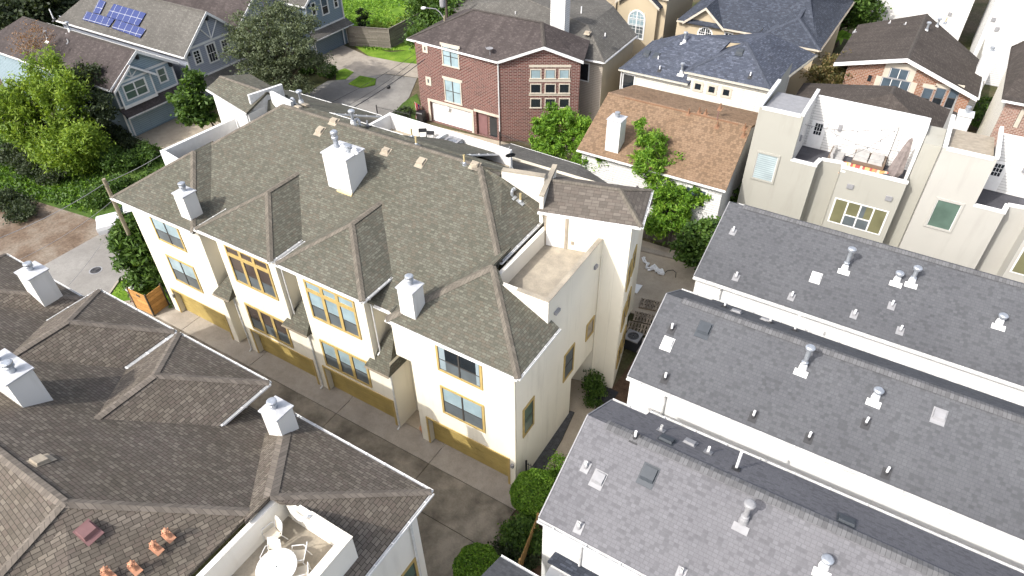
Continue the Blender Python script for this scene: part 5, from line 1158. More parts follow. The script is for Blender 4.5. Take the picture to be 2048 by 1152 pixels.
# ------------------------------------------------------------------ stucco terrace houses with roof decks (upper right)
def terrace_house(label, dx, wallmat, furnished):
    t = thing('terrace_house', label, 'house', (9+dx, 30, 0), 'stucco terrace houses')
    X = lambda x: x+dx
    yf = 28.2; F = south(0, yf); ZT, ZD = 10.95, 7.0
    mb = MB()
    wall_face(mb, F, X(2.55), X(5.5), -.05, ZT); mb.poly([(X(5.5), yf, -.05), (X(5.5), 32, -.05), (X(5.5), 32, ZT), (X(5.5), yf, ZT)]); mb.poly([(X(2.55), yf, -.05), (X(2.55), 37, -.05), (X(2.55), 37, ZT), (X(2.55), yf, ZT)])
    mb.build('tower_wall', wallmat, t)
    mb = MB()
    # parapet wall that steps in and swings out to the bay: thick outline
    out = [(5.5, 28.2), (7.2, 28.2), (7.35, 29.1), (8.65, 29.3), (8.8, 28.2), (12.85, 28.2), (12.85, 29.6)]
    n = len(out)
    for k in range(n-1):
        a, b = out[k], out[k+1]
        zt = 7.65 if k == 0 else (7.75 if k in (1, 2, 3) else 8.02)
        mb.poly([(X(a[0]), a[1], -.05), (X(b[0]), b[1], -.05), (X(b[0]), b[1], zt), (X(a[0]), a[1], zt)])
    mb.build('front_wall', wallmat, t)
    mb = MB()
    def cap(a, b, z0, z, w=.26):
        A, B = Vector((X(a[0]), a[1], 0)), Vector((X(b[0]), b[1], 0)); d = (B-A).normalized(); q = Vector((-d.y, d.x, 0))
        A -= d*.04; B += d*.04
        i, o = q*w, -q*.035
        mb.hexa([(A.x+o.x, A.y+o.y, z0), (B.x+o.x, B.y+o.y, z0), (B.x+i.x, B.y+i.y, z0), (A.x+i.x, A.y+i.y, z0)], [(A.x+o.x, A.y+o.y, z), (B.x+o.x, B.y+o.y, z), (B.x+i.x, B.y+i.y, z), (A.x+i.x, A.y+i.y, z)])
    for k in range(n-2):
        z = (7.70, 7.81, 7.80, 7.815, 8.08)[k]; cap(out[k], out[k+1], z-.12, z)
    mb.build('parapet_cap', 'white', t)
    mb = MB()   # inner faces of the parapet
    for k in range(n-2):
        a, b = out[k], out[k+1]; d = Vector((b[0]-a[0], b[1]-a[1], 0)).normalized(); q = Vector((-d.y, d.x, 0))*.22; z = (7.6, 7.7, 7.7, 7.7, 7.97)[k]
        mb.poly([(X(a[0])+q.x, a[1]+q.y, ZD), (X(b[0])+q.x, b[1]+q.y, ZD), (X(b[0])+q.x, b[1]+q.y, z), (X(a[0])+q.x, a[1]+q.y, z)])
    mb.build('parapet', 'white', t)
    mb = MB(); mb.poly([(X(5.5), 28.4, ZD), (X(7.1), 28.4, ZD), (X(7.25), 29.3, ZD), (X(8.75), 29.5, ZD), (X(8.9), 28.4, ZD), (X(12.75), 28.4, ZD), (X(12.75), 32, ZD), (X(5.5), 32, ZD)]); mb.build('deck_floor', 'tile', t)
    mb = MB(); FB_ = south(0, 32.0); wall_face(mb, FB_, X(5.5), X(12.7), ZD, 10.88); mb.poly([(X(5.5)+.003, yf+.3, ZD), (X(5.5)+.003, 32, ZD), (X(5.5)+.003, 32, ZT-.02), (X(5.5)+.003, yf+.3, ZT-.02)]); mb.build('deck_wall', 'sid_white', t)
    mb = MB(); mb.box(X(12.62), X(12.82), 30.2, 32.2, ZD, 10.92); mb.box(X(5.6), X(12.6), 32.0, 32.2, 10.86, 10.93)
    mb.box(X(5.32), X(5.54), yf-.03, 32.6, ZT, ZT+.22); mb.box(X(2.5), X(2.74), yf-.03, 32.9, ZT, ZT+.22); mb.box(X(2.75), X(5.31), yf-.03, yf+.2, ZT-.15, ZT+.03)
    mb.build('blade_wall', 'white', t)
    mb = MB(); mb.box(X(12.86), X(13.9), 29.2, 32, -.05, 10.5); mb.build('link_wall', wallmat, t)
    mb = MB(); mb.poly([(X(2.75), yf+.2, ZT-.12), (X(5.31), yf+.2, ZT-.12), (X(5.31), 32.5, ZT-.55), (X(2.75), 32.5, ZT-.55)]); mb.build('tower_roof', 'venttan' if dx else 'ventgrey', t)
    mb = MB(); mb.prism([(X(2.6), 32.25), (X(13.8), 32.25), (X(13.8), 37), (X(2.6), 37)], -.05, 6.9); mb.build('rear_wall', 'sid_white', t)
    # windows
    R_ = (X(3.05), 5.45, X(4.75), 7.75) if not dx else (X(3.35), 5.35, X(5.0), 7.6)
    window(t, F, R_, wallmat, .14, 1, (), up='gl_slat' if not dx else 'gl_green', proud=.07, sash='white')
    w = window(t, F, (X(9.0), 3.72, X(12.5), 5.7), 'white', .07, 4, (), up='curtain', proud=.04, sash='white', bar=.05)
    mb = MB(); F.box(mb, X(9.87), X(11.62), 4.55, 4.63, .013, .045); mb.build('sash_bar', 'white', w)
    mb = MB(); F.box(mb, X(9.9), X(10.72), 3.80, 4.54, .013, .018); F.box(mb, X(10.8), X(11.6), 3.80, 4.54, .013, .018); F.box(mb, X(10.8), X(11.1), 4.64, 5.6, .013, .018); mb.build('pane', 'gl_screen', w)
    for a, z in ((9.45, 6.65), (11.95, 6.5)): mb = MB(); F.box(mb, X(a), X(a+.42), z, z+.32, 0, .10); mb.build('wall_light', 'ventgrey', t)
    # deck door with small panes
    mb = MB(); FB_.box(mb, X(5.72), X(6.72), ZD+.03, ZD+2.1, 0, .05); d = mb.build('deck_door', 'white', t)
    mb = MB()
    for i in range(3):
        for j in range(3): FB_.box(mb, X(5.98+.18*i), X(6.13+.18*i), ZD+1.1+.30*j, ZD+1.36+.30*j, .05, .056)
    mb.build('door_pane', 'gl_dark', d)
    mb = MB(); FB_.box(mb, X(7.5), X(7.75), ZD+1.75, ZD+2.2, 0, .1); mb.build('wall_light', 'ventgrey', t); mb = MB(); mb.box(X(5.5)+.01, X(5.5)+.12, 29.3, 29.55, ZD+1.6, ZD+2.0); mb.build('wall_light', 'ventgrey', t)
    return t
terrace_house('greige stucco terrace house with a furnished roof deck and slatted blind window', 0, 'greige', True)
terrace_house('off-white stucco terrace house at the right edge with an empty dark-tiled roof deck', 11.38, 'offwhite', False)
# furniture of the roof deck
DZ = 7.0
def cushion_box(mb, x0, x1, y0, y1, z0, z1, r=.05):
    mb.hexa([(x0, y0, z0), (x1, y0, z0), (x1, y1, z0), (x0, y1, z0)], [(x0+r, y0+r, z1), (x1-r, y0+r, z1), (x1-r, y1-r, z1), (x0+r, y1-r, z1)])
M['wicker'] = plain('wicker_brown', (.18, .14, .11), .8, var=.4, sc=30); M['cushion'] = plain('cushion_grey', (.36, .355, .345), .95, var=.15); M['umbrella'] = plain('umbrella_cloth', (.20, .17, .16), .9, var=.4, sc=4)
t = thing('sofa', 'grey cushioned wicker sofa standing along the siding wall of the roof deck', 'sofa', (9.9, 31.2, DZ))
sx0, sx1, sy = 9.1, 11.2, 31.0
mb = MB(); mb.box(sx0, sx1, sy, sy+.85, DZ+.05, DZ+.34); mb.box(sx0, sx1, sy+.7, sy+.85, DZ+.34, DZ+.75); mb.box(sx1-.14, sx1, sy, sy+.7, DZ+.34, DZ+.6); mb.build('frame', 'wicker', t)
mb = MB()
for k in range(2): cushion_box(mb, sx0+.03+.98*k, sx0+.98+.98*k, sy-.02, sy+.68, DZ+.34, DZ+.50)
mb.build('seat_cushion', 'cushion', t); mb = MB()
for k in range(2): mb.hexa([(sx0+.05+.98*k, sy+.48, DZ+.5), (sx0+.96+.98*k, sy+.48, DZ+.5), (sx0+.96+.98*k, sy+.7, DZ+.5), (sx0+.05+.98*k, sy+.7, DZ+.5)], [(sx0+.1+.98*k, sy+.58, DZ+.92), (sx0+.91+.98*k, sy+.58, DZ+.92), (sx0+.91+.98*k, sy+.76, DZ+.92), (sx0+.1+.98*k, sy+.76, DZ+.92)])
mb.build('back_cushion', 'cushion', t)
t = thing('sofa', 'grey cushioned corner sofa at the left side of the roof deck with loose pillows', 'sofa', (8.0, 30.6, DZ))
mb = MB(); mb.box(7.65, 8.5, 29.75, 31.5, DZ+.05, DZ+.34); mb.box(7.6, 7.75, 29.75, 31.5, DZ+.3, DZ+.8); mb.build('frame', 'wicker', t)
mb = MB(); cushion_box(mb, 7.75, 8.55, 29.75, 30.6, DZ+.34, DZ+.5); cushion_box(mb, 7.75, 8.55, 30.62, 31.5, DZ+.34, DZ+.5); mb.build('seat_cushion', 'cushion', t)
mb = MB()
for y0 in (29.8, 30.4, 31.0): mb.hexa([(7.76, y0, DZ+.5), (7.98, y0, DZ+.5), (7.98, y0+.5, DZ+.5), (7.76, y0+.5, DZ+.5)], [(7.70, y0+.05, DZ+.95), (7.86, y0+.05, DZ+.95), (7.86, y0+.45, DZ+.95), (7.70, y0+.45, DZ+.95)])
mb.build('back_cushion', 'cushion', t)
t = NT('rug_stripes'); uv = t.uv(); col, mort = t.brick(t.scale(uv, 1, 1), .16, 50, .001, offset=0)
M['rug'] = t.fin(t.ramp(col, [(0, (.42, .10, .09)), (.25, (.60, .30, .12)), (.45, (.62, .50, .36)), (.65, (.55, .20, .14)), (.85, (.66, .42, .18)), (1, (.30, .16, .14))], 'CONSTANT'), .95, .1)
mb = MB(); mb.box(8.6, 11.6, 29.2, 31.1, DZ+.006, DZ+.02); tag(mb.build('rug', 'rug'), 'striped red, orange and cream rug lying on the roof deck', 'rug')
t = thing('patio_umbrella', 'closed grey-pink patio umbrella leaning on the roof deck', 'umbrella', (12.0, 30.2, DZ))
up0, up1 = Vector((11.9, 29.9, DZ)), Vector((12.15, 30.9, DZ+2.9)); mb = MB(); mb.tube(up0, up1, .03); mb.lathe((11.9, 29.9, DZ), [(.28, 0), (.28, .07), (.05, .1)], 12); mb.build('pole', 'ventgrey', t)
mb = MB(); prof = [(.02, 1.0), (.10, .95), (.20, .75), (.28, .5), (.36, .25), (.25, .12), (.06, .08)]; N = 14; i0 = len(mb.v)
for r_, f in prof:
    c = up0.lerp(up1, f)
    for k in range(N): a = 2*math.pi*k/N; rr = r_*(1+.22*(k % 2))*(1+.15*math.sin(3*f*9+k)); mb.v.append((c.x+rr*math.cos(a), c.y+rr*math.sin(a)*.8, c.z))
for j in range(len(prof)-1):
    for k in range(N): mb.f.append([i0+j*N+k, i0+j*N+(k+1) % N, i0+(j+1)*N+(k+1) % N, i0+(j+1)*N+k])
mb.build('canopy', 'umbrella', t)
t = thing('side_table', 'low white side table by the parapet of the roof deck under the umbrella', 'table', (12.35, 29, DZ))
mb = MB(); mb.box(11.85, 12.6, 28.75, 29.3, DZ+.62, DZ+.67); mb.build('table_top', 'white', t)
for x in (11.9, 12.52):
    for y in (28.8, 29.22): mb = MB(); mb.box(x, x+.04, y, y+.04, DZ, DZ+.62); mb.build('leg', 'white', t)
t = thing('fire_pit', 'dark round-edged cover lying on the roof deck beside the rug', 'cover', (11.8, 29.8, DZ)); mb = MB(); mb.lathe((11.55, 30.0, DZ), [(.42, 0), (.40, .22), (.1, .25)], 16); mb.build('cover', 'ventdark', t)
t = thing('string_lights', 'string of bulbs on thin dark wires above the roof deck', 'string lights', (9, 30, DZ))
def sag(a, b, s, n=12): a, b = Vector(a), Vector(b); return [tuple(a.lerp(b, k/n)-Vector((0, 0, s*4*(k/n)*(1-k/n)))) for k in range(n+1)]
pole_t = P(1799, 255, z=DZ+3.2); mb = MB(); wires = [sag(P(1610, 249, x=5.55), pole_t, .35), sag(pole_t, P(1695, 312, z=DZ+1.9), .25), sag(P(1662, 263, z=9.0), P(1830, 302, z=9.2), .5)]
for w in wires: mb.path(w, .012, 5)
mb.tube((pole_t[0], pole_t[1], DZ), pole_t, .022); mb.build('wire', 'black', t); mb = MB()
for w in wires:
    for q in w[1::3]: mb.lathe((q[0], q[1], q[2]-.16), [(.01, 0), (.045, .05), (.03, .12), (.015, .16)], 8)
mb.build('bulb', 'ventgrey', t)

# ------------------------------------------------------------------ blue houses along the street at the upper left
def gable_house(label, xf, y0, y1, ze, za, xb, wall, roofm, capm, win, bump=None, garage=True, truss=True, cat='house', panels=False):
    t = thing('gable_house', label, cat, (xf, (y0+y1)/2, 0)); ym = (y0+y1)/2
    F = east(xf, 0); mb = MB(); g = (y0+.5, 0, y1-.75, 2.3)
    wall_face(mb, F, y0, y1, -.05, ze, [g] if garage else [], .2); mb.poly([F.p(y0, ze), F.p(y1, ze), F.p(ym, za)])
    for y in (y0, y1): mb.poly([(xf, y, -.05), (xb, y, -.05), (xb, y, ze), (xf, y, ze)])
    mb.build('wall', wall, t)
    s = (za-ze)/(ym-y0); o = .45
    r = roof(t, [[(xf+.45, y0-o, ze-s*o), (xf+.45, ym, za+.05), (xb+4, ym, za+.05), (xb, y0-o, ze-s*o)], [(xf+.45, ym, za+.05), (xf+.45, y1+o, ze-s*o), (xb, y1+o, ze-s*o), (xb+4, ym, za+.05)], [(xb, y0-o, ze-s*o), (xb+4, ym, za+.05), (xb, y1+o, ze-s*o)]], roofm, .18)
    caps(r, [((xf+.45, ym, za+.05), (xb+4, ym, za+.05))], capm, .15)
    mb = MB()
    for p, q in (((xf+.48, y0-o, ze-s*o), (xf+.48, ym, za+.05)), ((xf+.48, ym, za+.05), (xf+.48, y1+o, ze-s*o))):
        mb.hexa([(p[0], p[1], p[2]-.28), (p[0]+.05, p[1], p[2]-.28), (q[0]+.05, q[1], q[2]-.28), (q[0], q[1], q[2]-.28)], [(p[0], p[1], p[2]+.03), (p[0]+.05, p[1], p[2]+.03), (q[0]+.05, q[1], q[2]+.03), (q[0], q[1], q[2]+.03)])
    mb.build('rake_board', 'white', r); gutter(r, [((xb, y0-o, ze-s*o), (xf+.45, y0-o, ze-s*o)), ((xf+.45, y1+o, ze-s*o), (xb, y1+o, ze-s*o))], 'white', .13, .13)
    mb = MB(); F.box(mb, y0, y0+.16, 0, ze, 0, .04); F.box(mb, y1-.16, y1, 0, ze, 0, .04); F.box(mb, y0+.16, y1-.16, 2.85, 3.2, 0, .06)
    F.box(mb, y0+.16, y1-.16, ze-.10, ze+.12, 0, .05)
    if truss:
        for a, b in (((ym, ze+.1), (ym, za-.3)), ((ym, ze+.15), (ym-(y1-y0)*.17, ze+(za-ze)*.58)), ((ym, ze+.15), (ym+(y1-y0)*.17, ze+(za-ze)*.58))): mb.tube(F.p(a[0], a[1], .05), F.p(b[0], b[1], .05), .07, .07, 4)
    mb.build('trim_board', 'white', t)
    mb = MB()
    for a, z in ((y0+.3, ze-.15), (y1-.3, ze-.15), (ym, za-.5)): F.box(mb, a-.1, a+.1, z-.35, z+.05, .05, .40)
    mb.build('bracket', 'darkmetal', t)
    for R_, kw in win: window(t, F, R_, 'white', .13, sash='white', proud=.07, **kw)
    if garage:
        mb = MB(); F.box(mb, g[0], g[2], 0, g[3], -.20, -.16); d = mb.build('garage_door', wall, t); mb = MB(); pn = MB(); n = 8; w = (g[2]-g[0])/n
        F.box(mb, g[0], g[2], 1.72, 2.24, -.16, -.145)
        for k in range(n):
            a = g[0]+w*k+.12
            for i in (0, 1):
                for j in (0, 1): F.box(pn, a+i*(w-.24)/2+.02, a+(i+1)*(w-.24)/2-.02, 1.78+j*.21, 1.96+j*.21, -.144, -.138)
        mb.build('window_panel', 'white', d); pn.build('door_pane', 'gl_dark', d)
        mb = MB(); F.box(mb, g[0]-.16, g[0], 0, 2.4, 0, .05); F.box(mb, g[2], g[2]+.16, 0, 2.4, 0, .052); mb.build('garage_frame', 'white', t)
        r2 = roof(t, [[(xf+1.15, y0-.2, 2.5), (xf+1.15, y1+.2, 2.5), (xf, y1+.2, 3.05), (xf, y0-.2, 3.05)]], roofm, .10, 'skirt_roof'); gutter(r2, [((xf+1.15, y0-.2, 2.5), (xf+1.15, y1+.2, 2.5))], 'whited', .10, .10)
        mb = MB()
        for a in (y0+.25, y1-.35): F.box(mb, a, a+.15, 1.9, 2.2, 0, .15)
        mb.build('wall_lamp', 'black', t)
    return t, r, F
xf = -53.4; y0, y1 = 14.5, 21.2; Fq = east(xf, 0)
za = Fq.px(257, 98)[1]; 
t, r, F = gable_house('blue sided gable house with white trim, garage and dark plum-brown roof', xf, y0, y1, 5.55, 7.7, -76, 'sid_blue', 'sh_plum', 'cap_dark', [((19.3, 3.75, 20.35, 5.25), dict(cols=1, rows=(.5,), up='gl_green', low='gl_green'))], truss=False)
mb = MB(); FBp = east(xf+.45, 0); wall_face(mb, FBp, 14.7, 18.4, 3.15, 5.5); mb.poly([FBp.p(14.7, 5.5), FBp.p(18.4, 5.5), FBp.p(16.5, 6.75)]); mb.poly([(xf, 18.4, 3.15), (xf+.45, 18.4, 3.15), (xf+.45, 18.4, 5.5), (xf, 18.4, 5.5)]); mb.build('bay_wall', 'sid_blue', t)
r2 = roof(t, [[(xf+.85, 14.1, 5.1), (xf+.85, 16.5, 6.85), (xf-2.2, 16.5, 6.85), (xf-.2, 14.1, 5.1)], [(xf+.85, 16.5, 6.85), (xf+.85, 18.8, 5.2), (xf, 18.8, 5.2), (xf-2.2, 16.5, 6.85)]], 'sh_plum', .14, 'bay_roof')
mb = MB()
for p, q in (((xf+.88, 14.1, 5.1), (xf+.88, 16.5, 6.85)), ((xf+.88, 16.5, 6.85), (xf+.88, 18.8, 5.2))): mb.hexa([(p[0], p[1], p[2]-.22), (p[0]+.05, p[1], p[2]-.22), (q[0]+.05, q[1], q[2]-.22), (q[0], q[1], q[2]-.22)], [(p[0], p[1], p[2]+.02), (p[0]+.05, p[1], p[2]+.02), (q[0]+.05, q[1], q[2]+.02), (q[0], q[1], q[2]+.02)])
mb.build('rake_board', 'white', r2)
window(t, FBp, (15.2, 3.65, 17.7, 5.25), 'white', .13, 2, (.5,), up='gl_green', low='gl_green', sash='white', bar=.07, proud=.07)
mb = MB(); FBp.box(mb, 14.7, 18.4, 3.0, 3.3, 0, .05); FBp.box(mb, 14.72, 18.38, 5.42, 5.6, 0, .05); FBp.box(mb, 14.7, 14.85, 3.3, 5.42, 0, .04); FBp.box(mb, 18.25, 18.4, 3.3, 5.42, 0, .04)
for a, b in (((16.5, 5.6), (16.5, 6.6)), ((16.5, 5.65), (15.8, 6.1)), ((16.5, 5.65), (17.2, 6.1))): mb.tube(FBp.p(*a, .04), FBp.p(*b, .04), .06, .06, 4)
mb.build('bay_trim', 'white', t)
RP = ((xf, y0-.45, 5.55-.45*2.15/3.35), (0, -2.15/3.35, 1))
for k_, u, v in (('flue_mid', 97, 80), ('pipe_grey', 137, 85), ('flue_mid', 140, 62), ('pipe_long', 108, 40)): vent(t, k_, on_plane(u, v, *RP), .64)
xf2 = -52.6; F2 = east(xf2, 0)
w_ = [(wrect(F2, 395, 114, .95, 1.5), dict(cols=1, rows=(.5,), up='gl_dark', low='gl_dark', grid=(2, 4))), (wrect(F2, 424, 105, 1.25, 2.0), dict(cols=1, rows=(.5,), up='gl_dark', low='gl_dark', grid=(3, 2))), (wrect(F2, 450, 92, .95, 1.5), dict(cols=1, rows=(.5,), up='gl_dark', low='gl_dark', grid=(2, 4)))]
t, r, F = gable_house('grey-violet sided house with a truss gable and solar panels on its warm grey roof', xf2, 22.4, 29.4, 6.2, 9.1, -74, 'sid_gblue', 'sh_grey', 'cap_grey', w_)
tt = NT('solar_cells'); uv = tt.uv(); col, mort = tt.brick(uv, 1.02, 1.66, .018, offset=0); c_, m_ = tt.brick(uv, .17, .10, .005, offset=0)
M['solar'] = tt.fin(tt.mix(mort, tt.mix(tt.ramp(m_, [(0, 0), (1, .4)]), (.014, .026, .125), (.10, .12, .20)), (.45, .46, .48)), .12, .6)
s = 2.9/3.5
SP = ((xf2, 22.4-.45, 6.2-.45*s), (0, -s, 1))
for pts, lab in ((((187, 28), (200, 2), (213, 7), (201, 31)), 'small two-panel solar array at the upper left of the grey roof'), (((166, 42), (175, 26), (230, 42), (219, 57)), 'lower left solar array of three panels on the grey roof'), (((214, 36), (229, 11), (293, 30), (278, 55)), 'large upper solar array of eight panels on the grey roof'), (((225, 59), (234, 43), (293, 62), (281, 79)), 'lower right solar array of four panels on the grey roof')):
    q = [Vector(on_plane(u, v, *SP)) for u, v in pts]; up = Vector((0, 0, .14)); mb = MB(); mb.hexa([tuple(p+up) for p in q], [tuple(p+up+Vector((0, 0, .05))) for p in q])
    o = thing('solar_array', lab, 'solar panels', tuple(q[0]), 'solar arrays on the grey roof'); mb.build('panel', 'solar', o)
    mb = MB()
    for k in range(4): mb.tube(tuple(q[k].lerp((q[0]+q[2])/2, .15)), tuple(q[k].lerp((q[0]+q[2])/2, .15)+up), .03, .03, 5)
    mb.build('mount', 'galv', o)
mb = MB()
for a in range(3): mb.box(xf2-18+5*a, xf2-17.6+5*a, 26.1, 26.3, 8.9, 9.5)
mb.build('antenna_mast', 'whited', t)
t, r, F = gable_house('house with a mauve-brown gable roof at the top, behind the solar-panel house', -54.5, 31.0, 38.0, 6.2, 9.0, -78, 'sid_gblue', 'sh_plum', 'cap_dark', [((33.0, 3.8, 33.9, 5.3), dict(cols=1, rows=(.5,), up='gl_dark', low='gl_dark')), ((34.5, 3.6, 35.8, 5.4), dict(cols=1, rows=(.5,), up='gl_dark', low='gl_dark'))], truss=False)
xf4 = -51.9; F4 = east(xf4, 0); gy1 = 44.6
w_ = [(wrect(F4, 627, 18, .8, 1.5), dict(cols=1, rows=(.5,), up='gl_dark', low='gl_dark')), (wrect(F4, 649, 12, 1.2, 2.0), dict(cols=1, rows=(.5,), up='gl_blue', low='gl_dark')), (wrect(F4, 671, 3, .8, 1.5), dict(cols=1, rows=(.5,), up='gl_dark', low='gl_dark'))]
t, r, F = gable_house('slate-blue house with a garage at the end of the street beside the lawn fence', xf4, 38.6, gy1, 6.6, 8.8, -72, 'sid_dblue', 'sh_grey', 'cap_grey', w_, truss=False)
downspout(t, [(xf4+.1, gy1-.1, 6.4), (xf4+.1, gy1-.1, .1)], 'white', .06)

# ------------------------------------------------------------------ ground, drive, streets
def sheet(name, pts, mat, z=0.0, kind='structure'):
    mb = MB(); mb.poly([(p[0], p[1], z) for p in pts]); return tag(mb.build(name, mat), kind=kind)
def slabs(name, rects, mat, z, gap=.02, th=.06):
    mb = MB()
    for x0, x1, y0, y1 in rects: mb.box(x0+gap/2, x1-gap/2, y0+gap/2, y1-gap/2, z-th, z)
    return tag(mb.build(name, mat), kind='structure')
G = []
sheet('ground', [(-600, -400), (600, -400), (600, 900), (-600, 900)], 'ground', -.08)
jx = [-30.6, -26.0, -19.4, -11.9, -5.02, .62]
slabs('driveway_apron', [(jx[i], jx[i+1], -1.22, .36) for i in range(5)], 'concrete', 0.0, .035)
ys = [-7.9, -3.84, -1.22]
slabs('driveway', [(jx[i], jx[i+1], ys[j], ys[j+1]) for i in range(5) for j in range(2)], 'alley', 0.0, .035)
slabs('driveway_end', [(.62, 2.2, -3.84, -1.9), (.62, 1.6, -9, -3.84), (-6.0, .62, -12, -7.9)], 'alley', -.004, .02)
slabs('entry_floor', [(-7.95, -6.34, .36, 1.5), (-21.62, -20.55, .36, 1.5)], 'walk', -.004, .01)
sheet('gravel_strip', [(.0, .8), (.75, .8), (.55, 4.0), (.25, 6.2), (0, 6.3)], 'gravel', -.03)
wk = PP([(1068, 985), (1110, 985), (1112, 905), (1145, 850), (1165, 795), (1175, 760), (1145, 745), (1139, 815), (1100, 880), (1085, 925)], 0)
mb = MB(); mb.prism([(.78, .2), (2.0, .2), (2.0, 3.2), (1.35, 6.0), (.9, 8.6), (-1.6, 8.6), (-1.6, 6.0), (.28, 6.2), (.60, 4.0)], -.06, 0.0); tag(mb.build('side_path', 'walk'), kind='structure')
sheet('planting_bed', [(.9, -1.6), (4.3, -1.6), (4.3, 1.5), (2.0, 1.5), (2.0, .2), (.9, .2)], 'mulch', -.03)
sheet('planting_bed', [(.66, -8.0), (3.2, -8.0), (4.2, -2.0), (1.2, -1.95), (1.2, -3.9)], 'mulch', -.034)
sheet('brown_path', [(.9, 8.6), (4.2, 5.2), (4.2, 14), (1.6, 14.2), (1.4, 9.2)], 'mulch', -.034)
mb = MB(); mb.prism([(-4.2, 16.0), (4.3, 16.0), (4.3, 24.4), (-4.6, 24.2)], -.06, -.01); tag(mb.build('yard_slab', 'walk'), kind='structure')
mb = MB(); mb.prism([(-4.4, 22.6), (1.0, 23.3), (.9, 23.8), (-4.4, 23.1)], -.01, .10); tag(mb.build('yard_kerb', 'concrete'), kind='structure')
# street with kerbs; the ground beyond is rough dirt and growth
road = [(-33.2, -60), (-41.2, -60), (-41.2, 6), (-42.5, 20), (-45.5, 27), (-46.0, 34.5), (-44.2, 36), (-41.6, 39.2), (-37.6, 40.2), (-35.2, 35.6), (-34.6, 33.2), (-33.4, 31), (-33.2, 4), (-34.5, -.2), (-33.2, -2.6)]
mb = MB(); mb.prism(road[::-1], -.07, -.03); tag(mb.build('street', 'road'), kind='structure')
mb = MB(); 
dp = PP([(640, 122), (700, 92), (738, 112), (800, 128), (838, 122)], 0)
mb.prism([(-51.9, 38.9), (-44.2, 35.8), (-41.5, 39.4), (-37.5, 40.4), (-39.5, 44.2), (-42.5, 42.8), (-47.0, 42.4), (-51.9, 43.6)], -.07, -.024); tag(mb.build('house_driveway', 'concrete'), kind='structure')
mb = MB(); mb.prism([(-53.3, 14.6), (-42.2, 14.6), (-42.2, 21.2), (-53.3, 21.2)], -.07, -.02); tag(mb.build('house_driveway', 'walk'), kind='structure')
mb = MB(); mb.prism([(-33.2, -2.9), (-33.2, -8), (-30.6, -7.3), (-30.6, .36), (-31.6, -1.0)], -.06, -.002); tag(mb.build('driveway_mouth', 'concrete'), kind='structure')
sheet('dirt_verge', [(-41.2, -30), (-41.2, 3.6), (-45, 4.6), (-52, 2.6), (-58, -4), (-62, -30)], 'dirt', -.05)
sheet('overgrown_lot', [(-41.3, 4.2), (-42.6, 13.9), (-53.3, 14.0), (-86, 11.5), (-86, -20), (-60, -6), (-52, 2.8)], 'wild', -.045)
isl = PP([(697, 168), (720, 152), (752, 158), (750, 170), (722, 176)], 0); mb = MB(); mb.prism([p[:2] for p in isl][::-1], -.06, .06); tag(mb.build('grass_island', 'grass'), kind='structure')
lawn = PP([(690, 72), (735, 100), (845, 100), (900, 40), (850, -30), (700, -30), (660, 10)], 0); sheet('lawn', [p[:2] for p in lawn][::-1], 'grass', -.03)
gs = PP([(706, 90), (782, 104), (835, 98), (840, 128), (800, 124), (738, 112)], 0); sheet('grass_verge', [p[:2] for p in gs][::-1], 'grass', -.02)
gs = PP([(672, 142), (690, 136), (708, 144), (692, 158), (672, 160)], 0); sheet('grass_verge', [p[:2] for p in gs][::-1], 'grass', -.018)
gs = PP([(785, 228), (805, 206), (834, 186), (850, 240), (800, 250)], 0); sheet('grass_strip', [p[:2] for p in gs][::-1], 'wild', -.02)
gs = [(-33.0, 5.0), (-34.3, -.2), (-33.0, -2.2), (-30.7, -.9), (-28.3, -.2), (-28.3, 17), (-33.0, 17)]; sheet('grass_corner', gs, 'grass', -.016)
mb = MB(); cu = [(-33.1, 5.0), (-34.4, -.2), (-33.1, -2.4), (-31.6, -1.15)]
for a, b in zip(cu[:-1], cu[1:]): pwall(mb, a+(0,), b+(0,), -.06, .07, .16)
tag(mb.build('kerb', 'concrete'), kind='structure')
mb = MB(); mb.prism([(-24, 26.5), (-30.5, 26.5), (-34, 31.2), (-21.3, 32.3), (-16, 32.3), (-16, 22)], -.07, -.03); tag(mb.build('court', 'walk'), kind='structure')

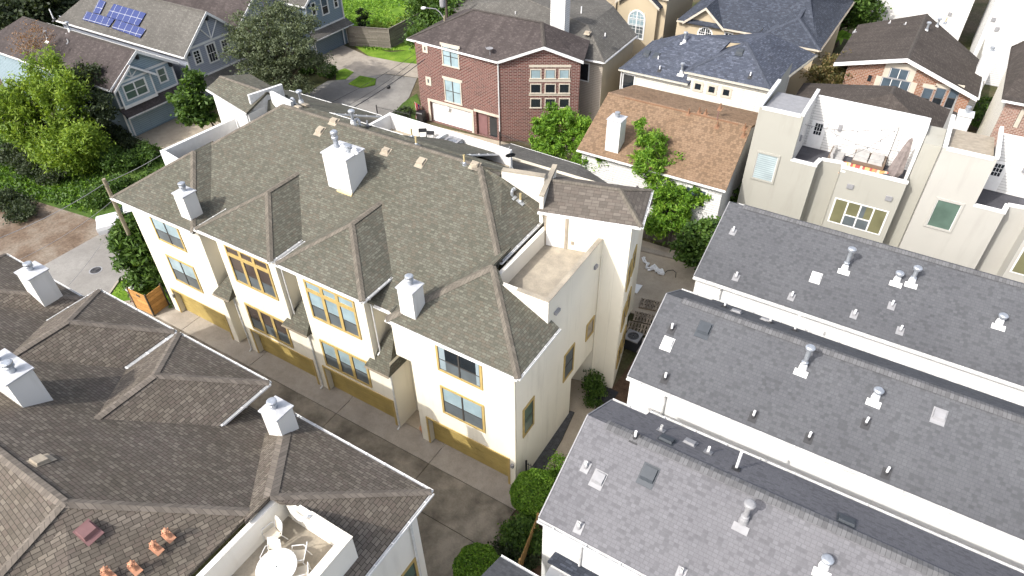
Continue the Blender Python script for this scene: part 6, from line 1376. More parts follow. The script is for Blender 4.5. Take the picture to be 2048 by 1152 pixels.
# ------------------------------------------------------------------ fences and small things on the ground
def board_fence(name, label, pts, h, mat, group=None, posts=True, rails=True, cat='fence'):
    t = thing(name, label, cat, (pts[0][0], pts[0][1], 0), group)
    mb = MB(); rl = MB()
    for a, b in zip(pts[:-1], pts[1:]):
        A, B = Vector((a[0], a[1], 0)), Vector((b[0], b[1], 0)); L = (B-A).length; n = max(1, int(L/.15)); d = (B-A)/L; q = Vector((-d.y, d.x, 0))
        for k in range(n):
            s0, s1 = A+d*(L*k/n+.006), A+d*(L*(k+1)/n-.006); hh = h+random.uniform(-.03, .03)
            mb.hexa([tuple(s0-q*.012), tuple(s1-q*.012), tuple(s1+q*.012), tuple(s0+q*.012)], [(s0.x-q.x*.012, s0.y-q.y*.012, hh), (s1.x-q.x*.012, s1.y-q.y*.012, hh), (s1.x+q.x*.012, s1.y+q.y*.012, hh), (s0.x+q.x*.012, s0.y+q.y*.012, hh)])
        for z in (.35, h*.55, h-.3):
            o = q*.035; rl.hexa([tuple(A+o-q*.02+Vector((0, 0, z))), tuple(B+o-q*.02+Vector((0, 0, z))), tuple(B+o+q*.02+Vector((0, 0, z))), tuple(A+o+q*.02+Vector((0, 0, z)))], [tuple(A+o-q*.02+Vector((0, 0, z+.09))), tuple(B+o-q*.02+Vector((0, 0, z+.09))), tuple(B+o+q*.02+Vector((0, 0, z+.09))), tuple(A+o+q*.02+Vector((0, 0, z+.09)))])
    mb.build('board_panel', mat, t); rl.build('rail', mat, t)
    for p in pts: m = MB(); m.box(p[0]-.05, p[0]+.05, p[1]-.05, p[1]+.05, -.05, h+.08); m.build('post', mat, t)
    return t
fa, fb_, fc = P(700, 91, z=0), P(782, 97, z=0), P(842, 78, z=0)
def hfence(name, label, pts, h, mat):
    t = thing(name, label, 'fence', (pts[0][0], pts[0][1], 0)); mb = MB()
    for a, b in zip(pts[:-1], pts[1:]): pwall(mb, a, b, -.05, h, .06)
    mb.build('board_panel', mat, t)
    for p in pts: m = MB(); m.box(p[0]-.08, p[0]+.08, p[1]-.08, p[1]+.08, -.05, h+.04); m.build('post', mat, t)
    mb = MB()
    for a, b in zip(pts[:-1], pts[1:]): pwall(mb, a, b, h, h+.05, .16)
    mb.build('cap_rail', mat, t); return t
hfence('board_fence', 'grey horizontal board fence around the bright lawn at the end of the street', [fa, fb_, (fc[0]-1.5, fc[1]+2, 0)], 2.4, 'wood_oldh')
board_fence('picket_fence', 'weathered grey wood fence behind the weeping tree at the left edge', [P(-60, 205, z=0), P(0, 243, z=0), P(45, 268, z=0), P(75, 284, z=0)], 2.0, 'wood_old')
board_fence('board_fence', 'weathered grey board fence at the back of the concrete yard', [(-8, 24.2, 0), (-2.6, 24.6, 0), (.6, 24.8, 0), (4.4, 25.0, 0)], 2.0, 'wood_old')
board_fence('board_fence', 'tan board fence beside the white wall at the bottom of the picture', [P(1040, 1160, z=0), P(1075, 1070, z=0)], 1.9, 'wood_tan')
hb = board_fence('board_fence', 'dark board fence between the brick house and the tan-brown roof', [(-14.9, 33.5, 0), (-10.5, 32.0, 0)], 2.0, 'wood_old')
# the orange wood gate screen at the end of the drive
t = thing('wood_gate', 'orange-stained horizontal board gate screen folded at a corner beside the left garage', 'gate', (-28.8, -1.2, 0))
ga, gb, gc = Vector(P(309, 632, z=0)), Vector(P(338, 610, z=0)), Vector(P(262, 604, z=0)); gc = Vector((-30.6, -1.35, 0))
def panel(mb, A, B, h, n=6):
    d = (B-A).normalized(); q = Vector((-d.y, d.x, 0))*.02
    for k in range(n):
        z0, z1 = .06+(h-.06)*k/n, .06+(h-.06)*(k+1)/n-.012
        mb.hexa([(A.x-q.x, A.y-q.y, z0), (B.x-q.x, B.y-q.y, z0), (B.x+q.x, B.y+q.y, z0), (A.x+q.x, A.y+q.y, z0)], [(A.x-q.x, A.y-q.y, z1), (B.x-q.x, B.y-q.y, z1), (B.x+q.x, B.y+q.y, z1), (A.x+q.x, A.y+q.y, z1)])
for A, B in ((ga, gb), (gc, ga)): mb = MB(); panel(mb, A, B, 1.85); mb.build('board_panel', 'wood_new', t)
for p in (ga, gb, gc): mb = MB(); mb.box(p.x-.05, p.x+.05, p.y-.05, p.y+.05, 0, 1.95); mb.build('post', 'bark', t)
mb = MB(); m_ = gc.lerp(ga, .55); mb.box(m_.x-.18, m_.x+.18, m_.y-.05, m_.y-.03, 1.5, 1.66); mb.build('handle', 'bark', t)
def iron_fence(label, pts, h=1.3, group=None):
    t = thing('iron_fence', label, 'fence', (pts[0][0], pts[0][1], 0), group); mb = MB()
    for a, b in zip(pts[:-1], pts[1:]):
        A, B = Vector((a[0], a[1], 0)), Vector((b[0], b[1], 0)); L = (B-A).length; n = max(2, int(L/.13))
        for k in range(n+1): q = A.lerp(B, k/n); mb.tube(q, (q.x, q.y, h), .016, .016, 4)
    mb.build('picket', 'iron', t); mb = MB()
    for a, b in zip(pts[:-1], pts[1:]):
        for z in (.15, h-.15): mb.tube((a[0], a[1], z), (b[0], b[1], z), .022, .022, 4)
    mb.build('rail', 'iron', t); mb = MB()
    for p in pts: mb.box(p[0]-.04, p[0]+.04, p[1]-.04, p[1]+.04, 0, h+.1)
    mb.build('post', 'iron', t); return t
iron_fence('black iron picket fence on the kerb garden left of the orange wood gate', [(-33.0, 1.8), (-31.4, -.55), (-30.7, -1.3)], 1.35, 'black iron fences')
iron_fence('black iron picket fence in front of the red brick house beside the feathery trees', [(-21.0, 31.6), (-16.6, 31.2), (-11.5, 30.8)], 1.3, 'black iron fences')
iron_fence('black iron picket fence at the left corner of the red brick house by the flag', [(-35.0, 30.2), (-31.0, 30.6), (-30.6, 32.2)], 1.3, 'black iron fences')
iron_fence('short black iron gate at the near corner of the cream block behind the topiary', [(.12, .75), (.95, .75)], 1.5, 'black iron fences')
# bins
def bin_(label, x, y, mat, rz=0, h=1.05, w=.6):
    t = thing('wheelie_bin', label, 'bin', (x, y, 0)); mb = MB(); c, s = math.cos(rz), math.sin(rz)
    R_ = lambda a, b, z: (x+a*c-b*s, y+a*s+b*c, z)
    w2, w1 = w/2, w/2*.82
    mb.hexa([R_(-w1, -w1, .05), R_(w1, -w1, .05), R_(w1, w1, .05), R_(-w1, w1, .05)], [R_(-w2, -w2, h), R_(w2, -w2, h), R_(w2, w2, h), R_(-w2, w2, h)]); mb.build('body', mat, t)
    mb = MB(); e = w2+.03; mb.hexa([R_(-e, -e, h), R_(e, -e, h), R_(e, e, h), R_(-e, e, h)], [R_(-e*.8, -e*.8, h+.10), R_(e*.8, -e*.8, h+.10), R_(e*.9, e*.9, h+.12), R_(-e*.9, e*.9, h+.12)]); mb.build('lid', mat, t)
    for k in (-1, 1): mb = MB(); mb.tube(R_(k*w2*.8, w2*.9, .12), R_(k*(w2*.8+.07), w2*.9, .12), .12, .12, 12); mb.build('wheel', 'black', t)
    mb = MB(); mb.tube(R_(-w2*.8, w2+.06, h-.06), R_(w2*.8, w2+.06, h-.06), .02, .02, 6); mb.build('handle', 'black', t); return t
bin_('dark green wheelie bin standing in front of the blue house garage', -51.3, 19.4, 'bin_green', .2, 1.15, .85)
bin_('black wheelie bin between the orange wood gate and the cream wall', -28.75, .55, 'black', 0, 1.1, .6)
bin_('black wheelie bin by the brick garage under the flag', -30.4, 31.6, 'black', .1, 1.1, .7)
# air conditioners
def ac(label, x, y, z, w=.85, h=.85, body='ventgrey', rz=0):
    t = thing('air_conditioner', label, 'air conditioner', (x, y, z), 'outdoor air conditioners'); c, s = math.cos(rz), math.sin(rz)
    R_ = lambda a, b, q: (x+a*c-b*s, y+a*s+b*c, z+q); k = w/2
    mb = MB(); mb.hexa([R_(-k, -k, .05), R_(k, -k, .05), R_(k, k, .05), R_(-k, k, .05)], [R_(-k, -k, h-.08), R_(k, -k, h-.08), R_(k, k, h-.08), R_(-k, k, h-.08)])
    for i in range(9):
        q = .1+i*(h-.22)/9
        for (a, b, a2, b2) in ((-k-.012, -k-.012, k+.012, -k-.012), (k+.012, -k-.012, k+.012, k+.012)): mb.tube(R_(a, b, q), R_(a2, b2, q), .012, .012, 4)
    mb.build('housing', 'darkmetal' if body == 'ventgrey' else 'galv', t)
    mb = MB(); e = k+.02
    N = 16; r_ = k*.78; ring = [(r_*math.cos(2*math.pi*j/N), r_*math.sin(2*math.pi*j/N)) for j in range(N)]; sq = []
    for j in range(N):
        a = 2*math.pi*j/N; m = max(abs(math.cos(a)), abs(math.sin(a))); sq.append((e*math.cos(a)/m, e*math.sin(a)/m))
    for j in range(N): j2 = (j+1) % N; mb.poly([R_(*ring[j], h), R_(*ring[j2], h), R_(*sq[j2], h), R_(*sq[j], h)][::-1]); mb.poly([R_(*sq[j], h), R_(*sq[j2], h), R_(*sq[j2], h-.09), R_(*sq[j], h-.09)]); mb.poly([R_(*ring[j], h), R_(*ring[j2], h), R_(*ring[j2], h-.12), R_(*ring[j], h-.12)])
    mb.build('top_panel', 'ventgrey', t)
    mb = MB(); mb.lathe(R_(0, 0, h-.16), [(.12, 0), (.12, .06), (.05, .08)], 10)
    for j in range(4):
        a = j*math.pi/2+.4; ca, sa = math.cos(a), math.sin(a); r1 = r_*.9
        mb.poly([R_(.1*ca-.03*sa, .1*sa+.03*ca, h-.12), R_(r1*ca-.16*sa, r1*sa+.16*ca, h-.10), R_(r1*ca+.12*sa, r1*sa-.12*ca, h-.15), R_(.1*ca+.03*sa, .1*sa-.03*ca, h-.14)])
    mb.build('fan', 'ventgrey', t); mb = MB()
    for rr in (.25, .45, .65, .85):
        pts = [R_(r_*rr*math.cos(a), r_*rr*math.sin(a), h+.004) for a in np.linspace(0, 2*math.pi, 17)]; mb.path(pts, .006, 4)
    mb.build('grille', 'ventgrey', t); return t
q = P(1268, 672, z=.95); ac('grey air conditioner on the ground beside the cream stair tower', q[0]-.05, q[1], 0, .95, .95)
q = P(904, 281, z=10.95); ac('pale blue-grey air conditioner on the rear roof terrace of the cream block', q[0], q[1], 9.99, .95, .98, 'galv')
q = P(1950, 205, z=.9); ac('black air conditioner in the gap beside the orange brick house', q[0], q[1], 0, .9, .9)
mb = MB(); q = P(1268, 690, z=0); mb.box(.75, 1.85, q[1]-.5, q[1]+.9, -.05, .05); tag(mb.build('concrete_pad', 'concrete'), kind='structure')
# yard clutter: pallets, white tangled hose, sheet of board
def pallet(label, x, y, z, rz, lean=0.0):
    t = thing('pallet', label, 'pallet', (x, y, z), 'weathered wooden pallets'); c, s = math.cos(rz), math.sin(rz)
    cl, sl = math.cos(lean), math.sin(lean)
    R_ = lambda a, b, q: (x+a*c-(b*cl-q*sl)*s, y+a*s+(b*cl-q*sl)*c, z+b*sl+q*cl)
    def bx(mb, a0, a1, b0, b1, z0, z1): mb.hexa([R_(a0, b0, z0), R_(a1, b0, z0), R_(a1, b1, z0), R_(a0, b1, z0)], [R_(a0, b0, z1), R_(a1, b0, z1), R_(a1, b1, z1), R_(a0, b1, z1)])
    for k in range(9): mb = MB(); bx(mb, -.95+.215*k, -.95+.215*k+.13, 0, .95, .10, .125); mb.build('slat', 'wood_pallet', t)
    mb = MB()
    for b in (0.02, .43, .85): bx(mb, -.95, .98, b, b+.09, 0, .10)
    mb.build('runner', 'wood_pallet', t); return t
pallet('weathered wooden pallet lying in the concrete yard, nearest the board sheet', .75, 16.9, 0.0, .22, .05); pallet('weathered wooden pallet in the concrete yard, between the other pallet and the air conditioner', .95, 15.4, .02, .22, .05); pallet('small wooden pallet next to the grey air conditioner beside the stair tower', 1.0, 14.2, .05, .22, .1)
mb = MB(); rnd = random.Random(4)
path = [P(u, v, z=.06) for u, v in ((1287, 515), (1290, 523), (1295, 528), (1293, 537), (1303, 540), (1308, 533), (1316, 537), (1312, 545), (1322, 541), (1326, 549), (1318, 547), (1310, 541), (1300, 534), (1297, 541), (1306, 537), (1318, 543), (1324, 547))]
for j in range(3): mb.path([(p[0]+rnd.uniform(-.12, .12), p[1]+rnd.uniform(-.12, .12), .05+.04*j+rnd.uniform(0, .08)) for p in path], .055, 6)
tag(mb.build('hose', 'pvc'), 'white tangled hose lying on the concrete yard floor', 'hose')
mb = MB(); mb.path([P(u, v, z=.02) for u, v in ((1326, 549), (1335, 541), (1346, 540), (1352, 545), (1351, 555))], .02, 5); tag(mb.build('cable', 'black'), 'thin dark cable curving across the concrete yard from the white hose', 'cable')
a = [P(u, v, z=.05) for u, v in ((1268, 567), (1285, 571), (1274, 587), (1262, 582))]; mb = MB(); mb.prism([p[:2] for p in a][::-1], .03, .07); tag(mb.build('white_board', 'pvc'), 'white board with a dark square lying on the yard beside the stair tower', 'board')
# manhole
mx, my = P(191, 540, z=0)[:2]; t = thing('manhole_cover', 'round dark manhole cover in the street', 'manhole', (mx, my, 0)); mb = MB(); mb.lathe((mx, my, -.05), [(.48, 0), (.48, .03), (.40, .03)], 24); mb.build('frame', 'ventgrey', t)
mb = MB(); mb.lathe((mx, my, -.05), [(.39, 0), (.39, .034)], 24)
for r_ in (.1, .2, .3): mb.path([(mx+r_*math.cos(a), my+r_*math.sin(a), -.012) for a in np.linspace(0, 2*math.pi, 17)], .014, 4)
mb.build('lid', 'rubber', t)
# poles, wires, street lamp
pt = P(207, 358, z=9.2); t = thing('utility_pole', 'weathered wooden utility pole behind the left end of the cream block', 'pole', (pt[0], pt[1], 0)); mb = MB(); mb.tube((pt[0], pt[1], -.1), (pt[0], pt[1], 9.2), .16, .12, 10); mb.build('shaft', 'pole', t)
mb = MB(); mb.lathe((pt[0], pt[1]+.16, 8.7), [(.03, 0), (.06, .05), (.03, .12)], 8); mb.build('insulator', 'ventgrey', t)
t = thing('overhead_wire', 'overhead wires running past the wooden pole over the dirt verge', 'wires', pt, 'overhead wires'); mb = MB()
mb.path(sag(P(-80, 505, z=8.6), (pt[0], pt[1], 8.9), .35)+sag((pt[0], pt[1], 8.9), P(330, 305, z=9.2), .1)[1:], .02, 5); mb.build('wire', 'ventgrey', t); mb = MB(); mb.path(sag((pt[0], pt[1], 7.6), P(-60, 560, z=7.8), .5), .013, 5); mb.build('thin_wire', 'ventgrey', t); mb = MB(); mb.path(sag((pt[0], pt[1], 6.6), P(60, 640, z=6.8), .6), .013, 5); mb.build('thin_wire', 'ventgrey', t)
t = thing('overhead_wire', 'dark overhead cables crossing above the street towards the red brick house', 'wires', P(700, 220, z=9), 'overhead wires'); 
for p, q, s, r_ in (((620, 262), (850, 118), .3, .030), ((560, 250), (842, 100), .4, .016), ((640, 240), (840, 112), .35, .014)): mb = MB(); mb.path(sag(P(*p, z=9.5), P(*q, z=9.5), s), r_, 5); mb.build('wire', 'iron', t)
q = P(777, 175, z=9.2); mb = MB(); mb.lathe(tuple(q), [(.05, -.12), (.16, -.05), (.16, .12), (.05, .2)], 8); mb.build('splice_case', 'iron', t)
lp = P(889, 36, z=9.4); t = thing('street_lamp', 'street lamp with a curved arm and pale head above the brick house roof', 'street lamp', (lp[0], lp[1], 0)); mb = MB(); mb.tube((lp[0], lp[1], -.1), (lp[0], lp[1], 9.6), .13, .10, 10); mb.build('shaft', 'pole', t)
hd = P(847, 15, z=10.4); mb = MB(); m1 = P(872, 18, z=10.2); mb.path([(lp[0], lp[1], 9.3), lerp((lp[0], lp[1], 9.6), m1, .5), m1, hd], .05, 8); mb.build('arm', 'ventgrey', t); mb = MB(); mb.lathe((hd[0], hd[1], hd[2]-.12), [(.08, 0), (.26, .04), (.24, .14), (.06, .2)], 10); mb.build('lamp_head', 'white', t)
tp = P(893, 20, z=9.0); t = thing('utility_pole', 'dark utility pole with a pale transformer can at the top edge of the picture', 'pole', (tp[0], tp[1], 0)); mb = MB(); mb.tube((tp[0], tp[1], -.1), (tp[0], tp[1], 12.2), .17, .13, 10); mb.build('shaft', 'bark', t); q = P(885, 3, z=10.6); mb = MB(); mb.lathe((q[0], q[1], q[2]-.5), [(.26, 0), (.30, .1), (.30, .95), (.22, 1.05)], 14); mb.build('transformer', 'ventgrey', t)
# flag on the brick house
t = thing('flag', 'red and white striped flag with a blue corner hanging at the brick garage corner', 'flag', P(838, 215, y=BY-.2)); a = P(843, 212, y=BY-.05); b = P(829, 204, y=BY-1.0); mb = MB(); mb.tube(a, b, .02, .02, 6); mb.build('pole', 'white', t)
fl = NT('flag_stripes'); uv = fl.uv(); sx = fl.n("SeparateXYZ"); fl.l(uv, sx.inputs[0]); md = fl.n("Math", operation='SINE'); m2 = fl.n("Math", operation='MULTIPLY'); m2.inputs[1].default_value = 30; fl.l(sx.outputs[0], m2.inputs[0]); fl.l(m2.outputs[0], md.inputs[0])
M['flagm'] = fl.fin(fl.ramp(md.outputs[0], [(0, (.55, .05, .07)), (.5, (.72, .70, .68))], 'CONSTANT'), .8, .1); M['flagblue'] = plain('flag_blue', (.03, .04, .16), .8)
p0 = lerp(a, b, .25); p1 = lerp(a, b, .98); mb = MB(); N = 6
def fp(k, j): q = lerp(p0, p1, k/N); return (q[0]+.10*math.sin(k*1.9+j), q[1]+.05*math.cos(k*2+j*.7), q[2]-j*.30)
for k in range(N):
    for j in range(6): mb.poly([fp(k, j), fp(k+1, j), fp(k+1, j+1), fp(k, j+1)])
mb.build('cloth', 'flagm', t); mb = MB()
for k in range(3): mb.poly([(c[0], c[1]-.02, c[2]) for c in (fp(k, 0), fp(k+1, 0), fp(k+1, 2), fp(k, 2))])
mb.build('canton', 'flagblue', t)
# pickup half hidden behind the corner of the block
t = thing('pickup_truck', 'silver pickup truck half hidden behind the left corner of the cream block', 'pickup truck', (-42, 5, 0)); M['carpaint'] = plain('car_paint_silver', (.60, .61, .63), .25, var=.04, spec=.6)
o = Vector(P(232, 440, z=.9)); ax = Vector((.52, .85, 0)).normalized(); ay = Vector((-ax.y, ax.x, 0)); o = o+ax*1.3
def cp(a, b, z): q = o+ax*a+ay*b; return (q.x, q.y, z)
def cbox(mb, a0, a1, w0, z0, b0, b1, w1, z1): mb.hexa([cp(a0, -w0, z0), cp(a1, -w0, z0), cp(a1, w0, z0), cp(a0, w0, z0)], [cp(b0, -w1, z1), cp(b1, -w1, z1), cp(b1, w1, z1), cp(b0, w1, z1)])
mb = MB(); cbox(mb, -2.7, 2.7, .96, .45, -2.75, 2.7, .98, .80); cbox(mb, -2.75, 2.7, .98, .80, -2.7, 2.68, .93, 1.08); cbox(mb, -2.7, -1.05, .93, 1.08, -2.45, -1.0, .84, 1.17); mb.build('body', 'carpaint', t)
mb = MB(); cbox(mb, -1.05, 1.1, .90, 1.1, -.45, .95, .72, 1.72); mb.build('windscreen', 'gl_dark', t); mb = MB(); cbox(mb, -.5, 1.0, .73, 1.725, -.4, .9, .68, 1.80); mb.build('cab_roof', 'carpaint', t)
mb = MB(); cbox(mb, 1.25, 2.6, .80, 1.085, 1.25, 2.6, .80, 1.10); mb.build('truck_bed', 'black', t)
for a in (-1.75, 1.7):
    for b in (-1, 1): mb = MB(); mb.tube(cp(a, b*.80, .38), cp(a, b*1.0, .38), .38, .38, 16); w = mb.build('wheel', 'black', t); mb = MB(); mb.tube(cp(a, b*.99, .38), cp(a, b*1.01, .38), .22, .22, 12); mb.build('rim', 'galv', w)
for b in (-.7, .7): mb = MB(); cbox_ = [cp(-2.76, b-.18, .78), cp(-2.74, b-.18, .78), cp(-2.74, b+.18, .78), cp(-2.76, b+.18, .78)]; mb.hexa(cbox_, [(p[0], p[1], .98) for p in cbox_]); mb.build('headlight', 'white', t)
# foreground roof deck: round table with four chairs
DZ = 10.0; tc_ = P(553, 1134, z=DZ+.74)
M['sling'] = plain('chair_sling', (.62, .56, .46), .8, var=.1)
t = thing('patio_table', 'round white glass-topped patio table on the foreground roof deck', 'table', (tc_[0], tc_[1], DZ)); mb = MB(); mb.lathe((tc_[0], tc_[1], DZ+.70), [(.62, 0), (.66, .02), (.66, .05), (.64, .06)], 32); mb.build('table_top', 'white', t)
mb = MB(); mb.lathe((tc_[0], tc_[1], DZ+.757), [(.03, 0), (.03, .004)], 10); mb.build('umbrella_hole', 'black', t)
for k in range(4): a = math.pi/4+k*math.pi/2; mb = MB(); mb.path([(tc_[0]+.5*math.cos(a), tc_[1]+.5*math.sin(a), DZ), (tc_[0]+.42*math.cos(a), tc_[1]+.42*math.sin(a), DZ+.7)], .022, 6); mb.build('leg', 'white', t)
def deck_chair(label, x, y, rz):
    t = thing('patio_chair', label, 'chair', (x, y, DZ), 'white patio chairs on the foreground deck'); c, s = math.cos(rz), math.sin(rz); R_ = lambda a, b, z: (x+a*c-b*s, y+a*s+b*c, DZ+z)
    for k in (-1, 1):
        mb = MB(); mb.path([R_(k*.27, -.27, 0), R_(k*.27, -.25, .42), R_(k*.28, -.20, .64), R_(k*.28, .18, .66), R_(k*.24, .24, .62)], .017, 6); mb.build('front_leg', 'white', t)
        mb = MB(); mb.path([R_(k*.26, .34, 0), R_(k*.24, .20, .42), R_(k*.24, .28, .65), R_(k*.22, .36, .92)], .017, 6); mb.build('rear_leg', 'white', t)
    mb = MB(); mb.path([R_(-.22, .36, .92), R_(-.1, .38, .955), R_(.1, .38, .955), R_(.22, .36, .92)], .017, 6); mb.build('back_frame', 'white', t)
    mb = MB(); mb.hexa([R_(-.24, -.25, .41), R_(.24, -.25, .41), R_(.24, .2, .40), R_(-.24, .2, .40)], [R_(-.24, -.25, .425), R_(.24, -.25, .425), R_(.24, .2, .415), R_(-.24, .2, .415)]); mb.build('seat', 'sling', t)
    mb = MB(); mb.hexa([R_(-.23, .22, .46), R_(.23, .22, .46), R_(.23, .235, .46), R_(-.23, .235, .46)], [R_(-.22, .365, .93), R_(.22, .365, .93), R_(.22, .38, .93), R_(-.22, .38, .93)]); mb.build('backrest', 'sling', t); return t
for lab, u, v, ang_ in (('white patio chair standing apart in the shaded corner of the foreground deck', 545, 1068, -.25), ('white patio chair pushed up to the far left side of the round table', 544, 1112, .35), ('white patio chair at the right of the round table in the sun', 596, 1112, -.95), ('white patio chair at the lower right of the round table', 601, 1146, -2.3)):
    q = P(u, v, z=DZ+.45); deck_chair(lab, q[0], q[1], ang_)
# two dark folding chairs on the rear terrace and a dish
def fold_chair(label, x, y, rz):
    z0 = 10.01; t = thing('folding_chair', label, 'chair', (x, y, z0), 'dark folding chairs on the rear terrace'); c, s = math.cos(rz), math.sin(rz); R_ = lambda a, b, z: (x+a*c-b*s, y+a*s+b*c, z0+z)
    for k in (-.25, .25):
        for a, b in (((k, -.3, 0), (k, .25, .95)), ((k, .3, 0), (k, -.25, .55))): mb = MB(); mb.tube(R_(*a), R_(*b), .022, .022, 6); mb.build('leg', 'iron', t)
    mb = MB(); mb.hexa([R_(-.25, -.25, .46), R_(.25, -.25, .46), R_(.25, .12, .43), R_(-.25, .12, .43)], [R_(-.25, -.25, .48), R_(.25, -.25, .48), R_(.25, .12, .45), R_(-.25, .12, .45)]); mb.build('seat', 'iron', t); mb = MB(); mb.hexa([R_(-.25, .16, .75), R_(.25, .16, .75), R_(.25, .18, .75), R_(-.25, .18, .75)], [R_(-.25, .25, .98), R_(.25, .25, .98), R_(.25, .27, .98), R_(-.25, .27, .98)]); mb.build('backrest', 'iron', t); return t
q = P(846, 274, z=10.5); fold_chair('dark folding chair on the rear terrace, left one beside the white wall', q[0], q[1], .6); q = P(860, 279, z=10.5); fold_chair('dark folding chair on the rear terrace, right one nearer the air conditioner', q[0], q[1], .4)
q = P(1021, 312, z=11.4); t = thing('satellite_dish', 'grey satellite dish on a tripod mast behind the ridge of the cream block', 'satellite dish', (q[0], q[1], 9.9)); mb = MB(); mb.tube((q[0], q[1], 9.9), (q[0], q[1], 11.3), .035, .035, 8)
for k in range(3): a = k*2.1+.5; mb.tube((q[0]+.5*math.cos(a), q[1]+.5*math.sin(a), 9.9), (q[0], q[1], 10.8), .02, .02, 6)
mb.build('mast', 'white', t); mb = MB(); i0 = 0; N = 18; nrm = Vector((-.5, .6, .62)).normalized(); u_ = nrm.orthogonal().normalized(); w_ = nrm.cross(u_); cc_ = Vector((q[0], q[1], 11.4)); rings = []
for r_ in (.02, .13, .24, .31): rings.append([tuple(cc_+u_*(r_*math.cos(2*math.pi*k/N))+w_*(r_*1.1*math.sin(2*math.pi*k/N))+nrm*(r_*r_*.5)) for k in range(N)])
for A, B in zip(rings[:-1], rings[1:]):
    for k in range(N): mb.poly([A[k], A[(k+1) % N], B[(k+1) % N], B[k]])
mb.build('dish', 'ventdark', t); mb = MB(); mb.tube(rings[-1][4], tuple(cc_+nrm*.55), .015, .015, 5); mb.lathe(tuple(cc_+nrm*.55), [(.03, -.05), (.05, 0), (.03, .06)], 8); mb.build('feed_arm', 'ventgrey', t)
# pots
for lab, u, v in (('small terracotta planter at the edge of the entry recess by the right garage', 840, 866),): q = P(u, v, z=.2); t = thing('planter', lab, 'planter', (q[0], q[1], 0)); mb = MB(); mb.lathe((q[0], q[1]+.3, 0), [(.13, 0), (.19, .3), (.21, .3), (.21, .36), (.17, .36)], 14); mb.build('pot', 'terracotta', t)
q = P(264, 586, z=.8); t = thing('utility_box', 'red and white post-like utility box on the grass corner beside the iron fence', 'utility box', (q[0], q[1], 0)); mb = MB(); mb.box(q[0]-.2, q[0]+.2, q[1]-.2, q[1]+.2, -.03, 1.1); mb.build('body', 'brick_red', t); mb = MB(); mb.box(q[0]-.23, q[0]+.23, q[1]-.23, q[1]+.23, 1.1, 1.2); mb.build('cap', 'white', t)

# ------------------------------------------------------------------ trees, shrubs and growth
def B(u, v, z, rx, ry=None, rz=None): p = P(u, v, z=z); return (p[0], p[1], p[2], rx, ry or rx, rz or rx*.75)
def base(u, v): return P(u, v, z=0)
b0 = base(95, 330)
tree('weeping_tree', 'tall yellow-green weeping tree with airy drooping foliage at the left edge', 'tree', (-60.5, 9.5, 0), [B(40, 190, 6.0, 2.6), B(110, 170, 6.8, 2.6), B(85, 125, 7.8, 1.9), B(40, 250, 4.0, 2.0), B(135, 215, 5.0, 2.0), B(95, 280, 3.0, 2.2), B(150, 150, 6.0, 1.6), B(10, 215, 5.5, 2.0)], 21000, 'lf_yellow', .13, .22, 50, .40, droop=.8, aspect=3.2, limbs=40, shell=.3)
tree('broadleaf_tree', 'dark green and purplish tree between the weeping tree and the blue house', 'tree', (-57.5, 11.5, 0), [B(165, 165, 5.5, 2.2), B(185, 220, 4.2, 2.0), B(165, 240, 3.0, 1.9), B(140, 190, 5.0, 1.6), B(185, 165, 4.6, 1.5)], 16000, 'lf_dark', .16, .2, 70, .55, limbs=14)
tree('weeping_tree', 'small olive weeping tree below the tall yellow-green one', 'tree', (-55.5, 8.5, 0), [B(165, 270, 3.6, 1.8), B(120, 300, 2.6, 1.8), B(165, 310, 1.6, 1.6)], 13000, 'lf_yellow', .13, .12, 80, .5, droop=.55, aspect=2.4, limbs=14)
tree('bare_tree', 'thin tree with sparse dry orange twigs in front of the plum-brown roof', 'tree', (-66, 12.2, 0), [B(65, 75, 8.0, 2.0, 2.0, 1.2), B(55, 92, 7.4, 1.8, 1.8, .8)], 1500, 'lf_bare', .10, .09, 25, .5, bark='barkpale', limbs=26, fork=.75)
tree('oak_tree', 'broad grey-green oak with spreading limbs between the blue-grey houses', 'tree', (-45.6, 28.6, 0), [B(520, 60, 7.6, 3.0), B(580, 90, 6.6, 2.8), B(500, 110, 6.0, 2.6), B(560, 140, 4.4, 2.6), B(620, 120, 4.6, 2.0), B(545, 20, 8.4, 2.4), B(600, 45, 7.6, 2.4), B(480, 60, 7.0, 2.0), B(600, 180, 2.4, 1.8), B(520, 160, 3.2, 2.2)], 32000, 'lf_oak', .14, .34, 55, .5, limbs=34, shell=.3)
tree('broadleaf_tree', 'fresh green slender tree in front of the garage between the blue and grey houses', 'tree', (-46.5, 19.6, 0), [B(385, 160, 5.4, .9, .9, 1.2), B(370, 195, 4.4, 1.3), B(400, 205, 3.6, 1.3), B(385, 232, 2.4, 1.4), B(410, 235, 2.2, 1.0)], 6500, 'lf_mid', .26, .11, 40, .4, limbs=14)
fg_ = 'feathery bright green trees in front of the tan-brown roof'
tree('feathery_tree', 'feathery bright green tree beside the red brick gable wall', 'tree', P(1120, 330, z=0), [B(1090, 250, 5.8, 1.3, 1.3, .8), B(1130, 238, 6.2, 1.5, 1.3, .9), B(1115, 285, 4.6, 1.8, 1.6, 1.0), B(1155, 270, 4.8, 1.4, 1.2, .8), B(1082, 285, 3.8, 1.2, 1.2, .7), B(1105, 222, 6.6, .5, .5, .9)], 15000, 'lf_bright', .11, .11, 60, .26, droop=.3, aspect=2.8, group=fg_, limbs=22, shell=.45)
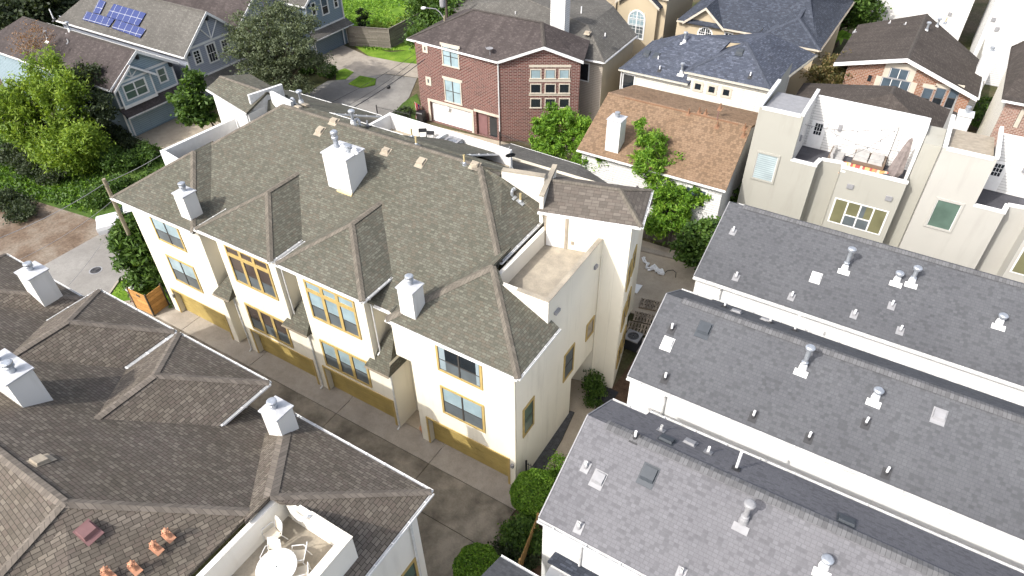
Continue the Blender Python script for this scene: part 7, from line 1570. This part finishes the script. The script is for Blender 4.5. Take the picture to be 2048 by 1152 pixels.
tree('feathery_tree', 'feathery bright green tree around the small white chimney of the tan-brown roof', 'tree', P(1200, 385, z=0), [B(1190, 280, 5.4, 1.6, 1.5, .9), B(1215, 315, 4.6, 1.7, 1.5, 1.0), B(1175, 318, 4.2, 1.5, 1.2, .8), B(1248, 298, 5.2, 1.2, 1.2, .7), B(1165, 250, 6.0, .8, .8, 1.0), B(1225, 345, 3.0, 1.5, 1.2, .8)], 15000, 'lf_bright', .11, .11, 60, .26, droop=.3, aspect=2.8, group=fg_, limbs=22, shell=.45)
tree('feathery_tree', 'feathery bright green tree in front of the tan-brown roof, tallest and nearest the stair tower', 'tree', P(1340, 470, z=0), [B(1285, 265, 7.4, .7, .7, 1.1), B(1312, 285, 7.0, 1.0, 1.0, .9), B(1300, 320, 6.0, 1.5), B(1352, 325, 5.6, 1.5, 1.3, .8), B(1330, 375, 4.4, 1.8, 1.5, .9), B(1378, 385, 4.4, 1.4, 1.2, .7), B(1395, 375, 4.6, .7, .7, .4), B(1340, 420, 3.0, 1.7), B(1320, 445, 2.2, 1.2)], 21000, 'lf_bright', .11, .13, 60, .28, droop=.3, aspect=2.8, group=fg_, limbs=30, shell=.45)
tree('broadleaf_tree', 'glossy mid-green shrub tree in the corner of the concrete yard by the charcoal roof', 'tree', P(1392, 530, z=0), [B(1402, 470, 3.6, 1.2), B(1385, 500, 2.4, 1.3), B(1410, 510, 1.8, 1.1), B(1420, 450, 4.2, .8)], 6500, 'lf_mid', .20, .09, 40, .38, limbs=12)
tree('rusty_tree', 'olive and rust coloured tree in front of the orange brick gable', 'tree', P(1680, 200, z=0), [B(1680, 140, 4.6, 2.6, 2.2, 1.6), B(1720, 135, 5.0, 2.2, 2.0, 1.5), B(1650, 165, 3.4, 2.0), B(1700, 165, 3.4, 2.4), B(1745, 150, 4.0, 1.6)], 17000, 'lf_rust', .16, .14, 60, .55, limbs=18, shell=.5)
tree('street_tree', 'bushy green shrub tree against the left end of the cream block', 'tree', P(300, 560, z=0), [B(270, 450, 4.8, 1.3), B(262, 485, 3.8, 1.4), B(290, 475, 4.0, 1.1), B(275, 520, 2.6, 1.4), B(300, 535, 1.9, 1.3), B(290, 555, 1.1, 1.3)], 11000, 'lf_mid', .18, .10, 45, .38, aspect=2.6, limbs=18)
tree('broadleaf_tree', 'dark green tree mass behind the lawn fence at the top centre', 'tree', P(880, 70, z=0), [B(870, 40, 6.0, 3.0), B(850, 75, 3.2, 2.4), B(905, 10, 8.0, 3.0), B(860, -5, 8, 3.2), B(935, -5, 8, 2.8), B(845, 55, 3.5, 1.8)], 20000, 'lf_mid', .22, .25, 60, .7, limbs=16)
def far_tree(i, u, v, z, r, mat, lab): q = P(u, v, z=z); tree('broadleaf_tree', lab, 'tree', (q[0], q[1], 0), [(q[0], q[1], z, r, r, r*.9), (q[0]+r*.6, q[1]+.4*r, z*.7, r*.8, r*.8, r*.7), (q[0]-r*.6, q[1]+.2*r, z*.75, r*.8, r*.8, r*.7)], 9000, mat, .28, .25, 50, .8, group='dark trees at the upper left corner', limbs=10)
for i, (u, v, z, r, m, lab) in enumerate(((25, 25, 6, 3.6, 'lf_dark', 'dark tree in the top left corner of the picture'), (95, 18, 6, 3.4, 'lf_dark', 'dark tree at the top edge above the plum-brown roof'), (10, 65, 5, 3.2, 'lf_dark', 'dark tree at the left edge beside the plum-brown roof'), (140, -15, 6, 3.4, 'lf_dark', 'dark tree at the top edge left of the solar panels'), (60, -20, 7, 4.0, 'lf_mid', 'green tree at the top edge behind the dark trees'))): far_tree(i, u, v, z, r, m, lab)
far_tree(9, 960, -15, 7, 3.0, 'lf_mid', 'green tree at the top edge behind the warm grey roof')
far_tree(10, 1700, -10, 6, 3.0, 'lf_mid', 'green tree at the top edge beside the big white house')
# banana plant
q = P(1662, 118, z=0); t = thing('banana_plant', 'bright green banana-like plant between the slate roof and the orange brick house', 'plant', tuple(q)); mb = MB(); mb.tube((q[0], q[1], -.05), (q[0], q[1], 2.2), .16, .12, 8); mb.build('stem', 'bark', t); mb = MB()
for k in range(16):
    a = k*2.4; L = random.uniform(1.8, 2.8); pts = [Vector((q[0]+math.cos(a)*L*f*.8, q[1]+math.sin(a)*L*f*.8, 2.2+L*(.95*f-.85*f*f)+random.uniform(0, .3)*f)) for f in (0, .3, .6, .85, 1.05)]
    sd_ = Vector((-math.sin(a), math.cos(a), 0)); ws = (.05, .28, .34, .22, .02)
    for i in range(4): mb.poly([tuple(pts[i]-sd_*ws[i]), tuple(pts[i+1]-sd_*ws[i+1]), tuple(pts[i+1]+sd_*ws[i+1]), tuple(pts[i]+sd_*ws[i])])
mb.build('leaf', 'lf_bright', t)
# clipped shrubs by the drive
def topiary(label, c, r, n, mat='lf_topiary', gr='round clipped shrubs by the drive', h=1.0):
    t = thing('topiary', label, 'shrub', (c[0], c[1], 0), gr); d = np.random.normal(size=(n, 3)); d /= np.linalg.norm(d, axis=1)[:, None]; rr = np.random.uniform(.86, 1.0, n)[:, None]*(1+.05*np.sin(d[:, :1]*9+1)*np.cos(d[:, 1:2]*7)); pts = np.array(c)+d*rr*np.array([r, r, r*h]); pts = pts[pts[:, 2] > .02]
    mb = MB(); mb.tube((c[0], c[1], -.05), (c[0], c[1], c[2]), .07, .05, 8); mb.lathe((c[0], c[1], c[2]-r*h*.8), [(.05*r, 0), (.55*r, .25*r*h), (.78*r, .8*r*h), (.55*r, 1.35*r*h), (.05*r, 1.6*r*h)], 12); mb.build('stem', 'bark', t)
    leaves_mesh('foliage', mat, pts, 0, .085, t, flat=.2, aspect=1.4); return t
q = P(1070, 985, z=1.55); topiary('large round clipped shrub at the near corner of the cream block', (q[0], q[1], 1.45), 1.25, 15000)
q = P(955, 1135, z=1.2); topiary('round clipped shrub at the bottom edge of the drive', (q[0], q[1], 1.1), 1.15, 11000)
bush('leafy_shrub', 'loose dark green shrub between the two round clipped shrubs', 'shrub', [B(1045, 1060, .9, .75, .9, .75), B(1062, 1085, .8, .65), B(1022, 1070, .5, .5, .7, .5), B(1035, 1092, .5, .7, .5, .5)], 7000, 'lf_mid', .09)
bush('leafy_shrub', 'low dark shrub bed in front of the tan board fence', 'shrub', [B(1030, 1115, .4, .6, .8, .45), B(1005, 1105, .35, .6, .5, .35), B(1060, 1105, .5, .5, .8, .5)], 4000, 'lf_dark', .10)
bush('leafy_shrub', 'small pale climbing shrub along the path edge of the nearest row house', 'shrub', [B(1112, 930, .8, .3, .6, .7), B(1105, 960, .5, .3, .5, .5)], 1500, 'lf_topiary', .07)
bush('leafy_shrub', 'rounded green shrub in the side entry by the stair tower', 'shrub', [B(1187, 765, .8, .5, .5, .8), B(1190, 780, .4, .5, .5, .4)], 3000, 'lf_mid', .09)
bush('leafy_shrub', 'small plant among the dark clutter beside the side path', 'shrub', [B(1185, 800, .3, .4, .4, .3)], 800, 'lf_mid', .08)
t = thing('black_sheeting', 'black plastic sheeting heaped beside the side path under the stair tower', 'sheeting', P(1205, 785, z=0)); q = P(1207, 784, z=.2); mb = MB(); N = 7; rr = random.Random(3); hgt = [[.05+.35*rr.random()*(1-abs(i/3-1))*(1-abs(j/3-1)) for j in range(N)] for i in range(N)]
for i in range(N-1):
    for j in range(N-1): f = lambda a, b: (q[0]-.75+.25*a, q[1]-.6+.2*b, hgt[a][b]); mb.poly([f(i, j), f(i+1, j), f(i+1, j+1), f(i, j+1)])
mb.build('sheet', 'black', t)
hg = 'clipped hedges along the houses'
bush('hedge', 'dark low hedge in front of the side wall of the blue house', 'hedge', [B(200, 255, .8, 2.4, 1.0, .8), B(235, 272, .7, 1.8, .9, .7), B(265, 290, .6, 1.2, .8, .6)], 9000, 'lf_dark', .13, group=hg)
bush('hedge', 'rounded green hedge at the corner of the street driveway', 'hedge', [B(655, 140, .7, 1.0, 1.0, .8), B(630, 128, .6, 1.3, 1.0, .7), B(610, 135, .6, 1.2, 1.0, .6)], 8000, 'lf_mid', .14, group=hg)
ug = 'shrubs in the overgrown lot'
for lab, bl, n, m in (('overgrown light green shrub left of the white terrace parapet', [B(225, 320, 1.0, 1.6, 1.6, 1.0), B(205, 300, .9, 1.4, 1.4, .9), B(250, 325, .7, 1.3, 1.3, .7)], 7000, 'lf_mid'), ('overgrown shrub below the dark hedge of the blue house', [B(285, 312, .7, 1.4, 1.0, .8), B(300, 300, .6, 1.2, .8, .7)], 4000, 'lf_mid'), ('dark overgrown shrub in the middle of the vacant lot', [B(60, 330, .8, 2.2, 1.8, .9), B(110, 345, .7, 2.0, 1.6, .8), B(25, 310, .8, 2.0, 1.6, .9)], 9000, 'lf_dark'), ('low shrub behind the wooden utility pole', [B(215, 380, .7, 1.2, 1.2, .8), B(190, 395, .6, 1.2, 1.0, .7), B(235, 365, .8, 1.1, 1.1, .8)], 5000, 'lf_mid'), ('dark low growth at the left edge of the vacant lot', [B(15, 400, .5, 2.0, 1.6, .6), B(45, 420, .4, 1.6, 1.4, .5)], 5000, 'lf_dark')):
    bush('wild_shrub', lab, 'shrub', bl, n, m, .14, cr=.4, shell=.4, group=ug)
bush('leafy_shrub', 'yellow-flowering shrub row behind the lawn fence', 'shrub', [B(810, 48, 1.2, 1.4, 1.2, 1.0), B(825, 40, 1.2, 1.2, 1.2, 1.0), B(775, 58, 1.0, 1.0, .9, .8), B(755, 55, .9, .9, .8, .8)], 5000, 'lf_yellow', .16)
bush('leafy_shrub', 'thin upright sapling in the lawn behind the grey fence', 'shrub', [B(726, 36, 1.6, .7, .7, 1.4)], 900, 'lf_dark', .18, cr=.35)
bush('leafy_shrub', 'climbing greenery in the gap left of the orange brick house', 'shrub', [B(1645, 150, 1.4, 1.2, 1.6, 1.4), B(1630, 175, 1.2, 1.0, 1.4, 1.2), B(1600, 195, .8, .8, 1.2, .8)], 5000, 'lf_mid', .16)
bush('leafy_shrub', 'shrubs in the gap between the orange brick house and the pink brick house', 'shrub', [B(1975, 215, 1.0, 1.2, 1.6, 1.0), B(1965, 235, 1.2, 1.0, 1.2, 1.2), B(1995, 225, .8, .8, 1.0, .8)], 5000, 'lf_mid', .15)
bush('leafy_shrub', 'rusty olive shrub in front of the pink brick house at the right edge', 'shrub', [B(2025, 268, 2.0, 1.6, 1.2, 1.2), B(2045, 262, 2.4, 1.4, 1.2, 1.2)], 4000, 'lf_rust', .15)
bush('leafy_shrub', 'shrubs along the left garden edge of the brick house corner', 'shrub', [B(795, 232, .4, .8, .8, .4), B(812, 222, .4, .7, .7, .4)], 2000, 'lf_dark', .10)
bush('leafy_shrub', 'green shrub in the gap between the tan-brown roof and the stucco terrace house', 'shrub', [B(1470, 385, 1.5, .6, 1.2, 1.5), B(1462, 400, 2.2, .5, .8, 1.0)], 3000, 'lf_mid', .13)
# rank grass and weeds
def weeds(name, poly, n, mat, size, h):
    xs = np.array([p[0] for p in poly]); ysv = np.array([p[1] for p in poly]); c = np.random.uniform((xs.min(), ysv.min()), (xs.max(), ysv.max()), (n*2, 2))
    from mathutils.geometry import intersect_point_tri_2d
    def inside(x, y):
        r = False; j = len(poly)-1
        for i in range(len(poly)):
            if (poly[i][1] > y) != (poly[j][1] > y) and x < (poly[j][0]-poly[i][0])*(y-poly[i][1])/(poly[j][1]-poly[i][1])+poly[i][0]: r = not r
            j = i
        return r
    k = np.array([inside(*p) for p in c]); c = c[k][:n]
    d = np.sin(c[:, 0]*.7+1.3)*np.cos(c[:, 1]*.6)+np.sin(c[:, 0]*.23+c[:, 1]*.31); keep = np.random.uniform(-1.6, 1.2, len(c)) < d; c = c[keep]; d = d[keep]
    pts = np.column_stack([c, np.random.uniform(.0, 1, len(c))**1.5*h*(.6+.5*np.clip(d, 0, 1.6))])
    o = leaves_mesh(name, mat, pts, 0, size, None, flat=.3, aspect=2.6); tag(o, kind='stuff'); return o
tag(weeds('weeds', [(-41.6, 4.6), (-43, 13.8), (-53, 14), (-84, 11), (-84, -12), (-58, -3), (-52, 3)], 42000, 'lf_mid', .16, .35), 'rank green weeds covering the vacant lot', 'weeds')
tag(weeds('weeds', [(-41.6, 4.6), (-50, 3.5), (-60, -1), (-62, 6), (-50, 10)], 9000, 'lf_bright', .14, .25), 'brighter green weeds at the street side of the vacant lot', 'weeds')
tag(weeds('grass', [(-33.0, 5.0), (-34.2, -.2), (-33.0, -2.1), (-30.8, -.9), (-28.4, -.1), (-28.4, 10), (-33.0, 10)], 14000, 'lf_bright', .07, .12), 'short grass on the street corner by the orange gate', 'grass')
tag(weeds('grass', [p[:2] for p in lawn], 30000, 'lf_bright', .16, .10), 'bright lawn grass behind the grey fence', 'grass')
